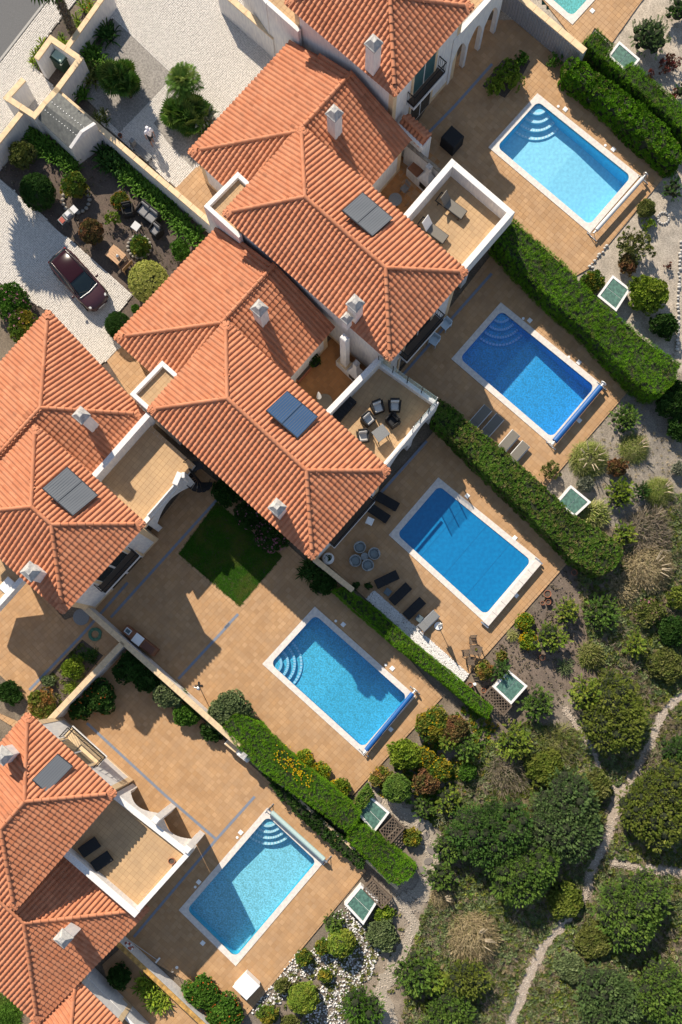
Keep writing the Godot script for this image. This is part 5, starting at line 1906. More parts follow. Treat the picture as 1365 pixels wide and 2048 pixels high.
func slat_chair(label: String, at: Vector3, turn: float, mat: Material, group: String) -> Node3D:   # faces +x
	var t := thing("folding_chair", label, "chair", at, turn, group)
	for i in 5: obj("slat", MB.new().box(Vector3(-0.18 + i * 0.095, 0.44, 0), Vector3(0.08, 0.02, 0.42)), mat, t)
	var b := MB.new()
	for i in 3: b.box(Vector3(-0.245 - i * 0.02, 0.58 + i * 0.12, 0), Vector3(0.022, 0.09, 0.42))
	obj("backrest", b, mat, t)
	for s in [-0.2, 0.2]:
		obj("leg", MB.new().tube([Vector3(0.22, 0, s), Vector3(-0.22, 0.5, s), Vector3(-0.29, 0.88, s)], 0.018, 0.018, 6), mat, t)
		obj("leg", MB.new().tube([Vector3(-0.25, 0, s), Vector3(0.2, 0.44, s)], 0.018, 0.018, 6), mat, t)
	return t

func tub_chair(label: String, at: Vector3, turn: float, group: String) -> Node3D:     # round wicker tub, faces +x
	var t := thing("tub_chair", label, "armchair", at, turn, group)
	obj("shell", MB.new().lathe([Vector2(0.24, 0.0), Vector2(0.33, 0.25), Vector2(0.39, 0.62), Vector2(0.385, 0.66), Vector2(0.355, 0.66), Vector2(0.33, 0.60), Vector2(0.29, 0.40), Vector2(0.0, 0.38)], 24), M.wicker_white, t)
	obj("seat_pad", MB.new().lathe([Vector2(0.0, 0.385), Vector2(0.27, 0.385), Vector2(0.285, 0.42), Vector2(0.25, 0.45), Vector2(0, 0.455)], 20), M.wicker_pad, t)
	obj("backrest", MB.new().ball(Vector3(-0.30, 0.62, 0), Vector3(0.06, 0.14, 0.24), 10), M.wicker_white, t)
	return t

func pot(called: String, label: String, at: Vector3, r: float, h: float, mat: Material, pal: String, group := "") -> Node3D:
	var t := thing(called, label, "plant pot", at, 0, group)
	obj("vessel", MB.new().lathe([Vector2(0, 0), Vector2(r * 0.68, 0), Vector2(r * 0.95, h * 0.85), Vector2(r, h), Vector2(r * 0.88, h), Vector2(r * 0.84, h - 0.07), Vector2(0, h - 0.07)], 18), mat, t)
	if pal:
		foliage(t, [[Vector3(0, h + r * 0.6, 0), Vector3(r * 1.0, r * 0.8, r * 1.0)]], "leaf", 0.14, 1.0, PAL[pal])
	else: obj("potting_soil", MB.new().lathe([Vector2(r * 0.83, h - 0.066), Vector2(0, h - 0.06)], 16), M.soil, t)
	return t

func pump_house(label: String, corners: String, lattice: String, h := 0.75) -> void:
	var p := pts(corners, h)
	if MB.area(p) > 0: p.reverse()
	var c := (p[0] + p[1] + p[2] + p[3]) * 0.25
	var q := PackedVector2Array()
	for k in p: q.append(k - c)
	var t := thing("pump_house", label, "pump house", v3(c, 0), 0, "white framed pump houses with green lids")
	obj("wall", MB.new().prism(q, -0.1, h - 0.05), M.white_old, t)
	var inn := _m(Geometry2D.offset_polygon(q, -0.14)[0], q)
	obj("rim", MB.new().ring(q, inn, h - 0.12, h), M.white, t)
	var long_a := q[0].distance_to(q[1]) > q[1].distance_to(q[2])
	for i in 2:
		var t0 := 0.004 + i * 0.5; var t1 := 0.496 + i * 0.5
		var leaf := PackedVector2Array([inn[0].lerp(inn[1], t0), inn[0].lerp(inn[1], t1), inn[3].lerp(inn[2], t1), inn[3].lerp(inn[2], t0)]) if long_a else PackedVector2Array([inn[1].lerp(inn[2], t0), inn[1].lerp(inn[2], t1), inn[0].lerp(inn[3], t1), inn[0].lerp(inn[3], t0)])
		var sm := Geometry2D.offset_polygon(leaf, -0.008)
		obj("lid", MB.new().prism(sm[0], h - 0.10, h - 0.035 + 0.004 * i), M.green_deck, t)
	if lattice: trellis(label.get_slice(",", 0), lattice, h + 0.05)

func trellis(note: String, corners: String, h: float) -> void:
	var p := pts(corners, h)
	var c := (p[0] + p[1] + p[2] + p[3]) * 0.25
	var t := thing("trellis_box", "dark trellis box by the " + note, "trellis", v3(c, 0), 0, "trellis boxes beside the pump houses")
	var q: Array = []
	for k in p: q.append((k as Vector2) - c)
	var fr := MB.new()
	for i in 4: line_box(fr, q[i], q[(i + 1) % 4], 0.07, h - 0.07 - 0.003 * (i % 2), h - 0.003 * (i % 2))
	obj("frame", fr, M.wood_grey, t)
	for i in 4: obj("post", MB.new().box(v3(q[i], h * 0.5 - 0.06), Vector3(0.07, h - 0.02, 0.07)), M.wood_grey, t)
	for i in 4:
		var sd := MB.new()
		for k in 5: line_box(sd, q[i], q[(i + 1) % 4], 0.015, 0.08 + k * 0.13, 0.13 + k * 0.13)
		obj("side_slats", sd, M.wood_grey, t)
	# laths laid diagonally both ways
	var e0: Vector2 = q[1] - q[0]; var e1: Vector2 = q[3] - q[0]
	var u := e0.normalized(); var w := e1.normalized()
	var L := e0.length(); var W := e1.length()
	for way in 2:
		var n := int((L + W) / 0.25)
		for i in n:
			var s := (i + 0.5) * 0.25
			var a := Vector2(minf(s, L), maxf(0.0, s - L)); var b := Vector2(maxf(0.0, s - W), minf(s, W))
			if way == 1:
				a.x = L - a.x; b.x = L - b.x
			var A: Vector2 = q[0] + u * a.x + w * a.y; var B: Vector2 = q[0] + u * b.x + w * b.y
			if A.distance_to(B) > 0.1: obj("lath", line_box(MB.new(), A, B, 0.04, h - 0.05 + 0.014 * way, h - 0.038 + 0.014 * way), M.wood_grey, t)

func roller(label: String, a: String, r: float, mat: Material, tube_mat: Material, y := 0.45) -> void:
	var p := pts(a, y)
	var c := (p[0] + p[1]) * 0.5
	var d := p[1] - p[0]
	var t := thing("cover_roller", label, "pool roller", v3(c, 0.0), yaw(d.x, d.y), "pool cover rollers")
	var L := d.length()
	var b := MB.new()
	b.tube([Vector3(-L * 0.5 + 0.15, y, 0), Vector3(0, y, 0), Vector3(L * 0.5 - 0.15, y, 0)], r, r, 18)
	obj("rolled_cover", b, mat, t)
	obj("axle", MB.new().tube([Vector3(-L * 0.5 - 0.12, y, 0), Vector3(L * 0.5 + 0.12, y, 0)], 0.06, 0.06, 10), tube_mat, t)
	for s in [-1.0, 1.0]:
		var st := MB.new()
		st.tube([Vector3(s * (L * 0.5 + 0.08), y, 0), Vector3(s * (L * 0.5 + 0.1), 0.04, -0.3)], 0.025, 0.025, 6)
		st.tube([Vector3(s * (L * 0.5 + 0.08), y, 0), Vector3(s * (L * 0.5 + 0.1), 0.04, 0.3)], 0.025, 0.025, 6)
		st.box(Vector3(s * (L * 0.5 + 0.1), 0.03, 0), Vector3(0.06, 0.05, 0.8))
		obj("stand", st, M.metal, t)
	var wh := MB.new()
	wh.tube([Vector3(-L * 0.5 - 0.13, y, 0), Vector3(-L * 0.5 - 0.16, y, 0)], 0.2, 0.2, 16)
	obj("handwheel", wh, tube_mat, t)

func build_objects() -> void:
	M.wicker_pad = mk(0.28, 0.32, 0.33, 0.9, "fine", 2.0)
	build_car()
	build_person()
	# wheelie bin
	var t := thing("wheelie_bin", "green wheelie bin with a pale green lid inside the cream walled enclosure", "bin", g(122, 122, 0.5) * Vector3(1, 0, 1), yaw(0.8, 0.6))
	var b := MB.new()
	b.prism(PackedVector2Array([Vector2(-0.55, -0.42), Vector2(-0.55, 0.42), Vector2(0.5, 0.36), Vector2(0.5, -0.36)]), 0.1, 1.05)
	obj("body", b, M.bin, t)
	obj("lid", MB.new().cbox(Vector3(0.12, 1.13, 0), Vector3(0.75, 0.12, 0.62), 0, 0.04), M.bin_lid, t)
	obj("lid_rim", MB.new().cbox(Vector3(0, 1.06, 0), Vector3(1.22, 0.05, 0.9), 0, 0.015), M.bin, t)
	for s in [-0.38, 0.38]: obj("wheel", MB.new().tube([Vector3(-0.45, 0.1, s - 0.03), Vector3(-0.45, 0.1, s + 0.03)], 0.1, 0.1, 14), M.tyre, t)
	# shed with a two-pitch sheet roof
	var L := pts("75,236 144,300", 1.5); var R := pts("118,186 194,251", 1.95); var K := pts("93,212 167,268", 1.95)
	t = thing("garden_shed", "low grey roofed shed with a white end wall against the long cream coped wall", "shed", v3(L[0], 0))
	var o := v3(L[0], 0)
	b = MB.new()
	var e := [v3(L[1], 1.5) - o, v3(K[1], 2.0) - o, v3(R[1], 2.0) - o, v3(L[0], 1.5) - o, v3(K[0], 2.0) - o, v3(R[0], 2.0) - o]
	var sh: Array = []
	plate(b, e[3], e[4], e[1], e[0], Vector3.UP, 0.06, 0.02)
	var rf := obj("roof", b, M.shed, t)
	b = MB.new()
	plate(b, e[4], e[5], e[2], e[1], Vector3.UP, 0.06, 0.021)
	obj("upper_roof_sheet", b, M.shed, rf)
	b = MB.new()
	var dn := Vector3(0, 1, 0)
	var f0: Vector3 = e[0]; var f1: Vector3 = e[1]; var f2: Vector3 = e[2]
	var din := ((e[3] as Vector3) - f0).normalized() * 0.2
	var base := [Vector3(f0.x, -0.1, f0.z), Vector3(f2.x, -0.1, f2.z)]
	b.q4(base[0], base[1], f2 + dn * 0.1, f0 + dn * 0.1)
	b.t3(f0 + dn * 0.1, f2 + dn * 0.1, f1 + dn * 0.1)
	b.q4(base[1] + din, base[0] + din, f0 + dn * 0.1 + din, f2 + dn * 0.1 + din)
	b.q4(f0 + dn * 0.1, f1 + dn * 0.1, f1 + dn * 0.1 + din, f0 + dn * 0.1 + din)
	b.q4(f1 + dn * 0.1, f2 + dn * 0.1, f2 + dn * 0.1 + din, f1 + dn * 0.1 + din)
	obj("end_wall", b, M.white_old, t)
	b = MB.new()
	var g0: Vector3 = e[3]
	b.q4(Vector3(g0.x, -0.1, g0.z), base[0], f0 - dn * 0.05, g0 - dn * 0.05)
	obj("side_wall", b, M.white_old, t)
	for i in 24:
		var row := i % 2
		var u := ((i >> 1) + 0.7) / 13.0
		var p: Vector3 = (e[3] as Vector3).lerp(e[0], u).lerp((e[4] as Vector3).lerp(e[1], u), 0.72) if row == 0 else (e[4] as Vector3).lerp(e[1], u).lerp((e[5] as Vector3).lerp(e[2], u), 0.35)
		obj("roof_fixing", MB.new().lathe([Vector2(0.03, 0.0), Vector2(0.026, 0.015), Vector2(0, 0.02)], 8), M.plastic, rf).position = p + Vector3(0, 0.03, 0)
	# bench by the long wall and what lies round the gravel garden
	t = thing("garden_bench", "dark grey slatted bench along the long wall behind the person", "bench", g(283, 303, 0.4) * Vector3(1, 0, 1), yaw(0.76, 0.65))
	for i in 4: obj("slat", MB.new().cbox(Vector3(0, 0.44, -0.17 + i * 0.115), Vector3(1.5, 0.035, 0.1), 0, 0.01), M.grey, t)
	obj("backrest", MB.new().cbox(Vector3(-0.62, 0.68, 0), Vector3(0.28, 0.5, 0.3), 0, 0.02), M.grey, t)
	for x in [-0.6, 0.6]:
		for z in [-0.15, 0.15]: obj("leg", MB.new().box(Vector3(x, 0.21, z), Vector3(0.06, 0.42, 0.06)), M.dark_metal, t)
	pot("plant_pot", "small terracotta pot at the foot of the long wall near the bench", g(242, 274), 0.14, 0.22, M.terracotta, "")
	# mulch garden furniture
	var dk := "dark wicker seats in the mulch garden"
	armchair("armchair", "dark wicker armchair nearest the orange tinted bush in the mulch garden", g(256, 420, 0.4) * Vector3(1, 0, 1), yaw(0.2, 1.0), M.wicker, M.black_fabric, dk)
	armchair("armchair", "dark wicker armchair with a pale grey seat, right of the small white table", g(312, 460, 0.4) * Vector3(1, 0, 1), yaw(-0.6, 0.7), M.wicker, M.cushion_grey, dk)
	t = thing("sofa", "two-seat dark wicker sofa with grey cushions in the mulch garden", "sofa", g(297, 427, 0.4) * Vector3(1, 0, 1), yaw(-0.63, 0.77))
	obj("seat_base", MB.new().cbox(Vector3(0.02, 0.19, 0), Vector3(0.70, 0.30, 1.36), 0, 0.03), M.wicker, t)
	obj("backrest", MB.new().cbox(Vector3(-0.36, 0.42, 0), Vector3(0.1, 0.8, 1.36), 0, 0.04), M.wicker, t)
	for s in [-1.0, 1.0]: obj("armrest", MB.new().cbox(Vector3(0, 0.32, 0.7 * s), Vector3(0.7, 0.6, 0.09), 0, 0.035), M.wicker, t)
	for s in [-0.33, 0.33]: obj("seat_cushion", MB.new().cbox(Vector3(0.06, 0.40, s), Vector3(0.6, 0.14, 0.62), 0, 0.05), M.cushion_grey, t)
	for s in [-0.33, 0.33]: obj("back_cushion", MB.new().cbox(Vector3(-0.25, 0.60, s), Vector3(0.13, 0.36, 0.6), 0, 0.05), M.cushion_grey, t)
	table("side_table", "small square table with a pale top between the dark wicker seats", g(272, 452, 0.42) * Vector3(1, 0, 1), yaw(0.8, 0.6), 0.5, 0.5, 0.42, M.plastic_grey, M.dark_metal, false)
	t = table("picnic_table", "square pale wooden picnic table with a pot on it", g(234, 511, 0.7) * Vector3(1, 0, 1), yaw(0.75, 0.66), 0.85, 0.85, 0.72, M.wood_light, M.wood_light, false, "", 6)
	obj("attached_bench", MB.new().cbox(Vector3(-0.56, 0.55, 0.0), Vector3(0.26, 0.04, 0.85), 0, 0.015), M.wood_light, t)
	t = thing("wooden_bench", "pale wooden bench with a back, lower right of the picnic table", "bench", g(252, 531, 0.42) * Vector3(1, 0, 1), yaw(0.7, -0.71))
	for i in 3: obj("slat", MB.new().cbox(Vector3(0, 0.43, -0.13 + 0.13 * i), Vector3(0.85, 0.03, 0.11), 0, 0.01), M.wood, t)
	obj("backrest", MB.new().cbox(Vector3(0.02, 0.66, 0.22), Vector3(0.85, 0.34, 0.04), 0, 0.015), M.wood_light, t)
	for x in [-0.36, 0.36]:
		for z in [-0.14, 0.2]: obj("leg", MB.new().box(Vector3(x, 0.21, z), Vector3(0.06, 0.42, 0.06)), M.wood_light, t)
	t = thing("kettle", "small metal kettle standing on the pale wooden picnic table", "kettle", g(236, 513, 0.75) * Vector3(1, 0, 1) + Vector3(0, 0.722, 0))
	obj("body", MB.new().lathe([Vector2(0.09, 0), Vector2(0.12, 0.06), Vector2(0.09, 0.15), Vector2(0.02, 0.18), Vector2(0, 0.2)], 14), M.metal, t)
	obj("handle", MB.new().tube([Vector3(-0.09, 0.13, 0), Vector3(-0.06, 0.26, 0), Vector3(0.06, 0.26, 0), Vector3(0.09, 0.13, 0)], 0.012, 0.012, 6), M.dark_metal, t)
	obj("spout", MB.new().tube([Vector3(0.1, 0.07, 0), Vector3(0.19, 0.15, 0)], 0.025, 0.015, 6), M.metal, t)
	t = thing("barbecue_cart", "metal barbecue cart with a grey lid beside the driveway edge", "barbecue", g(137, 431, 0.8) * Vector3(1, 0, 1), yaw(0.72, -0.69))
	obj("firebox", MB.new().cbox(Vector3(0, 0.78, 0), Vector3(0.62, 0.26, 0.5), 0, 0.03), M.grey, t)
	obj("lid", MB.new().cbox(Vector3(0.02, 0.99, 0.02), Vector3(0.36, 0.14, 0.34), 0, 0.05), M.plastic_grey, t)
	for s in [-1.0, 1.0]: obj("side_shelf", MB.new().cbox(Vector3(0.52 * s, 0.86, 0), Vector3(0.36, 0.03, 0.46), 0, 0.01), M.plastic_grey if s > 0 else M.grey, t)
	obj("grill", MB.new().box(Vector3(-0.5, 0.90, 0), Vector3(0.28, 0.04, 0.34)), M.red_dull, t)
	for x in [-0.27, 0.27]:
		for z in [-0.2, 0.2]: obj("leg", MB.new().box(Vector3(x, 0.36, z), Vector3(0.04, 0.68, 0.04)), M.dark_metal, t)
	for z in [-0.22, 0.22]: obj("wheel", MB.new().tube([Vector3(0.32, 0.1, z - 0.02), Vector3(0.32, 0.1, z + 0.02)], 0.1, 0.1, 12), M.tyre, t)
	# terrace of the second villa
	sunbed("sunbed", "grey mesh sunbed with raised back in the middle of the white walled terrace", g(903, 412, 3.5) * Vector3(1, 0, 1) + Vector3(0, 3.2, 0), yaw(0.8, 0.6), M.mesh_fabric, M.dark_metal, 1.0, "mesh sunbeds on the second villa's terrace")
	sunbed("sunbed", "grey mesh sunbed with a white towel over its back, by the roof eave", g(866, 461, 3.5) * Vector3(1, 0, 1) + Vector3(0, 3.2, 0), yaw(0.8, 0.6), M.mesh_fabric, M.dark_metal, 1.0, "mesh sunbeds on the second villa's terrace", true)
	# terrace of the middle villa
	var ac := "cushioned wicker armchairs on the middle villa's terrace"
	for k in [["756,814", 0.35, 0.94, "black wicker armchair with white cushion, half in sun, upper left of the terrace table", 0], ["790,811", 0.0, 1.0, "black wicker armchair with white cushion in the shade, nearest the glass windbreak", 0], ["737,838", 0.66, 0.75, "black wicker armchair with white cushion turned to the terrace table from its left", 0], ["786,841", -0.75, 0.66, "black wicker armchair seen from behind, right of the terrace table", 1], ["727,872", 0.1, 1.0, "sunlit black wicker armchair with white cushion nearest the roof tiles", 0]]:
		var q := pts(k[0], 3.6)[0]
		armchair("armchair", k[3], v3(q, 3.2), yaw(k[1], k[2]), M.wicker, M.black_fabric if k[4] else M.cushion, ac)
	table("terrace_table", "dark grey table among the white cushioned armchairs on the middle villa's terrace", v3(pts("762,866", 3.9)[0], 3.2), yaw(0.8, -0.6), 0.85, 0.75, 0.7, M.grey, M.wicker, false)
	t = thing("storage_bench", "long black slatted storage bench along the terrace's white wall", "bench", v3(pts("688,815", 3.6)[0], 3.2), yaw(0.66, -0.75))
	for i in 7: obj("slat", MB.new().cbox(Vector3(-0.66 + i * 0.22, 0.44, 0), Vector3(0.2, 0.04, 0.72), 0, 0.01), M.black_fabric, t)
	obj("body", MB.new().box(Vector3(0, 0.22, 0), Vector3(1.5, 0.4, 0.68)), M.black_fabric, t)
	# patio of the deep blue pool
	for k in [["892,648", -0.7, 0.7, "pale blue plastic armchair standing upper right of its twin by the villa wall"], ["869,680", -0.55, 0.83, "pale blue plastic armchair standing lower left of its twin by the villa wall"]]:
		t = thing("plastic_armchair", k[3], "chair", v3(pts(k[0], 0.5)[0], 0), yaw(k[1], k[2]), "pale blue plastic armchairs")
		obj("seat", MB.new().cbox(Vector3(0.02, 0.42, 0), Vector3(0.52, 0.05, 0.54), 0, 0.02), M.plastic_blue, t)
		obj("backrest", MB.new().cbox(Vector3(-0.28, 0.64, 0), Vector3(0.06, 0.5, 0.52), 0, 0.02), M.plastic_blue, t)
		for s in [-0.28, 0.28]: obj("armrest", MB.new().cbox(Vector3(0, 0.64, s), Vector3(0.5, 0.04, 0.07), 0, 0.015), M.plastic_blue, t)
		for x in [-0.24, 0.24]:
			for s in [-0.26, 0.26]: obj("leg", MB.new().box(Vector3(x, 0.2, s), Vector3(0.05, 0.42, 0.05)), M.plastic_blue, t)
	var sl := ["leftmost of the four white framed sunbeds, in shade beside the hedge", "second from left of the four white framed sunbeds beside the hedge", "third from left of the four white framed sunbeds beside the hedge", "rightmost of the four white framed sunbeds, fully sunlit beside the hedge"]
	var sp := ["957,838", "981,856", "1013,888", "1033,910"]
	for i in 4: sunbed("sunbed", sl[i], v3(pts(sp[i], 0.33)[0], 0), yaw(0.66, -0.75), M.mesh_fabric, M.plastic, 0.05, "white framed sunbeds beside the hedge")
	# patio of the covered pool
	var ds := "black sunbeds round the covered pool"
	sunbed("sunbed", "black sunbed nearest the covered pool, beneath the middle villa's wall", v3(pts("775,1003", 0.3)[0], 0), yaw(0.87, 0.5), M.black_fabric, M.dark_metal, 0.12, ds).scale = Vector3(0.79, 1, 0.92)
	sunbed("sunbed", "black sunbed between its neighbour and the white stool, beneath the middle villa's wall", v3(pts("757,1026", 0.3)[0], 0), yaw(0.83, 0.56), M.black_fabric, M.dark_metal, 0.12, ds).scale = Vector3(0.79, 1, 0.92)
	sunbed("sunbed", "black sunbed nearest the round wicker chairs, in shade at the gravel strip's top", v3(pts("774,1159", 0.3)[0], 0), yaw(0.9, -0.43), M.black_fabric, M.dark_metal, 0.15, ds).scale = Vector3(0.79, 1, 0.92)
	sunbed("sunbed", "middle one of the row of three shaded black sunbeds beside the white gravel", v3(pts("801,1188", 0.3)[0], 0), yaw(0.72, -0.7), M.black_fabric, M.dark_metal, 0.15, ds).scale = Vector3(0.79, 1, 0.92)
	sunbed("sunbed", "black sunbed of the row beside the white gravel next to the grey sunlit one", v3(pts("829,1217", 0.3)[0], 0), yaw(0.72, -0.7), M.black_fabric, M.dark_metal, 0.15, ds).scale = Vector3(0.79, 1, 0.92)
	sunbed("sunbed", "grey sunlit sunbed with raised back beside the white closed parasol", v3(pts("857,1243", 0.4)[0], 0), yaw(0.72, -0.7), M.grey, M.metal, 0.5, ds).scale = Vector3(0.79, 1, 0.92)
	table("side_table", "small blue grey side table between the upper two shaded black sunbeds", v3(pts("776,1184", 0.4)[0], 0), yaw(0.8, 0.6), 0.42, 0.42, 0.4, M.slate, M.slate, false, "blue grey side tables by the black sunbeds")
	table("side_table", "small blue grey side table beside the grey sunlit sunbed", v3(pts("839,1237", 0.4)[0], 0), yaw(0.8, 0.6), 0.42, 0.42, 0.4, M.slate, M.slate, false, "blue grey side tables by the black sunbeds")
	t = thing("stool", "white square stool on the shaded tiles near the two black sunbeds", "stool", v3(pts("740,1042", 0.4)[0], 0), yaw(0.9, 0.4))
	obj("seat", MB.new().cbox(Vector3(0, 0.4, 0), Vector3(0.46, 0.06, 0.46), 0, 0.04), M.plastic, t)
	for x in [-0.17, 0.17]:
		for z in [-0.17, 0.17]: obj("leg", MB.new().box(Vector3(x, 0.19, z), Vector3(0.05, 0.38, 0.05)), M.plastic, t)
	var wl := ["round pale wicker tub chair above the small round table", "round pale wicker tub chair right of the small round table, nearest the pool", "round pale wicker tub chair left of the small round table", "round pale wicker tub chair below the small round table"]
	var wp := ["720,1095", "749,1108", "711,1122", "736,1131"]
	for i in 4:
		var q := pts(wp[i], 0.4)[0]
		var d := pts("730,1113", 0.4)[0] - q
		tub_chair(wl[i], v3(q, 0), yaw(d.x, d.y), "round wicker tub chairs")
	table("side_table", "small round wicker table in the middle of the four tub chairs", v3(pts("730,1113", 0.45)[0], 0), 0, 0.5, 0.5, 0.45, M.wicker_white, M.wicker_white, true)
	t = thing("planter", "round white planter at the foot of the middle villa's corner", "planter", v3(pts("657,1117", 0.4)[0], 0), 0)
	obj("vessel", MB.new().lathe([Vector2(0, 0), Vector2(0.22, 0), Vector2(0.37, 0.25), Vector2(0.38, 0.42), Vector2(0.27, 0.66), Vector2(0.22, 0.68), Vector2(0.19, 0.62), Vector2(0, 0.6)], 24), M.plastic, t)
	foliage(t, [[Vector3(0, 0.68, 0), Vector3(0.16, 0.1, 0.16)]], "leaf", 0.12, 0.8, PAL.dark)
	pot("plant_pot", "small black pot left of its twin at the top of the gravel strip", v3(pts("712,1172", 0.2)[0], 0), 0.2, 0.35, M.wicker, "dark", "black pots at the gravel strip")
	pot("plant_pot", "small black pot right of its twin at the top of the gravel strip", v3(pts("736,1172", 0.2)[0], 0), 0.2, 0.35, M.wicker, "dark", "black pots at the gravel strip")
	t = thing("parasol", "closed white parasol on its pole beside the grey sunlit sunbed", "parasol", v3(pts("877,1252", 0.0)[0], 0), 0)
	obj("base", MB.new().lathe([Vector2(0.26, 0), Vector2(0.26, 0.06), Vector2(0.05, 0.1), Vector2(0.03, 0.3)], 18), M.plastic, t)
	obj("pole", MB.new().tube([Vector3.ZERO, Vector3(0, 2.4, 0)], 0.022, 0.022, 8), M.metal, t)
	b = MB.new()
	for i in 8:
		var a := TAU * i / 8.0; var a2 := TAU * (i + 0.5) / 8.0; var a3 := TAU * (i + 1) / 8.0
		var top := Vector3(0, 2.42, 0)
		var k0 := Vector3(cos(a) * 0.20, 1.15, sin(a) * 0.20); var k1 := Vector3(cos(a2) * 0.09, 1.2, sin(a2) * 0.09); var k2 := Vector3(cos(a3) * 0.20, 1.15, sin(a3) * 0.20)
		b.t3(k1, k0, top); b.t3(k2, k1, top)
	obj("canopy", b, M.plastic, t)
	table("garden_table", "weathered grey wooden table at the patio corner among folding chairs", v3(pts("952,1301", 0.7)[0], 0), yaw(0.97, 0.2), 0.78, 0.62, 0.72, M.wood_grey, M.wood_grey, false, "", 7)
	pot("plant_pot", "small orange flowered pot standing on the grey wooden table", v3(pts("952,1298", 0.75)[0], 0.722), 0.07, 0.11, M.terracotta, "autumn")
	slat_chair("weathered folding chair above the grey wooden table", v3(pts("947,1280", 0.45)[0], 0), yaw(0.05, 1.0), M.wood_grey, "folding chairs at the wooden table")
	slat_chair("weathered folding chair left of the grey wooden table", v3(pts("933,1306", 0.45)[0], 0), yaw(1.0, -0.1), M.wood_grey, "folding chairs at the wooden table")
	slat_chair("weathered folding chair below the grey wooden table", v3(pts("943,1321", 0.45)[0], 0), yaw(0.1, -1.0), M.wood_grey, "folding chairs at the wooden table")
	# first patio
	t = thing("covered_table", "black cube of a covered table in the shade near the tiled canopy", "covered table", v3(pts("906,273", 0.9)[0], 0), yaw(0.75, 0.66))
	obj("cover", MB.new().cbox(Vector3(0, 0.46, 0), Vector3(1.05, 0.92, 1.0), 0, 0.05), M.black_fabric, t)
	obj("cover_hem", MB.new().cbox(Vector3(0, 0.05, 0), Vector3(1.08, 0.08, 1.03), 0, 0.02), M.black_fabric, t)
	# courtyards
	t = table("courtyard_table", "dark round table in the second villa's brown tiled yard", v3(pts("791,399", 0.7)[0], 0), 0, 0.85, 0.85, 0.72, M.grey, M.dark_metal, true)
	slat_chair("dark folding chair upper right of the round table in the brown tiled yard", v3(pts("810,377", 0.4)[0], 0), yaw(-0.7, 0.7), M.grey, "")
	t = thing("bucket", "small red bucket by the eave in the second villa's yard", "bucket", v3(pts("759,378", 0.2)[0], 0))
	obj("body", MB.new().lathe([Vector2(0.1, 0), Vector2(0.14, 0.3), Vector2(0.12, 0.3), Vector2(0, 0.06)], 14), M.red, t)
	obj("handle", MB.new().tube([Vector3(-0.13, 0.3, 0), Vector3(-0.08, 0.38, 0.1), Vector3(0.08, 0.38, 0.1), Vector3(0.13, 0.3, 0)], 0.008, 0.008, 5), M.metal, t)
	oven("white outdoor oven with a tiled worktop in the second villa's yard", "846,352", yaw(0.72, 0.69), M.white, 2.3, true)
	oven("white hooded outdoor oven with a stone worktop in the middle villa's yard", "704,738", yaw(0.72, 0.69), M.white, 2.6, false)
	pot("plant_pot", "large black pot with a dark bush in the middle villa's yard", v3(pts("629,723", 0.4)[0], 0), 0.36, 0.4, M.wicker, "dark")
	t = thing("planter_box", "long orange planter box against the yard wall of the middle villa", "planter", v3(pts("606,745", 0.3)[0], 0), yaw(0.66, -0.75))
	obj("box", MB.new().cbox(Vector3(0, 0.2, 0), Vector3(1.3, 0.4, 0.42), 0, 0.03), M.terracotta, t)
	obj("potting_soil", MB.new().box(Vector3(0, 0.39, 0), Vector3(1.2, 0.035, 0.33)), M.soil, t)
	table("yard_table", "round grey table beside a closed parasol in the middle villa's yard", v3(pts("650,803", 0.7)[0], 0), 0, 1.0, 1.0, 0.72, M.wicker_grey, M.dark_metal, true)
	t = thing("parasol", "closed white parasol over the round grey yard table by the blue solar panel", "parasol", v3(pts("640,806", 0.0)[0], 0), 0)
	obj("pole", MB.new().tube([Vector3.ZERO, Vector3(0, 2.3, 0)], 0.022, 0.022, 8), M.metal, t)
	obj("canopy", MB.new().lathe([Vector2(0.05, 1.2), Vector2(0.17, 1.3), Vector2(0.1, 1.9), Vector2(0, 2.35)], 10), M.plastic, t)
	# spiral stair from the lawn to the left terrace
	t = thing("spiral_stair", "dark metal spiral stair beside the left villa's terrace", "staircase", g(402, 966), 0)
	obj("post", MB.new().tube([Vector3.ZERO, Vector3(0, 3.9, 0)], 0.07, 0.07, 10), M.dark_metal, t)
	for i in 14:
		var a := i * 0.42
		var pol := PackedVector2Array([Vector2.ZERO, Vector2(cos(a), sin(a)) * 0.78, Vector2(cos(a + 0.22), sin(a + 0.22)) * 0.8, Vector2(cos(a + 0.44), sin(a + 0.44)) * 0.78])
		obj("tread", MB.new().prism(pol, 0.2 + i * 0.22, 0.235 + i * 0.22), M.dark_metal, t)
	var rail: Array = []
	for i in 29: rail.append(Vector3(cos(i * 0.21) * 0.78, 1.1 + i * 0.11, sin(i * 0.21) * 0.78))
	obj("handrail", MB.new().tube(rail, 0.025, 0.025, 6), M.dark_metal, t)
	# outdoor sink along the long wall
	t = thing("outdoor_sink", "brick red outdoor sink counter with a white board against the long wall", "outdoor sink", v3(pts("279,1281", 0.8)[0], 0), yaw(0.78, 0.62))
	obj("counter", MB.new().cbox(Vector3(0, 0.4, 0), Vector3(2.5, 0.82, 0.56), 0, 0.02), M.brick, t)
	obj("basin", MB.new().cbox(Vector3(-0.92, 0.83, -0.02), Vector3(0.42, 0.04, 0.36), 0, 0.015), M.metal, t)
	obj("basin_bowl", MB.new().cbox(Vector3(-0.92, 0.846, -0.02), Vector3(0.3, 0.02, 0.24), 0, 0.008), M.slate, t)
	obj("board", MB.new().cbox(Vector3(-0.1, 0.87, 0.0), Vector3(0.62, 0.06, 0.62), 0, 0.015), M.plastic, t)
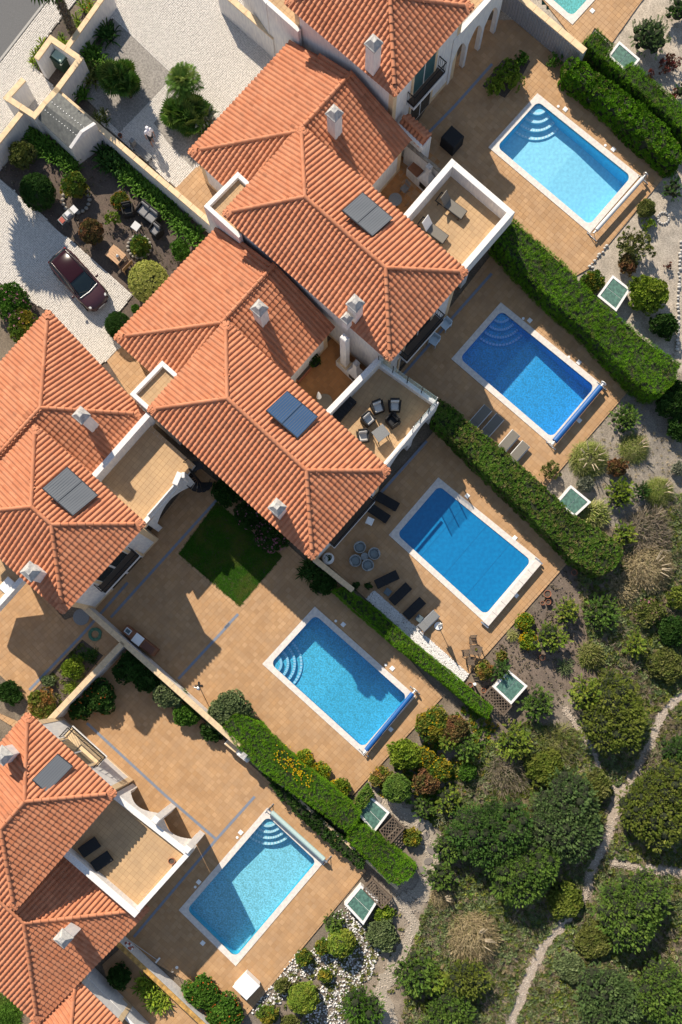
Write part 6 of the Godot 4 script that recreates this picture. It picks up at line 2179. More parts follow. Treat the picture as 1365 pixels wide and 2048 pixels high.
	obj("trough", MB.new().cbox(Vector3(0.72, 0.83, 0), Vector3(0.8, 0.05, 0.46), 0, 0.015), M.brick_dark, t)
	t = thing("garden_shower", "slim metal garden shower standing on the tiles right of the brick sink", "shower", g(398, 1371), 0)
	obj("pole", MB.new().tube([Vector3.ZERO, Vector3(0, 2.1, 0), Vector3(0.1, 2.2, 0.05), Vector3(0.3, 2.2, 0.12)], 0.03, 0.025, 8), M.metal, t)
	obj("shower_head", MB.new().lathe([Vector2(0, 0.06), Vector2(0.1, 0.02), Vector2(0.11, 0.0), Vector2(0, 0)], 14, Vector3(0.32, 2.12, 0.13)), M.metal, t)
	obj("base", MB.new().box(Vector3(0, 0.03, 0), Vector3(0.5, 0.06, 0.1)).box(Vector3(0, 0.031, 0), Vector3(0.1, 0.062, 0.5)), M.dark_metal, t)
	t = thing("hose", "coiled green garden hose on the shaded tiles by the planted bed", "hose", g(191, 1269), 0)
	var coil: Array = []
	for i in 121: coil.append(Vector3(cos(i * 0.26) * (0.24 + 0.0016 * i), 0.03 + 0.02 * ((i * 7) % 3), sin(i * 0.26) * (0.24 + 0.0016 * i)))
	obj("coil", MB.new().tube(coil, 0.028, 0.028, 6), M.hose, t)
	table("glass_table", "round grey table under the left villa's corner eave", v3(pts("163,1234", 0.7)[0], 0), 0, 1.05, 1.05, 0.72, M.grey, M.dark_metal, true)
	oven("white outdoor oven and grey worktop tucked beside the yellow flowered hedge", "482,1502", yaw(0.78, 0.62), M.white, 1.7, false)
	# bottom pool
	t = thing("covered_spa", "white square box with a lid at the tiles' edge, lower right of the bottom pool", "spa", v3(pts("493,1973", 0.75)[0], 0), yaw(0.73, 0.69))
	obj("cabinet", MB.new().cbox(Vector3(0, 0.35, 0), Vector3(1.16, 0.7, 1.16), 0, 0.02), M.plastic, t)
	obj("lid", MB.new().cbox(Vector3(0, 0.745, 0), Vector3(1.24, 0.09, 1.24), 0, 0.03), M.plastic, t)
	sunbed("sunbed", "short black sunbed, upper left of the pair on the lowest villa's terrace", v3(pts("180,1694", 4.1)[0], 3.85), yaw(0.82, -0.57), M.black_fabric, M.dark_metal, 0.1, "black sunbeds on the lowest villa's terrace").scale = Vector3(0.62, 1, 1.05)
	sunbed("sunbed", "short black sunbed, lower right of the pair on the lowest villa's terrace", v3(pts("205,1722", 4.1)[0], 3.85), yaw(0.82, -0.57), M.black_fabric, M.dark_metal, 0.1, "black sunbeds on the lowest villa's terrace").scale = Vector3(0.62, 1, 1.05)
	pot("plant_pot", "terracotta pot in the far corner of the lowest villa's terrace", v3(pts("344,1722", 4.1)[0], 3.85), 0.2, 0.34, M.terracotta, "")
	var wq := pts("236,1888 415,2058", 1.4)
	var wd := (wq[1] - wq[0]).normalized()
	var wn := Vector2(wd.y, -wd.x)
	t = thing("life_ring", "orange and white life ring hung on the yellow coped wall", "life ring", v3(wq[0] + wd * 0.62 + wn * 0.17, 0.8), yaw(wd.x, wd.y))
	for i in 8:
		var arc: Array = []
		for k in 7:
			var a := TAU * (i + k / 6.0) / 8.0
			arc.append(Vector3(cos(a) * 0.27, sin(a) * 0.27, 0))
		obj("ring_segment", MB.new().tube(arc, 0.075, 0.075, 8), M.ring_orange if i % 2 else M.plastic, t)
	t = thing("pool_brush", "long-handled white pool brush lying along the yellow coped wall", "brush", g(290, 1900, 0.1) * Vector3(1, 0, 1), yaw(0.77, 0.64))
	obj("handle", MB.new().tube([Vector3(-1.2, 0.5, 0), Vector3(1.0, 0.06, 0)], 0.02, 0.02, 8), M.metal, t)
	obj("brush_head", MB.new().cbox(Vector3(1.06, 0.05, 0), Vector3(0.12, 0.08, 0.42), 0, 0.02), M.plastic, t)
	t = thing("water_tap", "small metal standpipe tap on the tiles by the yellow coped wall", "tap", g(348, 1935), 0)
	obj("pipe", MB.new().tube([Vector3.ZERO, Vector3(0, 0.8, 0), Vector3(0.05, 0.84, 0), Vector3(0.16, 0.8, 0)], 0.02, 0.02, 8), M.metal, t)
	obj("drain", MB.new().lathe([Vector2(0.1, 0.0), Vector2(0.1, 0.012), Vector2(0, 0.014)], 14, Vector3(0.2, 0, 0)), M.plastic, t)
	# skimmer lids
	var lids := {"1131,219": "top pool, near its steps", "1227,299": "top pool, right of the middle", "1060,641": "deep blue pool, near its steps", "1158,725": "deep blue pool, right of the middle", "1159,841": "deep blue pool, beyond its blue roller", "935,992": "covered pool, near its upper corner", "1030,1076": "covered pool, right of the middle", "1033,1191": "covered pool, beyond its white roller box", "687,1249": "lawn side pool, near its upper corner", "785,1337": "lawn side pool, right of the middle", "782,1459": "lawn side pool, beyond its blue roller", "482,1665": "bottom pool, left of its steps", "398,1764": "bottom pool, near the terrace pier", "406,1886": "bottom pool, at its lower left", "1185,22": "turquoise pool at the top edge"}
	for k in lids:
		t = thing("skimmer_lid", "white skimmer lid beside the " + lids[k], "skimmer lid", v3(pts(k)[0], 0), yaw(0.75, 0.66), "white skimmer lids beside the pools")
		obj("lid", MB.new().cbox(Vector3(0, 0.018, 0), Vector3(0.27, 0.036, 0.27), 0, 0.01), M.plastic, t)
		obj("inner_cap", MB.new().lathe([Vector2(0.1, 0.036), Vector2(0.095, 0.042), Vector2(0, 0.043)], 14), M.plastic, t)
	var smalls := {"1117,213": "top pool's upper skimmer lid", "1211,291": "top pool's right skimmer lid", "1047,637": "deep blue pool's upper skimmer lid", "1138,714": "deep blue pool's right skimmer lid", "672,1242": "lawn side pool's upper skimmer lid", "772,1330": "lawn side pool's right skimmer lid", "475,1675": "bottom pool's left skimmer lid", "391,1774": "bottom pool's terrace-side skimmer lid"}
	for k in smalls: tag(_placed("valve_cap", MB.new().lathe([Vector2(0.09, 0), Vector2(0.085, 0.025), Vector2(0, 0.03)], 14), M.plastic, v3(pts(k)[0], 0.0)), "small round white cap next to the " + smalls[k], "valve cap", "round white valve caps")
	# rollers
	roller("white rolled cover on metal stands at the far end of the top pool", "1289,353 1190,464", 0.13, M.roll_white, M.metal, 0.5)
	roller("blue rolled cover on metal stands at the far end of the deep blue pool", "1205,770 1107,886", 0.19, M.roll_blue, M.plastic, 0.42)
	roller("blue rolled cover on metal stands at the far end of the lawn side pool", "829,1383 730,1504", 0.16, M.roll_blue, M.plastic, 0.4)
	roller("pale aqua rolled cover on metal stands beside the bottom pool's steps", "540,1621 652,1722", 0.16, M.roll_aqua, M.metal, 0.5)
	var rp := pts("1078,1123 972,1248", 0.4)
	var rc := (rp[0] + rp[1]) * 0.5
	var rd := rp[1] - rp[0]
	t = thing("roller_housing", "long white slatted housing over the roller of the covered pool", "pool roller", v3(rc, 0), yaw(rd.x, rd.y), "pool cover rollers")
	for i in 6: obj("lid_panel", MB.new().cbox(Vector3(-rd.length() * 0.5 + rd.length() * (i + 0.5) / 6.0, 0.38, 0), Vector3(rd.length() / 6.0 - 0.012, 0.04, 0.46), 0, 0.012), M.coping, t)
	obj("body", MB.new().box(Vector3(0, 0.18, 0), Vector3(rd.length() - 0.06, 0.36, 0.40)), M.white_old, t)
	for s in [-1.0, 1.0]: obj("end_bracket", MB.new().box(Vector3(s * (rd.length() * 0.5 + 0.06), 0.2, 0), Vector3(0.1, 0.12, 0.6)), M.metal, t)
	# pump houses
	pump_house("pale green lidded pump house with a white rim beside the topmost hedge", "1216,112 1239,82 1281,118 1258,148", "")
	pump_house("pale green lidded pump house on the sand beside the lime green shrub", "1195,592 1226,550 1262,578 1233,623", "")
	pump_house("pale green lidded pump house with wavy stains beside the pampas ring", "1112,1005 1142,970 1183,1004 1150,1034", "")
	pump_house("green pump house with dark puddles on its lid, by the folding chairs", "986,1374 1018,1340 1056,1372 1023,1409", "968,1392 984,1374 1024,1412 1008,1431")
	pump_house("green pump house half shaded by the small hedge, lower right of the lawn side pool", "713,1624 740,1591 780,1625 748,1667", "760,1661 787,1634 809,1656 779,1690", 0.7)
	pump_house("green pump house at the corner of the bottom pool's tiles", "689,1809 722,1770 757,1802 727,1850", "727,1779 745,1760 784,1797 764,1817", 0.7)
	# pots round the gardens
	var pp := {"1095,1188,0.24": "large terracotta pot, uppermost of the group beyond the covered pool's tiles", "1097,1204,0.18": "yellowish pot, lower right of the group beyond the covered pool's tiles", "1086,1206,0.13": "small red pot, lower left of the group beyond the covered pool's tiles", "1149,1145,0.2": "terracotta urn in the shade at the end of the long mossy hedge", "1085,1315,0.2": "terracotta pot at the foot of the green conifer bush below the covered pool", "968,1381,0.16": "pale terracotta pot at the corner of the trellis box by the folding chairs", "941,1370,0.17": "reddish pot beside the white bollard near the gravel strip's end"}
	for k in pp:
		var w: PackedStringArray = k.split(",")
		pot("plant_pot", pp[k], v3(pts(w[0] + "," + w[1], 0.2)[0], -0.05), float(w[2]), float(w[2]) * 1.5, M.terracotta, "", "terracotta pots in the gardens")
	tag(_placed("bollard_light", MB.new().lathe([Vector2(0.07, 0), Vector2(0.07, 0.5), Vector2(0.1, 0.5), Vector2(0.1, 0.56), Vector2(0, 0.58)], 14), M.plastic, g(948, 1368, 0) + Vector3(0, -0.05, 0)), "short white bollard at the end of the white gravel strip", "bollard")
	stones()

func oven(label: String, at: String, turn: float, mat: Material, h: float, tiled: bool) -> void:
	var t := thing("outdoor_oven", label, "outdoor oven", v3(pts(at, 0.9)[0], 0), turn, "white outdoor ovens")
	obj("counter", MB.new().cbox(Vector3(-0.15, 0.42, 0), Vector3(1.9, 0.84, 0.62), 0, 0.02), mat, t)
	obj("worktop", MB.new().cbox(Vector3(-0.62, 0.87, 0.01), Vector3(0.85, 0.06, 0.6), 0, 0.015), M.brick if tiled else M.stone_cap2, t)
	obj("recess", MB.new().box(Vector3(0.35, 0.5, 0.3), Vector3(0.6, 0.5, 0.04)), M.car_dark, t)
	var b := MB.new()
	var k: Array = []
	for e in [[0.42, 0.34, 0.86], [0.40, 0.32, 1.15], [0.15, 0.14, h * 0.72], [0.14, 0.13, h]]:
		for c in [[-1, 1], [1, 1], [1, -1], [-1, -1]]: k.append(Vector3(0.36 + c[0] * e[0], e[2], c[1] * e[1] - 0.02))
	for r in 3:
		for i in 4: b.q4(k[r * 4 + i], k[r * 4 + (i + 1) % 4], k[r * 4 + 4 + (i + 1) % 4], k[r * 4 + 4 + i])
	b.q4(k[12], k[13], k[14], k[15])
	obj("hood", b, mat, t)
	obj("flue_cap", MB.new().cbox(Vector3(0.36, h + 0.04, -0.02), Vector3(0.36, 0.07, 0.34), 0, 0.015), M.chim_cap, t)

func _placed(called: String, b: MB, mat: Material, at: Vector3) -> MeshInstance3D:
	var o := obj(called, b, mat)
	o.position = at
	return o

func stone_ring(label: String, c: String, r: float, n: int) -> void:
	var q := pts(c)[0]
	var t := thing("stone_ring", label, "stone ring", v3(q, -0.04), 0, "rings of pale stones")
	for i in n:
		var a := TAU * i / n
		var s := r * TAU / n * 0.5
		obj("stone", MB.new().ball(Vector3(cos(a) * r, s * 0.5, sin(a) * r), Vector3(s, s * 0.75, s * 0.85), 8, 0.12, rng), M.stone_white if n < 16 else M.stone_ring, t)

func stones() -> void:
	stone_ring("ring of pale stones round the potted bush near the barbecue cart", "153,400", 0.85, 18)
	stone_ring("ring of pale stones round the variegated bush near the picnic table", "279,494", 0.72, 18)
	stone_ring("small ring of pale stones on the sand by the white roller", "1327,436", 0.36, 14)
	# lines of pale stones
	for k in [["line of pale stones along the sand at the photo's right edge", "1363,485 1358,560 1357,640 1354,705", 30], ["short line of pale stones along the sand's edge below the top patio", "1215,492 1180,532 1210,560", 14]]:
		var p := pts(k[1])
		var t := thing("stone_edging", k[0], "stone edging", v3(p[0], -0.04), 0, "edgings of pale stones")
		var n: int = k[2]
		for i in n:
			var u := float(i) / n * (p.size() - 1)
			var q := p[int(u)].lerp(p[int(u) + 1], u - int(u)) - p[0]
			var s := rng.randf_range(0.08, 0.14)
			obj("stone", MB.new().ball(v3(q, s * 0.4) + Vector3(rng.randf_range(-0.05, 0.05), 0, rng.randf_range(-0.05, 0.05)), Vector3(s, s * 0.7, s * 0.8), 8, 0.12, rng), M.stone_white, t)
	var pb := MB.new().ball(Vector3.ZERO, Vector3(1, 0.7, 0.85), 6, 0.15, rng).mesh()
	for k in ["620,1905 660,1870 690,1850 745,1845 760,1900 740,1960 700,1990 690,2048 610,2048 620,2000 650,1965 615,1935", "530,1985 560,1950 600,1895 620,1925 640,1960 600,1960 560,2010 500,2030", "665,1830 690,1810 735,1850 700,1870"]:
		var p := pts(k)
		var lo := p[0]; var hi := p[0]
		for q in p:
			lo = lo.min(q); hi = hi.max(q)
		var tr: Array = []
		var cs: Array = []
		for i in int((hi.x - lo.x) * (hi.y - lo.y) * 75):
			var q := Vector2(rng.randf_range(lo.x, hi.x), rng.randf_range(lo.y, hi.y))
			if not Geometry2D.is_point_in_polygon(q, p) or rng.randf() < 0.15: continue
			tr.append(Transform3D(Basis(Vector3.UP, rng.randf() * TAU).scaled(Vector3.ONE * rng.randf_range(0.03, 0.085)), v3(q, -0.03)))
			var f := rng.randf_range(0.55, 1.0)
			cs.append(Color(0.78 * f, 0.76 * f, 0.74 * f))
		many("white_pebbles", pb, tr, cs, null, M.tint)
	var p := pts("732,1197 749,1181 939,1349 923,1368")
	var tr: Array = []
	var cs: Array = []
	for i in 5200:
		var u := rng.randf(); var v := rng.randf()
		var q := p[0].lerp(p[1], v).lerp(p[3].lerp(p[2], v), u)
		tr.append(Transform3D(Basis(Vector3.UP, rng.randf() * TAU).scaled(Vector3.ONE * rng.randf_range(0.03, 0.06)), v3(q, 0.01)))
		var f := rng.randf_range(0.7, 1.0)
		cs.append(Color(0.74 * f, 0.72 * f, 0.71 * f))
	many("white_gravel", pb, tr, cs, null, M.tint)
	# stepping slabs along the grey path
	var sl := ["topmost", "second", "third", "fourth", "fifth", "lowest"]
	var i := 0
	for k in ["842,1655", "852,1672", "862,1700", "857,1722", "846,1742", "755,1600"]:
		var b := MB.new()
		var pol := PackedVector2Array()
		for j in 7: pol.append(Vector2(cos(TAU * j / 7.0) * 0.34, sin(TAU * j / 7.0) * 0.24) * rng.randf_range(0.85, 1.1))
		b.prism(pol, -0.03, 0.03, 0.01)
		var o := _placed("stepping_stone", b, M.step_stone, g(float(k.get_slice(",", 0)), float(k.get_slice(",", 1))))
		o.rotation.y = rng.randf() * 3.0
		tag(o, ["flat grey stepping stone in the path bend beside the lower hedge, topmost of the five", "flat grey stepping stone second from the top in the path bend beside the lower hedge", "flat grey stepping stone in the middle of the five in the path bend", "flat grey stepping stone fourth from the top in the path bend", "flat grey stepping stone lowest of the five in the path bend", "flat grey stepping stone between the small hedge and the clipped round bush"][i], "stepping stone", "stepping stones in the grey path")
		i += 1

func build_car() -> void:
	var p := g(158, 560, 0.7)
	var t := thing("parked_car", "dark maroon hatchback parked on the cobbled driveway", "car", Vector3(p.x, 0.0, p.z), yaw(0.667, 0.745))
	var st := [[-2.08, 0.56, 0.42, 0.86], [-2.0, 0.74, 0.30, 0.97], [-1.6, 0.86, 0.24, 1.02], [-0.5, 0.89, 0.20, 1.0], [0.6, 0.89, 0.20, 0.97], [1.05, 0.88, 0.20, 0.95], [1.6, 0.83, 0.24, 0.86], [1.93, 0.70, 0.30, 0.74], [2.08, 0.50, 0.40, 0.60]]
	var rows: Array = []
	for s in st:
		var w: float = s[1]; var y0: float = s[2]; var y1: float = s[3]
		var r: Array = []
		var half := [Vector2(w * 0.9, y0), Vector2(w * 0.99, y0 + 0.2), Vector2(w, (y0 + y1) * 0.55), Vector2(w * 0.97, y1 - 0.09), Vector2(w * 0.86, y1), Vector2(w * 0.45, y1 + 0.035), Vector2(0, y1 + 0.045)]
		for q in half: r.append(Vector3(s[0], q.y, q.x))
		for i in range(5, -1, -1): r.append(Vector3(s[0], half[i].y, -half[i].x))
		rows.append(r)
	var b := smooth_loft(rows)
	obj("body", b, M.car, t)
	var gl := [[-1.96, 0.70, 0.62, 1.0], [-1.75, 0.74, 0.60, 1.20], [-1.4, 0.78, 0.60, 1.42], [-0.6, 0.80, 0.61, 1.50], [0.1, 0.80, 0.61, 1.47], [0.55, 0.79, 0.63, 1.26], [1.08, 0.75, 0.66, 0.975]]
	rows = []
	for s in gl:
		var r: Array = []
		var half := [Vector2(s[1], 0.93), Vector2(lerpf(s[1], s[2], 0.5), lerpf(0.95, s[3], 0.5)), Vector2(s[2], s[3] - 0.035), Vector2(s[2] * 0.85, s[3]), Vector2(0, s[3] + 0.025)]
		for q in half: r.append(Vector3(s[0], q.y, q.x))
		for i in range(3, -1, -1): r.append(Vector3(s[0], half[i].y, -half[i].x))
		rows.append(r)
	obj("glasshouse", smooth_loft(rows), M.car_glass, t)
	rows = []
	for s in [[-1.72, 0.55, 1.245], [-1.4, 0.56, 1.437], [-0.6, 0.57, 1.522], [0.1, 0.57, 1.492], [0.2, 0.56, 1.455]]:
		rows.append([Vector3(s[0], s[2] - 0.03, s[1]), Vector3(s[0], s[2], s[1] * 0.85), Vector3(s[0], s[2] + 0.022, 0), Vector3(s[0], s[2], -s[1] * 0.85), Vector3(s[0], s[2] - 0.03, -s[1])])
	obj("roof", smooth_loft(rows), M.car_roof, t)
	for s in [-1.0, 1.0]:
		obj("roof_rail", MB.new().tube([Vector3(-1.6, 1.34, s * 0.60), Vector3(-0.6, 1.53, s * 0.63), Vector3(0.15, 1.49, s * 0.63), Vector3(1.02, 1.0, s * 0.70)], 0.025, 0.02, 6), M.car, t)
		obj("headlight", MB.new().ball(Vector3(1.74, 0.755, s * 0.62), Vector3(0.20, 0.05, 0.10), 10), M.lamp_glass, t)
		obj("tail_light", MB.new().ball(Vector3(-1.95, 0.88, s * 0.66), Vector3(0.09, 0.12, 0.08), 10), M.tail, t)
		obj("wing_mirror", MB.new().ball(Vector3(0.72, 1.0, s * 1.0), Vector3(0.09, 0.08, 0.12), 8), M.car, t)
		obj("door_handle", MB.new().box(Vector3(-0.1, 0.83, s * 0.895), Vector3(0.16, 0.03, 0.03)), M.car_dark, t)
		obj("wiper", MB.new().tube([Vector3(1.04, 1.005, s * 0.1), Vector3(0.86, 1.115, s * 0.55)], 0.012, 0.012, 5), M.car_dark, t)
		for x in [-1.28, 1.30]:
			var wh := obj("wheel", MB.new().tube([Vector3(x, 0.32, s * 0.74), Vector3(x, 0.32, s * 0.90)], 0.32, 0.32, 20), M.tyre, t)
			obj("rim", MB.new().tube([Vector3(x, 0.32, s * 0.89), Vector3(x, 0.32, s * 0.912)], 0.2, 0.19, 14), M.metal, wh)
	obj("grille", MB.new().cbox(Vector3(2.03, 0.56, 0), Vector3(0.06, 0.16, 0.8), 0, 0.02), M.car_dark, t)
	obj("bonnet_line", MB.new().tube([Vector3(1.08, 0.985, -0.7), Vector3(1.16, 1.0, 0), Vector3(1.08, 0.985, 0.7)], 0.03, 0.03, 6), M.metal, t)
	obj("number_plate", MB.new().box(Vector3(2.075, 0.44, 0), Vector3(0.02, 0.1, 0.48)), M.plastic, t)

func smooth_loft(rows: Array) -> MB:
	var b := MB.new()
	var n := rows.size(); var m: int = rows[0].size()
	var N: Array = []
	for i in n:
		var r: Array = []
		for j in m:
			var du: Vector3 = (rows[mini(i + 1, n - 1)][j] as Vector3) - rows[maxi(i - 1, 0)][j]
			var dv: Vector3 = (rows[i][mini(j + 1, m - 1)] as Vector3) - rows[i][maxi(j - 1, 0)]
			var nn := du.cross(dv).normalized()
			var mid: Vector3 = (rows[i][0] as Vector3 + rows[i][m - 1]) * 0.5
			if nn.dot((rows[i][j] as Vector3) - mid - Vector3(0, 0.05, 0)) < 0: nn = -nn
			r.append(nn)
		N.append(r)
	for i in n - 1:
		for j in m - 1:
			var a: Vector3 = rows[i][j]; var c: Vector3 = rows[i + 1][j]; var d: Vector3 = rows[i + 1][j + 1]; var e: Vector3 = rows[i][j + 1]
			if (c - a).cross(d - a).dot(N[i][j]) > 0:
				b.s3(a, c, d, N[i][j], N[i + 1][j], N[i + 1][j + 1]); b.s3(a, d, e, N[i][j], N[i + 1][j + 1], N[i][j + 1])
			else:
				b.s3(a, d, c, N[i][j], N[i + 1][j + 1], N[i + 1][j]); b.s3(a, e, d, N[i][j], N[i][j + 1], N[i + 1][j + 1])
	for e in [0, n - 1]:
		for j in range(1, m - 1):
			if e == 0: b.t3(rows[e][0], rows[e][j], rows[e][j + 1])
			else: b.t3(rows[e][0], rows[e][j + 1], rows[e][j])
	return b

# a standing person: one smooth skin meshed from tapered bones, clothes as shells over it
func build_person() -> void:
	var t := thing("person", "person in a white top and cap and dark shorts walking on the pale path", "person", g(306, 287), yaw(0.55, 0.83))
	# joints: x forward, y up, z to the right
	var skin := [
		[Vector3(0, 0.95, 0.09), Vector3(0.10, 0.50, 0.10), 0.085, 0.055], [Vector3(0.10, 0.50, 0.10), Vector3(0.03, 0.08, 0.10), 0.055, 0.038], [Vector3(0.0, 0.06, 0.10), Vector3(0.18, 0.035, 0.11), 0.042, 0.032],
		[Vector3(0, 0.95, -0.09), Vector3(-0.03, 0.50, -0.10), 0.085, 0.055], [Vector3(-0.03, 0.50, -0.10), Vector3(-0.18, 0.10, -0.10), 0.055, 0.038], [Vector3(-0.20, 0.07, -0.10), Vector3(-0.04, 0.035, -0.11), 0.042, 0.032],
		[Vector3(0, 0.95, 0.0), Vector3(0.02, 1.2, 0.0), 0.14, 0.135], [Vector3(0.02, 1.2, 0.0), Vector3(0.02, 1.38, 0.0), 0.14, 0.12], [Vector3(0.02, 1.38, -0.12), Vector3(0.02, 1.38, 0.12), 0.08, 0.08],
		[Vector3(0.02, 1.40, 0), Vector3(0.04, 1.54, 0), 0.058, 0.055], [Vector3(0.05, 1.58, 0), Vector3(0.04, 1.65, 0), 0.082, 0.092],
		[Vector3(0.02, 1.38, 0.18), Vector3(-0.06, 1.12, 0.25), 0.056, 0.043], [Vector3(-0.06, 1.12, 0.25), Vector3(0.04, 0.90, 0.27), 0.043, 0.030],
		[Vector3(0.02, 1.38, -0.18), Vector3(0.06, 1.12, -0.26), 0.056, 0.043], [Vector3(0.06, 1.12, -0.26), Vector3(0.22, 0.94, -0.24), 0.043, 0.030]]
	for s in [1.0, -1.0]:
		var w := Vector3(0.05, 0.87, 0.272) if s > 0 else Vector3(0.245, 0.915, -0.235)
		var d := Vector3(0.2, -1, 0).normalized() if s > 0 else Vector3(0.75, -0.65, 0.1).normalized()
		skin.append([w, w + d * 0.055, 0.032, 0.032])
		for f in 4:
			var side_off := Vector3(0.026 * (f - 1.5), 0, 0)
			skin.append([w + d * 0.05 + side_off, w + d * (0.115 + 0.01 * (f % 2)) + side_off * 1.1 + Vector3(0.01, 0, -0.012 * s), 0.0105, 0.009])
		skin.append([w + d * 0.01 + Vector3(0.03, 0, 0), w + d * 0.055 + Vector3(0.062, 0, -0.01 * s), 0.012, 0.010])
	skin.append([Vector3(0.13, 1.585, 0), Vector3(0.142, 1.575, 0), 0.018, 0.014])   # nose
	for s in [-1.0, 1.0]: skin.append([Vector3(0.04, 1.60, s * 0.085), Vector3(0.035, 1.575, s * 0.09), 0.02, 0.016])    # ears
	obj("body", skin_mesh(skin, 0.018, 0.03), M.skin, t)
	var shirt := [[Vector3(0, 1.02, 0.0), Vector3(0.02, 1.2, 0.0), 0.165, 0.16], [Vector3(0.02, 1.2, 0.0), Vector3(0.02, 1.37, 0.0), 0.16, 0.135], [Vector3(0.02, 1.385, -0.14), Vector3(0.02, 1.385, 0.14), 0.085, 0.085], [Vector3(0.02, 1.38, 0.18), Vector3(-0.03, 1.20, 0.23), 0.076, 0.07], [Vector3(0.02, 1.38, -0.18), Vector3(0.05, 1.20, -0.24), 0.076, 0.07]]
	obj("shirt", skin_mesh(shirt, 0.025, 0.04), M.shirt, t)
	var shorts := [[Vector3(0, 1.0, -0.05), Vector3(0, 1.0, 0.05), 0.15, 0.15], [Vector3(0, 0.92, 0.09), Vector3(0.08, 0.58, 0.10), 0.11, 0.09], [Vector3(0, 0.92, -0.09), Vector3(-0.02, 0.58, -0.10), 0.11, 0.09]]
	obj("shorts", skin_mesh(shorts, 0.025, 0.03), M.shorts, t)
	var hat := MB.new()
	hat.lathe([Vector2(0.115, 0.0), Vector2(0.112, 0.05), Vector2(0.085, 0.10), Vector2(0, 0.125)], 18, Vector3(0.035, 1.645, 0))
	hat.cbox(Vector3(0.17, 1.655, 0), Vector3(0.13, 0.014, 0.16), 0, 0.005)
	obj("cap", hat, M.shirt, t)
	for s in [-1.0, 1.0]: obj("eye", MB.new().ball(Vector3(0.128, 1.612, s * 0.032), Vector3(0.008, 0.009, 0.013), 8), M.car_dark, t)
	obj("mouth", MB.new().box(Vector3(0.131, 1.545, 0), Vector3(0.01, 0.008, 0.045)), M.red_dull, t)

func skin_mesh(bones: Array, cell: float, blend: float) -> MB:
	var field := {}
	var lo := Vector3(1e9, 1e9, 1e9); var hi := -lo
	for b in bones:
		var m: float = maxf(b[2], b[3]) + cell * 2
		lo = lo.min((b[0] as Vector3) - Vector3.ONE * m).min((b[1] as Vector3) - Vector3.ONE * m)
		hi = hi.max((b[0] as Vector3) + Vector3.ONE * m).max((b[1] as Vector3) + Vector3.ONE * m)
	for b in bones:
		var A: Vector3 = b[0]; var B: Vector3 = b[1]
		var m: float = maxf(b[2], b[3]) + cell * 2.5
		var l := ((A.min(B) - Vector3.ONE * m - lo) / cell).floor()
		var h := ((A.max(B) + Vector3.ONE * m - lo) / cell).ceil()
		var AB := B - A
		var L2 := maxf(AB.length_squared(), 1e-6)
		var k: float = minf(blend, minf(b[2], b[3]) * 0.8)
		for x in range(int(l.x), int(h.x) + 1):
			for y in range(int(l.y), int(h.y) + 1):
				for z in range(int(l.z), int(h.z) + 1):
					var p := lo + Vector3(x, y, z) * cell
					var u := clampf((p - A).dot(AB) / L2, 0.0, 1.0)
					var d := p.distance_to(A + AB * u) - lerpf(b[2], b[3], u)
					if d > m: continue
					var key := Vector3i(x, y, z)
					var o: float = field.get(key, 9.0)
					if o > 5.0: field[key] = d
					else:
						var hh := clampf(0.5 + 0.5 * (o - d) / k, 0.0, 1.0)
						field[key] = lerpf(o, d, hh) - k * hh * (1.0 - hh)
	var verts := {}
	var corner := [Vector3i(0, 0, 0), Vector3i(1, 0, 0), Vector3i(0, 1, 0), Vector3i(1, 1, 0), Vector3i(0, 0, 1), Vector3i(1, 0, 1), Vector3i(0, 1, 1), Vector3i(1, 1, 1)]
	var edges := [[0, 1], [2, 3], [4, 5], [6, 7], [0, 2], [1, 3], [4, 6], [5, 7], [0, 4], [1, 5], [2, 6], [3, 7]]
	for key in field:
		var vals: Array = []
		var any := 0
		for c in corner:
			var f: float = field.get(key + c, 1.0)
			vals.append(f)
			if f < 0: any += 1
		if any == 0 or any == 8: continue
		var s := Vector3.ZERO
		var n := 0
		for e in edges:
			var fa: float = vals[e[0]]; var fb: float = vals[e[1]]
			if (fa < 0) != (fb < 0):
				s += Vector3(corner[e[0]]).lerp(Vector3(corner[e[1]]), fa / (fa - fb))
				n += 1
		var grad := Vector3(vals[1] + vals[3] + vals[5] + vals[7] - vals[0] - vals[2] - vals[4] - vals[6], vals[2] + vals[3] + vals[6] + vals[7] - vals[0] - vals[1] - vals[4] - vals[5], vals[4] + vals[5] + vals[6] + vals[7] - vals[0] - vals[1] - vals[2] - vals[3])
		verts[key] = [lo + (Vector3(key) + s / n) * cell, grad.normalized()]
	var out := MB.new()
	var ax := [[Vector3i(1, 0, 0), Vector3i(0, 1, 0), Vector3i(0, 0, 1)], [Vector3i(0, 1, 0), Vector3i(0, 0, 1), Vector3i(1, 0, 0)], [Vector3i(0, 0, 1), Vector3i(1, 0, 0), Vector3i(0, 1, 0)]]
	for key in field:
		var f0: float = field[key]
		for a in ax:
			var f1: float = field.get(key + a[0], 1.0)
			if (f0 < 0) == (f1 < 0): continue
			var ks := [key, key - a[1], key - a[1] - a[2], key - a[2]]
			var ok := true
			for q in ks: if not verts.has(q): ok = false
			if not ok: continue
			var V: Array = []
			for q in ks: V.append(verts[q])
			if f0 >= 0: V.reverse()
			var nn: Vector3 = ((V[1][0] as Vector3) - V[0][0]).cross((V[2][0] as Vector3) - V[0][0])
			if nn.dot(V[0][1]) < 0: V.reverse()
			out.s3(V[0][0], V[1][0], V[2][0], V[0][1], V[1][1], V[2][1])
			out.s3(V[0][0], V[2][0], V[3][0], V[0][1], V[2][1], V[3][1])
	return out

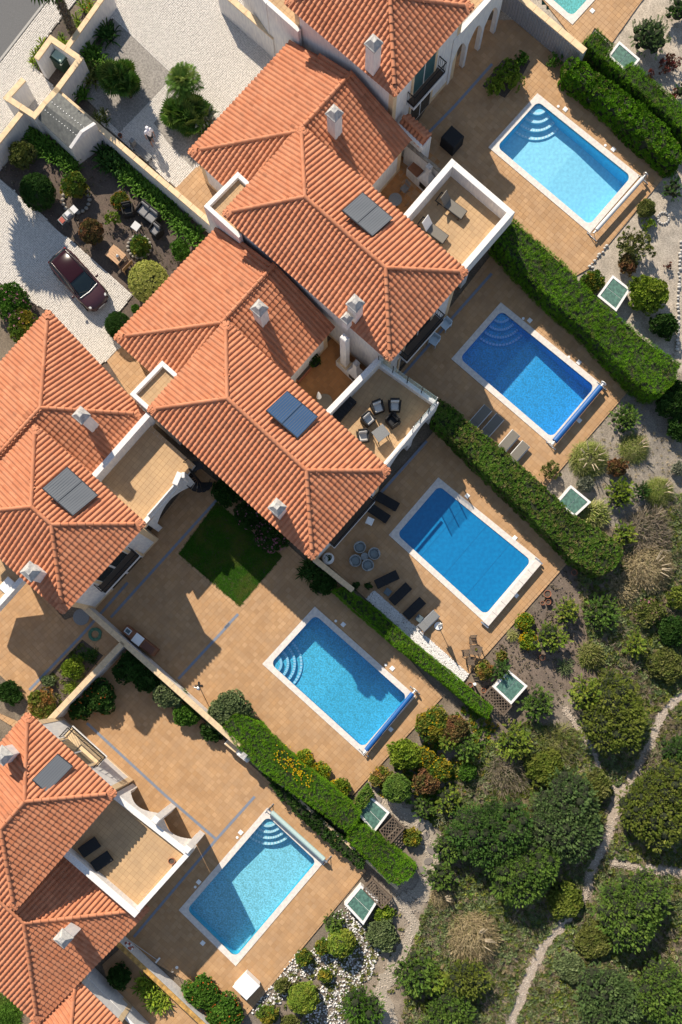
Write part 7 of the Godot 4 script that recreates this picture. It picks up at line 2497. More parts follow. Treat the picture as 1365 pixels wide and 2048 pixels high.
# ---------------------------------------------------------------- gardens
# called | label | category | px,py,r (photo pixels), height (m) | style | palette | group | flowers
const GARDEN := """
topiary_ball|dark green clipped ball bush beside the upper left driveway edge|bush|75,383,33,1.9|ball|dark|clipped ball bushes|
topiary_ball|large pale golden clipped dome touching the roof edge above the parked car|bush|297,562,39,1.9|ball|gold|clipped ball bushes|
topiary_ball|dark green clipped ball bush in front of the parked car by the roof eave|bush|236,650,25,1.4|ball|dark|clipped ball bushes|
topiary_ball|reddish green clipped ball bush between the barbecue cart and the picnic table|bush|183,464,26,1.6|knob|rust|clipped ball bushes|
shrub|lush shrub growing inside the stone ring by the barbecue cart|shrub|150,372,27,1.3|loose|mixed|mulch garden shrubs|
shrub|olive toned shrub in the wall's shade at the mulch garden's left corner|shrub|44,310,27,1.3|loose|olive|mulch garden shrubs|
shrub|small orange tinted bush right behind the dark wicker armchair|shrub|241,402,19,0.8|knob|mixed|mulch garden shrubs|orange:20
shrub|small lime green bush in the middle of the mulch garden|shrub|225,436,15,0.8|open|lime|mulch garden shrubs|
shrub|variegated bush inside the stone ring near the picnic table|shrub|280,492,22,1.0|loose|mixed|mulch garden shrubs|
shrub|bright green bush beside the middle villa's wing roof, right end of the mulch garden|shrub|362,500,20,1.1|loose|green|mulch garden shrubs|
shrub|tiny green bush between the golden dome and the driveway corner|shrub|271,617,8,0.4|knob|green|mulch garden shrubs|
strap_plant|spiky dark fountain plant beside the shed's white end wall|plant|222,312,30,1.1|strap|dark|agapanthus clumps along the walls|
strap_plant|strap leaved clump at the shed's upper left foot|plant|55,262,24,0.7|strap|green|agapanthus clumps along the walls|
strap_plant|strap leaved clump halfway along the shed's shaded long side|plant|82,285,24,0.7|strap|green|agapanthus clumps along the walls|
strap_plant|strap leaved clump near the shed's lower corner, above the stone ring|plant|112,303,26,0.7|strap|green|agapanthus clumps along the walls|
strap_plant|strap leaved clump in front of the shed's white end wall's left corner|plant|137,325,24,0.7|strap|green|agapanthus clumps along the walls|
strap_plant|strap leaved clump along the long wall, first after the fountain plant|plant|252,345,24,0.75|strap|green|agapanthus clumps along the walls|
strap_plant|strap leaved clump along the long wall, level with the orange tinted bush|plant|278,368,24,0.75|strap|green|agapanthus clumps along the walls|
strap_plant|strap leaved clump along the long wall, directly above the sofa|plant|305,390,24,0.75|strap|green|agapanthus clumps along the walls|
strap_plant|strap leaved clump along the long wall, right of the sofa|plant|332,415,24,0.75|strap|green|agapanthus clumps along the walls|
strap_plant|strap leaved clump along the long wall, just above the bright green bush|plant|360,443,24,0.75|strap|green|agapanthus clumps along the walls|
strap_plant|strap leaved clump ending the row along the long wall by the wing roof|plant|388,468,22,0.75|strap|green|agapanthus clumps along the walls|
fan_palm|dense low fan palm on the grey gravel bed|palm|245,160,44,2.0|fanpalm|palm|low fan palms|
fan_palm|low palm thicket on the second gravel bed by the wing roof|palm|372,232,52,1.5|fanpalm|palm|low fan palms|
feather_palm|small feather palm rising above the palm thicket|palm|370,180,36,2.2|feather|palm|feather palms|
shrub|silvery spiky plant in the right side of the palm thicket|shrub|402,236,17,1.7|strap|silver|shrubs round the gravel beds|
shrub|strap leaved hedge plant under the pavement wall by the gravel bed's top|shrub|182,108,24,1.0|strap|green|shrubs round the gravel beds|
shrub|strap leaved plant right of the bin enclosure's outer wall|shrub|180,140,22,1.0|strap|olive|shrubs round the gravel beds|
shrub|dark grassy plant along the pavement wall's foot in shade|shrub|212,62,20,0.9|strap|dark|shrubs round the gravel beds|
shrub|grassy plant between the bin enclosure and the long wall's start|shrub|160,178,18,0.9|strap|green|shrubs round the gravel beds|
shrub|low dry toned plant along the long wall above the terracotta pot|shrub|205,232,18,0.5|strap|olive|shrubs round the gravel beds|
shrub|yellow green leafy plant in the verge left of the palm trunk|shrub|82,92,15,0.6|strap|lime|plants in the pavement verge|
shrub|yellow green leafy plant at the verge's lower end by the bin enclosure|shrub|68,115,15,0.6|strap|lime|plants in the pavement verge|
shrub|yellow green leafy plant between palm trunk and bin enclosure|shrub|122,80,15,0.6|strap|lime|plants in the pavement verge|
shrub|leafy plant right of the palm trunk along the pavement wall|shrub|150,42,16,0.7|strap|lime|plants in the pavement verge|
shrub|leafy plant at the top edge of the photo along the pavement wall|shrub|175,10,18,0.7|strap|lime|plants in the pavement verge|orange:8
bougainvillea|rambling red flowered shrub at the left edge below the car's driveway|shrub|22,605,40,1.2|loose|green|red flowered shrubs by the left villa|pink:40
bougainvillea|rambling shrub just above the left villa's roof tip, its lower part darker|shrub|45,650,34,1.3|loose|mixed|red flowered shrubs by the left villa|pink:25
shrub|small yellowish shrub on the dirt bed at the top villa's patio, upper left|shrub|990,168,22,0.9|open|lime|bed shrubs on the top patio|
shrub|yellow green shrub overhanging the lower edge of the top patio's bed|shrub|1018,152,34,1.1|open|lime|bed shrubs on the top patio|
shrub|dark small shrub in the shaded top corner of the top patio's bed|shrub|1045,118,16,0.6|open|green|bed shrubs on the top patio|
shrub|thin green plant at the foot of the grey slatted wall|shrub|1110,120,14,0.7|open|green|bed shrubs on the top patio|
sand_shrub|large rounded grey green shrub on the pale sand by the topmost pump house|shrub|1298,73,41,1.5|conifer|pine_sage|shrubs on the pale sand|
sand_shrub|green shrub cut by the photo's top right corner|shrub|1358,22,28,1.2|conifer|pine_dark|shrubs on the pale sand|
sand_shrub|dark green shrub at the right edge beyond the white roller|shrub|1345,377,23,1.2|conifer|pine_dark|shrubs on the pale sand|
sand_shrub|small round olive shrub between the white roller and the stone ring|shrub|1293,417,19,0.8|knob|olive|shrubs on the pale sand|
sand_shrub|airy lime olive shrub above the pump house on the sand|shrub|1268,492,40,1.4|open|olive|shrubs on the pale sand|
sand_shrub|brownish shrub directly right of the pump house's top corner|shrub|1257,528,20,0.9|loose|rust|shrubs on the pale sand|
sand_shrub|large airy lime green shrub right of the pump house on the sand|shrub|1296,588,42,1.6|loose|lime|shrubs on the pale sand|
sand_shrub|dark green round shrub by the stone line at the right edge|shrub|1330,651,28,1.2|loose|dark|shrubs on the pale sand|
sand_shrub|reddish olive shrub squeezed between the long green hedge and the sand's pump house|shrub|1185,562,24,0.9|loose|mixed|shrubs on the pale sand|
sand_shrub|small yellow green shrub above the airy lime olive shrub|shrub|1296,450,14,0.6|open|lime|shrubs on the pale sand|
sand_shrub|green bush cut by the right edge beside the topmost hedge's end|shrub|1364,180,18,0.9|conifer|pine_dark|shrubs on the pale sand|
red_succulent|dark red leaved plants on the sand, biggest clump under the grey green shrub|succulent|1338,128,22,0.7|open|redleaf|dark red leaved plants on the sand|
red_succulent|dark red leaved plant on the sand between topmost hedge and biggest red clump|succulent|1302,152,10,0.5|open|redleaf|dark red leaved plants on the sand|
red_succulent|dark red leaved plant on the sand, lowest one by the right edge|succulent|1350,190,10,0.5|open|redleaf|dark red leaved plants on the sand|
red_succulent|single small red plant left alone in the middle of the lower sand|succulent|1337,532,9,0.4|open|redleaf|dark red leaved plants on the sand|
shrub|feathery green shrub just below the end of the long green hedge|shrub|1250,838,30,1.1|tips|pine|shrubs of the upper wild garden|
shrub|dark mass of leaves at the right edge under the long green hedge|shrub|1345,800,40,1.4|loose|dark|shrubs of the upper wild garden|
shrub|dark leafy shrub at the right edge above the pale clearing|shrub|1358,855,26,1.0|loose|dark|shrubs of the upper wild garden|
pampas_grass|ring shaped pampas grass with a bare brown centre|pampas grass|1182,915,44,1.2|pampas_ring|pampas|pampas grasses|
pampas_grass|upright green pampas grass right of the ring shaped one|pampas grass|1275,893,32,1.2|pampas|pampas|pampas grasses|
pampas_grass|pampas grass with pale plumes at the right edge above the dirt clearing|pampas grass|1325,980,32,1.2|pampas|pampas|pampas grasses|
pampas_grass|wide straw coloured pampas grass at the right edge by the tall dry scrub|pampas grass|1305,1135,52,1.3|pampas|dry|pampas grasses|
pampas_grass|splayed dry pampas with long pale plumes beside the path's lower part|pampas grass|950,1882,58,1.3|pampas|dry|pampas grasses|
pampas_grass|small dry pampas with pale plumes below the path bend|pampas grass|885,1800,26,1.0|pampas|dry|pampas grasses|
shrub|rust brown shrub attached to the right side of the pampas ring|shrub|1235,935,20,0.9|loose|rust|shrubs of the upper wild garden|
shrub|bright yellow green fern-like shrub right of the stained pump house|shrub|1240,985,32,1.1|tips|lime|shrubs of the upper wild garden|
shrub|small dark green shrub right of the yellow green fern-like shrub|shrub|1284,983,15,0.9|tips|dark|shrubs of the upper wild garden|
shrub|grey leaved shrub between the stained pump house and the pampas ring|shrub|1172,968,17,0.6|loose|silver|shrubs of the upper wild garden|
shrub|small grey leaved shrub at the right edge above the plumes|shrub|1357,938,14,0.6|loose|silver|shrubs of the upper wild garden|
shrub|dry grassy shrub directly below the stained pump house|shrub|1195,1028,27,0.9|grass|pampas|shrubs of the upper wild garden|
shrub|bright green conifer shrub at the mossy hedge's right end|shrub|1247,1068,25,1.0|tips|pine_lime|shrubs of the upper wild garden|
shrub|large tangle of bare grey twigs right of the mossy hedge|shrub|1300,1062,48,1.0|twiggy|twig|shrubs of the upper wild garden|
shrub|yellow green conifer shrub on the brown soil above the round conifer|shrub|1135,1223,27,1.1|tips|pine_lime|shrubs of the brown soil garden|
shrub|green flat topped conifer on the brown soil, right of the yellow green one|shrub|1205,1225,38,1.2|tips|pine|shrubs of the brown soil garden|
shrub|round bright green conifer beyond the covered pool's lower corner|shrub|1100,1277,36,1.4|conifer|pine_lime|shrubs of the brown soil garden|
flower_bush|yellow flowered bush on the tiles' edge left of the round conifer, upper one|flower|1050,1243,18,0.6|loose|lime|yellow flowered bushes by the tiles|yellow:45
flower_bush|yellow flowered bush touching the round conifer's left side|flower|1058,1281,20,0.6|loose|lime|yellow flowered bushes by the tiles|yellow:60
grass_tuft|small green grass tuft by the tiles' edge above the folding chairs|grass|1027,1271,11,0.5|grass|pampas||
shrub|yellow leaved shrub at the patio corner by the folding chairs|shrub|968,1340,20,0.8|loose|autumn|shrubs by the trellis pump house|
shrub|dark green conifer leaning over the trellis pump house's top corner|shrub|1002,1340,22,1.1|tips|pine_dark|shrubs by the trellis pump house|
shrub|small coral leaved shrub right of the folding chairs|shrub|1004,1312,11,0.5|loose|autumn|shrubs by the trellis pump house|
shrub|bright green feathery conifer just right of the trellis pump house|shrub|1075,1408,35,1.4|tips|pine|shrubs by the trellis pump house|
shrub|lime fern-like shrub alone in the scrub near the path's top|shrub|1270,1290,24,1.0|tips|pine_lime|shrubs of the scrub|
shrub|dry olive tuft left of the lime fern-like shrub in the scrub|shrub|1185,1312,28,0.8|grass|olive|shrubs of the scrub|
shrub|small grey cactus-like plant on the brown soil by the branch path|shrub|1133,1335,9,0.7|grass|sage|shrubs of the scrub|
pine_bush|big dense dark conifer bush where the two paths draw near each other|tree|1228,1432,78,2.2|pine|pine_olive|large conifer bushes of the scrub|
pine_bush|light green conifer bush attached to the upper left of the big dense one|tree|1172,1388,38,1.6|tips|pine_lime|large conifer bushes of the scrub|
pine_bush|feathery lime conifer bush left of the branch path, below the trellis pump house|tree|1028,1482,40,1.5|tips|pine_lime|large conifer bushes of the scrub|
pine_bush|big grey green conifer bush just left of the path, in the middle of the scrub|tree|1130,1635,88,2.6|pine|pine_sage|large conifer bushes of the scrub|
pine_bush|big dark green conifer tree left of the grey green bush|tree|985,1668,82,3.0|pine|pine_dark|large conifer bushes of the scrub|
pine_bush|dark green conifer tree below the two biggest, left of the path|tree|1045,1742,72,2.8|pine|pine|large conifer bushes of the scrub|
pine_bush|big olive conifer bush at the right edge beside the path's bend|tree|1318,1608,86,2.4|pine|pine_olive|large conifer bushes of the scrub|
pine_bush|big conifer bush right of the path below the right branch|tree|1265,1818,80,2.6|pine|pine|large conifer bushes of the scrub|
pine_bush|wide pale conifer bush at the bottom edge right of the path|tree|1215,2000,74,2.0|pine|pine_sage|large conifer bushes of the scrub|
pine_bush|wide green conifer bush in the bottom right corner|tree|1325,1985,66,2.1|pine|pine|large conifer bushes of the scrub|
pine_bush|olive conifer bush under the long pale plumes near the bottom edge|tree|935,1958,46,1.7|pine|pine_olive|large conifer bushes of the scrub|
pine_bush|feathery green conifer at the bottom beside the grey path|tree|832,1945,52,1.6|tips|pine|large conifer bushes of the scrub|
pine_bush|yellowish conifer right of the feathery green one at the bottom|tree|868,1960,30,1.2|tips|pine_lime|large conifer bushes of the scrub|
pine_bush|dark conifer cut by the right edge near the path's top|tree|1352,1500,34,1.5|pine|pine_dark|large conifer bushes of the scrub|
pine_bush|conifer mass cut by the bottom edge between the paths|tree|900,2030,56,1.5|pine|pine|large conifer bushes of the scrub|
pine_bush|dark low conifer bush right of the path bend by the lower hedge|tree|905,1690,42,1.4|conifer|pine|large conifer bushes of the scrub|
pine_bush|rounded green bush beside the lower hedge's tip across the grey path|tree|880,1752,32,1.3|conifer|pine|large conifer bushes of the scrub|
shrub|low dark heath right of the big grey green conifer bush|shrub|1190,1570,34,0.9|loose|olive|shrubs of the scrub|
shrub|low dry heath under the branch path's middle|shrub|1120,1490,44,0.8|twiggy|olive|shrubs of the scrub|
shrub|low green heath between the branch path and the lime conifer|shrub|1090,1535,40,0.9|loose|pine_olive|shrubs of the scrub|
shrub|tangle of dry grey brush left of the low green heath|shrub|1020,1548,44,0.9|twiggy|twig|shrubs of the scrub|
shrub|dry branching brush at the right edge above the olive conifer bush|shrub|1330,1530,34,0.9|twiggy|twig|shrubs of the scrub|
shrub|low heath mound along the path under the right branch|shrub|1190,1880,40,0.7|loose|olive|shrubs of the scrub|
shrub|grey green heath mound at the path's side near the bottom|shrub|1140,1935,32,0.7|loose|sage|shrubs of the scrub|
shrub|low green mound right of the dark conifer tree by the path|shrub|1130,1800,38,0.8|loose|pine_olive|shrubs of the scrub|
shrub|low green heath at the right edge above the path's top end|shrub|1330,1330,36,0.9|loose|olive|shrubs of the scrub|
shrub|dark heath at the right edge level with the lime fern-like shrub|shrub|1345,1262,32,0.9|loose|dark|shrubs of the scrub|
shrub|heath with small mauve flowers below the straw pampas|shrub|1300,1225,30,0.8|loose|olive|shrubs of the scrub|pink:15
shrub|dry brush bank between straw pampas and the flat topped conifer|shrub|1252,1180,32,0.8|grass|dry|shrubs of the scrub|
shrub|dark heath cut by the right edge below the straw pampas|shrub|1358,1195,24,0.8|loose|pine_olive|shrubs of the scrub|
flower_bush|leafy green bush with scattered yellow flowers at the lawn side tiles' right corner|shrub|868,1448,38,1.2|loose|mixed|bushes below the lawn side pool|yellow:25
shrub|rust red bush right of the yellow flecked bush at the lower hedge end|shrub|908,1462,32,1.3|loose|rust|bushes below the lawn side pool|
shrub|lime conifer below the rust red bush|shrub|895,1480,22,1.1|tips|pine_lime|bushes below the lawn side pool|
shrub|dark green conifer right of the lime one, in hedge shadow|shrub|932,1495,28,1.2|tips|pine|bushes below the lawn side pool|
shrub|loose yellow green bush along the tiles' edge below the lawn side pool|shrub|810,1508,36,1.2|loose|lime|bushes below the lawn side pool|
flower_bush|orange flowered low bush right of the yellow green tile edge bush|flower|850,1515,22,0.9|loose|mixed|bushes below the lawn side pool|yellow:40
flower_bush|yellow flowered bush between the two rust red bushes|flower|880,1540,27,1.0|loose|mixed|bushes below the lawn side pool|yellow:45
topiary_ball|round clipped green conifer at the start of the grey path|bush|795,1577,31,1.6|knob|pine|clipped round conifers|
shrub|rust red dry bush right of the clipped round conifer|shrub|852,1564,27,1.2|loose|rust|bushes below the lawn side pool|
shrub|yellowish low bush left of the clipped round conifer|shrub|762,1552,22,0.7|loose|autumn|bushes below the lawn side pool|yellow:15
shrub|bright green conifer mound right of the lower rust red bush|shrub|898,1600,30,1.2|conifer|pine_lime|bushes below the lawn side pool|
shrub|green bush below the lower rust red bush beside the path|shrub|848,1618,27,1.0|conifer|pine|bushes below the lawn side pool|
shrub|silver grey twiggy bush above the path bend|shrub|890,1640,17,0.7|twiggy|silver|bushes below the lawn side pool|
shrub|dark green bush cut off alone at the scrub's upper left beside the rust red bush|shrub|935,1545,18,0.8|loose|green|bushes below the lawn side pool|
shrub|low reddish ground plant behind the trellis by the half shaded pump house|shrub|826,1675,20,0.6|loose|mixed|bushes below the lawn side pool|
topiary_ball|clipped round conifer uppermost of the two on the white pebbles|bush|683,1887,31,1.5|knob|pine_lime|clipped round conifers|
topiary_ball|clipped round conifer lower left of the two on the white pebbles|bush|606,1997,34,1.6|knob|pine_lime|clipped round conifers|
conifer|pointed dense green conifer cut by the bottom edge beside the white pebbles|tree|722,2012,44,2.6|pine|green||
shrub|leafy conifer shrub above the upper clipped round conifer|shrub|668,1845,24,1.0|tips|pine|shrubs round the white pebbles|
shrub|reddish green shrub left of the upper clipped round conifer|shrub|645,1895,16,0.8|loose|mixed|shrubs round the white pebbles|
shrub|small orange tinged shrub by the tiles above the lower clipped round conifer|shrub|608,1915,17,0.7|loose|mixed|shrubs round the white pebbles|
shrub|small mixed shrub right of the lower clipped round conifer|shrub|650,1950,14,0.6|loose|mixed|shrubs round the white pebbles|
shrub|grey heath between the tile corner pump house and the grey path|shrub|765,1868,34,0.9|loose|sage|shrubs round the white pebbles|
shrub|yellow green shrub directly below the trellis by the tile corner pump house|shrub|768,1828,19,0.7|loose|lime|shrubs round the white pebbles|
shrub|olive shrub left of the lower clipped round conifer by the white box|shrub|565,1972,15,0.7|loose|olive|shrubs round the white pebbles|
shrub|small green shrub at the bottom edge left of the lower clipped conifer|shrub|535,2028,20,0.7|loose|mixed|shrubs round the white pebbles|
shrub|low shrub at the bottom edge under the lower clipped conifer|shrub|580,2045,16,0.5|loose|olive|shrubs round the white pebbles|
hydrangea|pink flowered hydrangea under the middle villa's long eave|hydrangea|545,1068,38,1.1|loose|dark|hydrangeas beside the lawn|pink:90
hydrangea|dark leafy shrub with few pink flowers at the lawn's top corner|hydrangea|498,1030,30,1.0|loose|dark|hydrangeas beside the lawn|pink:20
shrub|dark shrub between the spiral stair and the lawn|shrub|452,985,30,1.0|loose|dark|hydrangeas beside the lawn|
strap_plant|spiky dark plant at the middle villa's lower corner|plant|622,1140,26,0.8|strap|dark||
shrub|dark white flowered shrub above the clipped hedge by the short stone wall|shrub|648,1168,26,0.9|loose|dark||
shrub|yellow green bush in the bed by the green hose|shrub|146,1335,24,0.9|loose|lime|shrubs of the left patio bed|
shrub|variegated autumn toned bush by the lowest villa's roof tip|shrub|84,1408,32,1.1|loose|autumn|shrubs of the left patio bed|
shrub|dark low plant in the upper shaded part of the left patio bed|shrub|178,1312,20,0.5|strap|dark|shrubs of the left patio bed|
shrub|olive grass tuft along the bed's right side beside the wall|shrub|142,1375,15,0.5|grass|lime|shrubs of the left patio bed|
shrub|small sage plant at the bed's left edge|shrub|98,1362,12,0.4|loose|sage|shrubs of the left patio bed|
shrub|dark plants in the shaded bed at the left edge|shrub|20,1385,26,0.6|loose|dark|shrubs of the left patio bed|
wall_shrub|dark glossy shrub in the inner corner where two coped walls meet|shrub|262,1335,34,1.4|loose|dark|shrubs inside the walled corner|
wall_shrub|dark shrub with orange flowers along the left wall of the walled corner|shrub|200,1395,36,1.2|loose|dark|shrubs inside the walled corner|orange:20
wall_shrub|dark shrub with orange flowers nearest the lowest villa's balcony|shrub|160,1418,24,1.1|loose|dark|shrubs inside the walled corner|orange:14
wall_shrub|small leaved dark shrub right of the inner wall corner|shrub|295,1360,28,1.2|loose|dark|shrubs inside the walled corner|
wall_shrub|silvery green broad leaved shrub along the long coped wall|shrub|338,1390,32,1.3|loose|sage|shrubs inside the walled corner|
wall_shrub|green shrub below the silvery one along the long coped wall|shrub|372,1430,26,1.1|loose|green|shrubs inside the walled corner|
wall_shrub|low dark shrub ending the row along the long coped wall|shrub|425,1462,24,0.8|loose|dark|shrubs inside the walled corner|
wall_shrub|round grey flowered bush at the upper end of the yellow flowered hedge|shrub|458,1425,46,1.6|loose|sage|shrubs inside the walled corner|
flower_bed|row of yellow flowers along the hedge, upper part|flower|608,1520,20,0.6|loose|lime|yellow flowers along the hedge|yellow:90
flower_bed|row of yellow flowers along the hedge, middle part|flower|640,1545,22,0.6|loose|lime|yellow flowers along the hedge|yellow:90
flower_bed|row of yellow flowers along the hedge, lower part at the tiles' tip|flower|678,1578,22,0.6|loose|lime|yellow flowers along the hedge|yellow:80
shrub|dark round shrub by the porch under the lowest villa's eave|shrub|238,1952,26,1.2|loose|dark|plants behind the yellow coped wall|
strap_plant|bright strap leaved clump behind the yellow coped wall, upper one|plant|292,1975,26,0.8|strap|lime|plants behind the yellow coped wall|
strap_plant|bright strap leaved clump behind the yellow coped wall, lower one|plant|318,2005,26,0.8|strap|lime|plants behind the yellow coped wall|
rambling_shrub|leafy shrub with orange flowers against the yellow coped wall's white face|shrub|402,1985,38,1.2|loose|green|orange flowered shrubs by the bottom pool|orange:30
rambling_shrub|leafy shrub with orange flowers at the bottom edge under the white box|shrub|450,2028,42,1.2|loose|green|orange flowered shrubs by the bottom pool|orange:30
grass_patch|green grass at the lowest villa's lower left roof corner|grass|15,2030,34,0.5|grass|green||
potted_succulent|spindly potted cactus group beside the ringed pampas at the tile corner|plant|1103,940,20,0.9|open|olive||
"""

func build_plants() -> void:
	rng.seed = 77
	for row in GARDEN.split("\n", false):
		var f := row.split("|")
		var n := f[3].split(",")
		var r := float(n[2]); var h := float(n[3])
		var o := plant(f[0], f[1], f[2], float(n[0]), float(n[1]), r, h, f[4], f[5], f[6])
		if f.size() > 7 and f[7]:
			var k := f[7].split(":")
			flowers(o, int(k[1]) * 2, r * S * 0.95, h, k[0], 0.10 if k[0] == "pink" else 0.075)
	# tall palms whose crowns stand outside the frame and shade the gardens
	tall_palm("tall palm in the pavement verge, its crown above the photo's top edge", g(150, 72), 5.7)
	tall_palm("tall palm beyond the photo's left edge that shades the car's driveway", g(-12, 318), 5.2)
	# hedges
	hedge("topmost hedge, bright green and notched round a pump house lid", "1166,82 1196,56 1228,88 1217,109 1248,133 1266,121 1365,208 1400,238 1400,290 1365,258", 1.8, "hedge", "tuft", 0.17, 0.06, 2.9)
	hedge("second hedge from the top, uneven green along the pale blue pool", "1129,140 1134,113 1154,115 1222,160 1290,211 1340,256 1366,300 1364,326 1343,326 1300,290 1200,195", 1.6, "hedge", "fine", 0.15, 0.16, 1.5)
	hedge("broad long hedge between the pale blue pool and the deep blue pool", "984,470 1026,435 1090,490 1145,540 1200,600 1300,682 1363,727 1352,762 1322,789 1300,786 1262,755 1180,665 1110,605 1060,555 1020,515", 2.0, "hedge", "tuft", 0.17, 0.14, 2.9)
	hedge("long mossy hedge with dry patches between the deep blue and covered pools", "866,792 905,812 948,850 1003,892 1060,945 1110,990 1150,1030 1195,1055 1243,1088 1248,1112 1225,1140 1196,1152 1150,1122 1090,1060 1030,1003 960,935 905,880 866,840", 1.8, "hedge_old", "fine", 0.115, 0.16, 1.5)
	hedge("low clipped hedge beside the white gravel strip", "664,1182 690,1173 760,1222 830,1285 905,1345 986,1415 978,1438 955,1425 880,1360 800,1300 720,1232", 1.1, "hedge", "tuft", 0.15, 0.05, 2.9)
	var yh := hedge("clipped hedge with yellow flowers along the lawn side tiles", "470,1425 520,1447 560,1490 605,1530 660,1570 722,1625 718,1642 696,1666 640,1625 530,1548 478,1500 445,1455", 1.7, "hedge", "tuft", 0.15, 0.05, 2.9)
	var fl: Array = []
	var fc: Array = []
	for i in 110:
		var q := pts("560,1510 620,1560", 1.7)
		var p := q[0].lerp(q[1], rng.randf()) + Vector2(rng.randfn(), rng.randfn()) * 0.28
		fl.append(Transform3D(aim(Vector3.UP, 0.3, 0.07), v3(p, 1.76) - yh.position))
		fc.append(shade_of(PAL.yellow))
	many("flowers", TW.flower, fl, fc, yh)
	hedge("lowest bright clipped hedge ending at the grey path bend", "703,1646 733,1651 834,1734 828,1752 800,1771 780,1766 740,1725 694,1680", 1.5, "hedge", "tuft", 0.15, 0.05, 2.9)
	hedge("short small hedge across the tile end by the half shaded pump house", "736,1570 748,1590 716,1634 700,1614", 1.0, "hedge_old", "fine", 0.13, 0.06, 1.6)
	hedge("dark ivy bank along the long wall above the bottom pool", "528,1548 560,1566 640,1632 735,1716 722,1738 640,1672 555,1590", 0.8, "dark", "leaf", 0.15, 0.18, 1.0)
	# lawn and planted ground
	scatter_full("lawn_grass", "358,1108 434,1004 565,1113 480,1212", 16000, "tuft", 0.07, 0.12, "lawn", -0.015)
	scatter_full("grass_edge", "-60,1960 30,2000 48,2062 -60,2062", 900, "tuft", 0.2, 0.3, "green", -0.05)
	# scrub that nobody could count
	var wild := "1150,1130 1250,1085 1300,1000 1420,980 1420,2080 800,2080 830,1850 870,1790 890,1600 960,1500 1060,1440 1130,1470 1200,1400"
	scatter("heath_cover", wild, 14000, "fine", 0.10, 0.22, "heath")
	scatter("green_heath", wild, 4000, "fine", 0.12, 0.24, "olive")
	scatter("heath_sprigs", wild, 7000, "needle", 0.18, 0.4, "pine")
	scatter("dry_grass", wild, 10000, "tuft", 0.16, 0.34, "dry", 0.6)
	scatter("bare_twigs", wild, 9000, "twig", 0.2, 0.45, "twig", 0.6)
	scatter("scrub_mass", wild, 4200, "needle", 0.3, 0.5, "heath", 0.7, 0.05)
	scatter("low_mounds", wild, 16000, "fine", 0.14, 0.26, "sage", 0.4, 0.04)
	scatter("low_mounds", wild, 15000, "fine", 0.12, 0.24, "pine_olive", 0.4, 0.02)
	scatter("scrub_mass", wild, 2600, "twig", 0.45, 0.75, "twig", 0.5)
	scatter("dry_grass", "1100,960 1240,800 1300,790 1420,700 1420,1040 1200,1150", 2600, "tuft", 0.08, 0.2, "dry", 0.6)
	scatter("dead_leaves", "950,1345 1140,1125 1200,1160 1230,1260 1190,1330 1200,1400 1060,1420 1000,1420", 2600, "leaf", 0.06, 0.12, "twig", 1.0)
	var pst := MB.new().ball(Vector3.ZERO, Vector3(1, 0.6, 0.8), 6, 0.15, rng).mesh()
	var st: Array = []
	var sc: Array = []
	for i in path_line.size() - 1:
		if path_half[i] < 0.0: continue
		var a := path_line[i]; var b := path_line[i + 1]
		for k in int(a.distance_to(b) * 90.0):
			var q := a.lerp(b, rng.randf()) + Vector2(rng.randfn(), rng.randfn()) * path_half[i] * 0.62
			st.append(Transform3D(Basis(Vector3.UP, rng.randf() * TAU).scaled(Vector3.ONE * rng.randf_range(0.015, 0.06)), v3(q, -0.028)))
			var f := rng.randf_range(0.6, 1.15)
			sc.append(Color(0.47 * f, 0.405 * f, 0.34 * f))
	many("path_stones", pst, st, sc, null, M.tint)
	scatter("sand_sprigs", "1180,540 1345,335 1300,20 1420,-20 1420,780 1300,760", 700, "twig", 0.12, 0.25, "twig", 0.7)
	scatter("leaf_litter", "-40,290 60,215 200,260 440,450 420,520 260,600 150,490 40,390", 3500, "leaf", 0.05, 0.09, "twig", 1.0)
	scatter("low_cover", "750,1585 830,1500 930,1410 1000,1450 960,1560 880,1660 860,1640 800,1610", 2600, "leaf", 0.12, 0.24, "mixed")
	scatter("low_cover", "500,2040 620,1900 700,1830 800,1800 850,1880 790,1990 760,2060", 1500, "leaf", 0.10, 0.2, "olive")
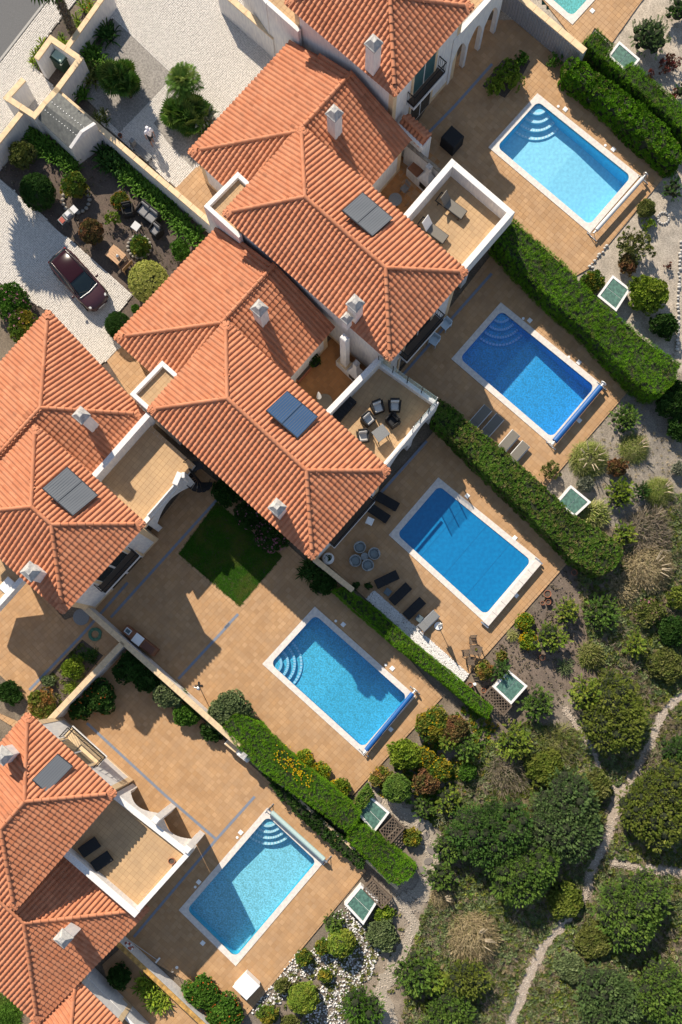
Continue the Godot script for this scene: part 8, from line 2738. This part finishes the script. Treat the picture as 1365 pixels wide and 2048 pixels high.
	scatter("low_cover", F_BED, 500, "leaf", 0.1, 0.2, "olive")

func scatter_full(called: String, outline: String, n: int, twig: String, s0: float, s1: float, pal: String, y: float) -> void:
	var p := pts(outline)
	var lo := p[0]; var hi := p[0]
	for q in p:
		lo = lo.min(q); hi = hi.max(q)
	var tr: Array = []
	var cs: Array = []
	var nz := FastNoiseLite.new()
	nz.frequency = 0.6
	while tr.size() < n:
		var q := Vector2(rng.randf_range(lo.x, hi.x), rng.randf_range(lo.y, hi.y))
		if not Geometry2D.is_point_in_polygon(q, p): continue
		q += Vector2(rng.randfn(), rng.randfn()) * 0.035
		var t := nz.get_noise_2d(q.x, q.y)
		tr.append(Transform3D(aim(Vector3.UP, 0.4, rng.randf_range(s0, s1)), v3(q, y)))
		cs.append(shade_of(PAL[pal], 0.25).lerp(Color(0.16, 0.15, 0.04), clampf(0.12 + t * 0.9, 0.0, 0.55)))
	many(called, TW[twig], tr, cs, null)

func tall_palm(label: String, at: Vector3, h: float) -> void:
	var t := thing("palm_tree", label, "palm", at, 0, "tall palms")
	var path: Array = []
	for i in 15: path.append(Vector3(0.04 * sin(i * 1.3), h * i / 14.0, 0.04 * cos(i)))
	obj("trunk", MB.new().tube(path, 0.24, 0.17, 12), M.palm_bark, t)
	var st: Array = []
	var sc: Array = []
	for i in 150:
		var a := i * 2.4
		st.append(Transform3D(aim(Vector3(cos(a), 0.6, sin(a)).normalized(), 0.2, 0.16), Vector3(cos(a) * 0.2, h * (i + 0.5) / 150.0, sin(a) * 0.2)))
		sc.append(shade_of(PAL.twig))
	many("leaf_bases", TW.leaf, st, sc, t)
	var tr: Array = []
	var cs: Array = []
	for i in 46:
		var a := i * 2.4
		var el := lerpf(-0.5, 1.2, i / 45.0)
		var d := Vector3(cos(a) * cos(el), sin(el), sin(a) * cos(el))
		tr.append(Transform3D(aim_out(d, 0.05, rng.randf_range(0.95, 1.25)), Vector3(0, h, 0)))
		cs.append(shade_of(PAL.green))
	many("fronds", TW.fan, tr, cs, t)
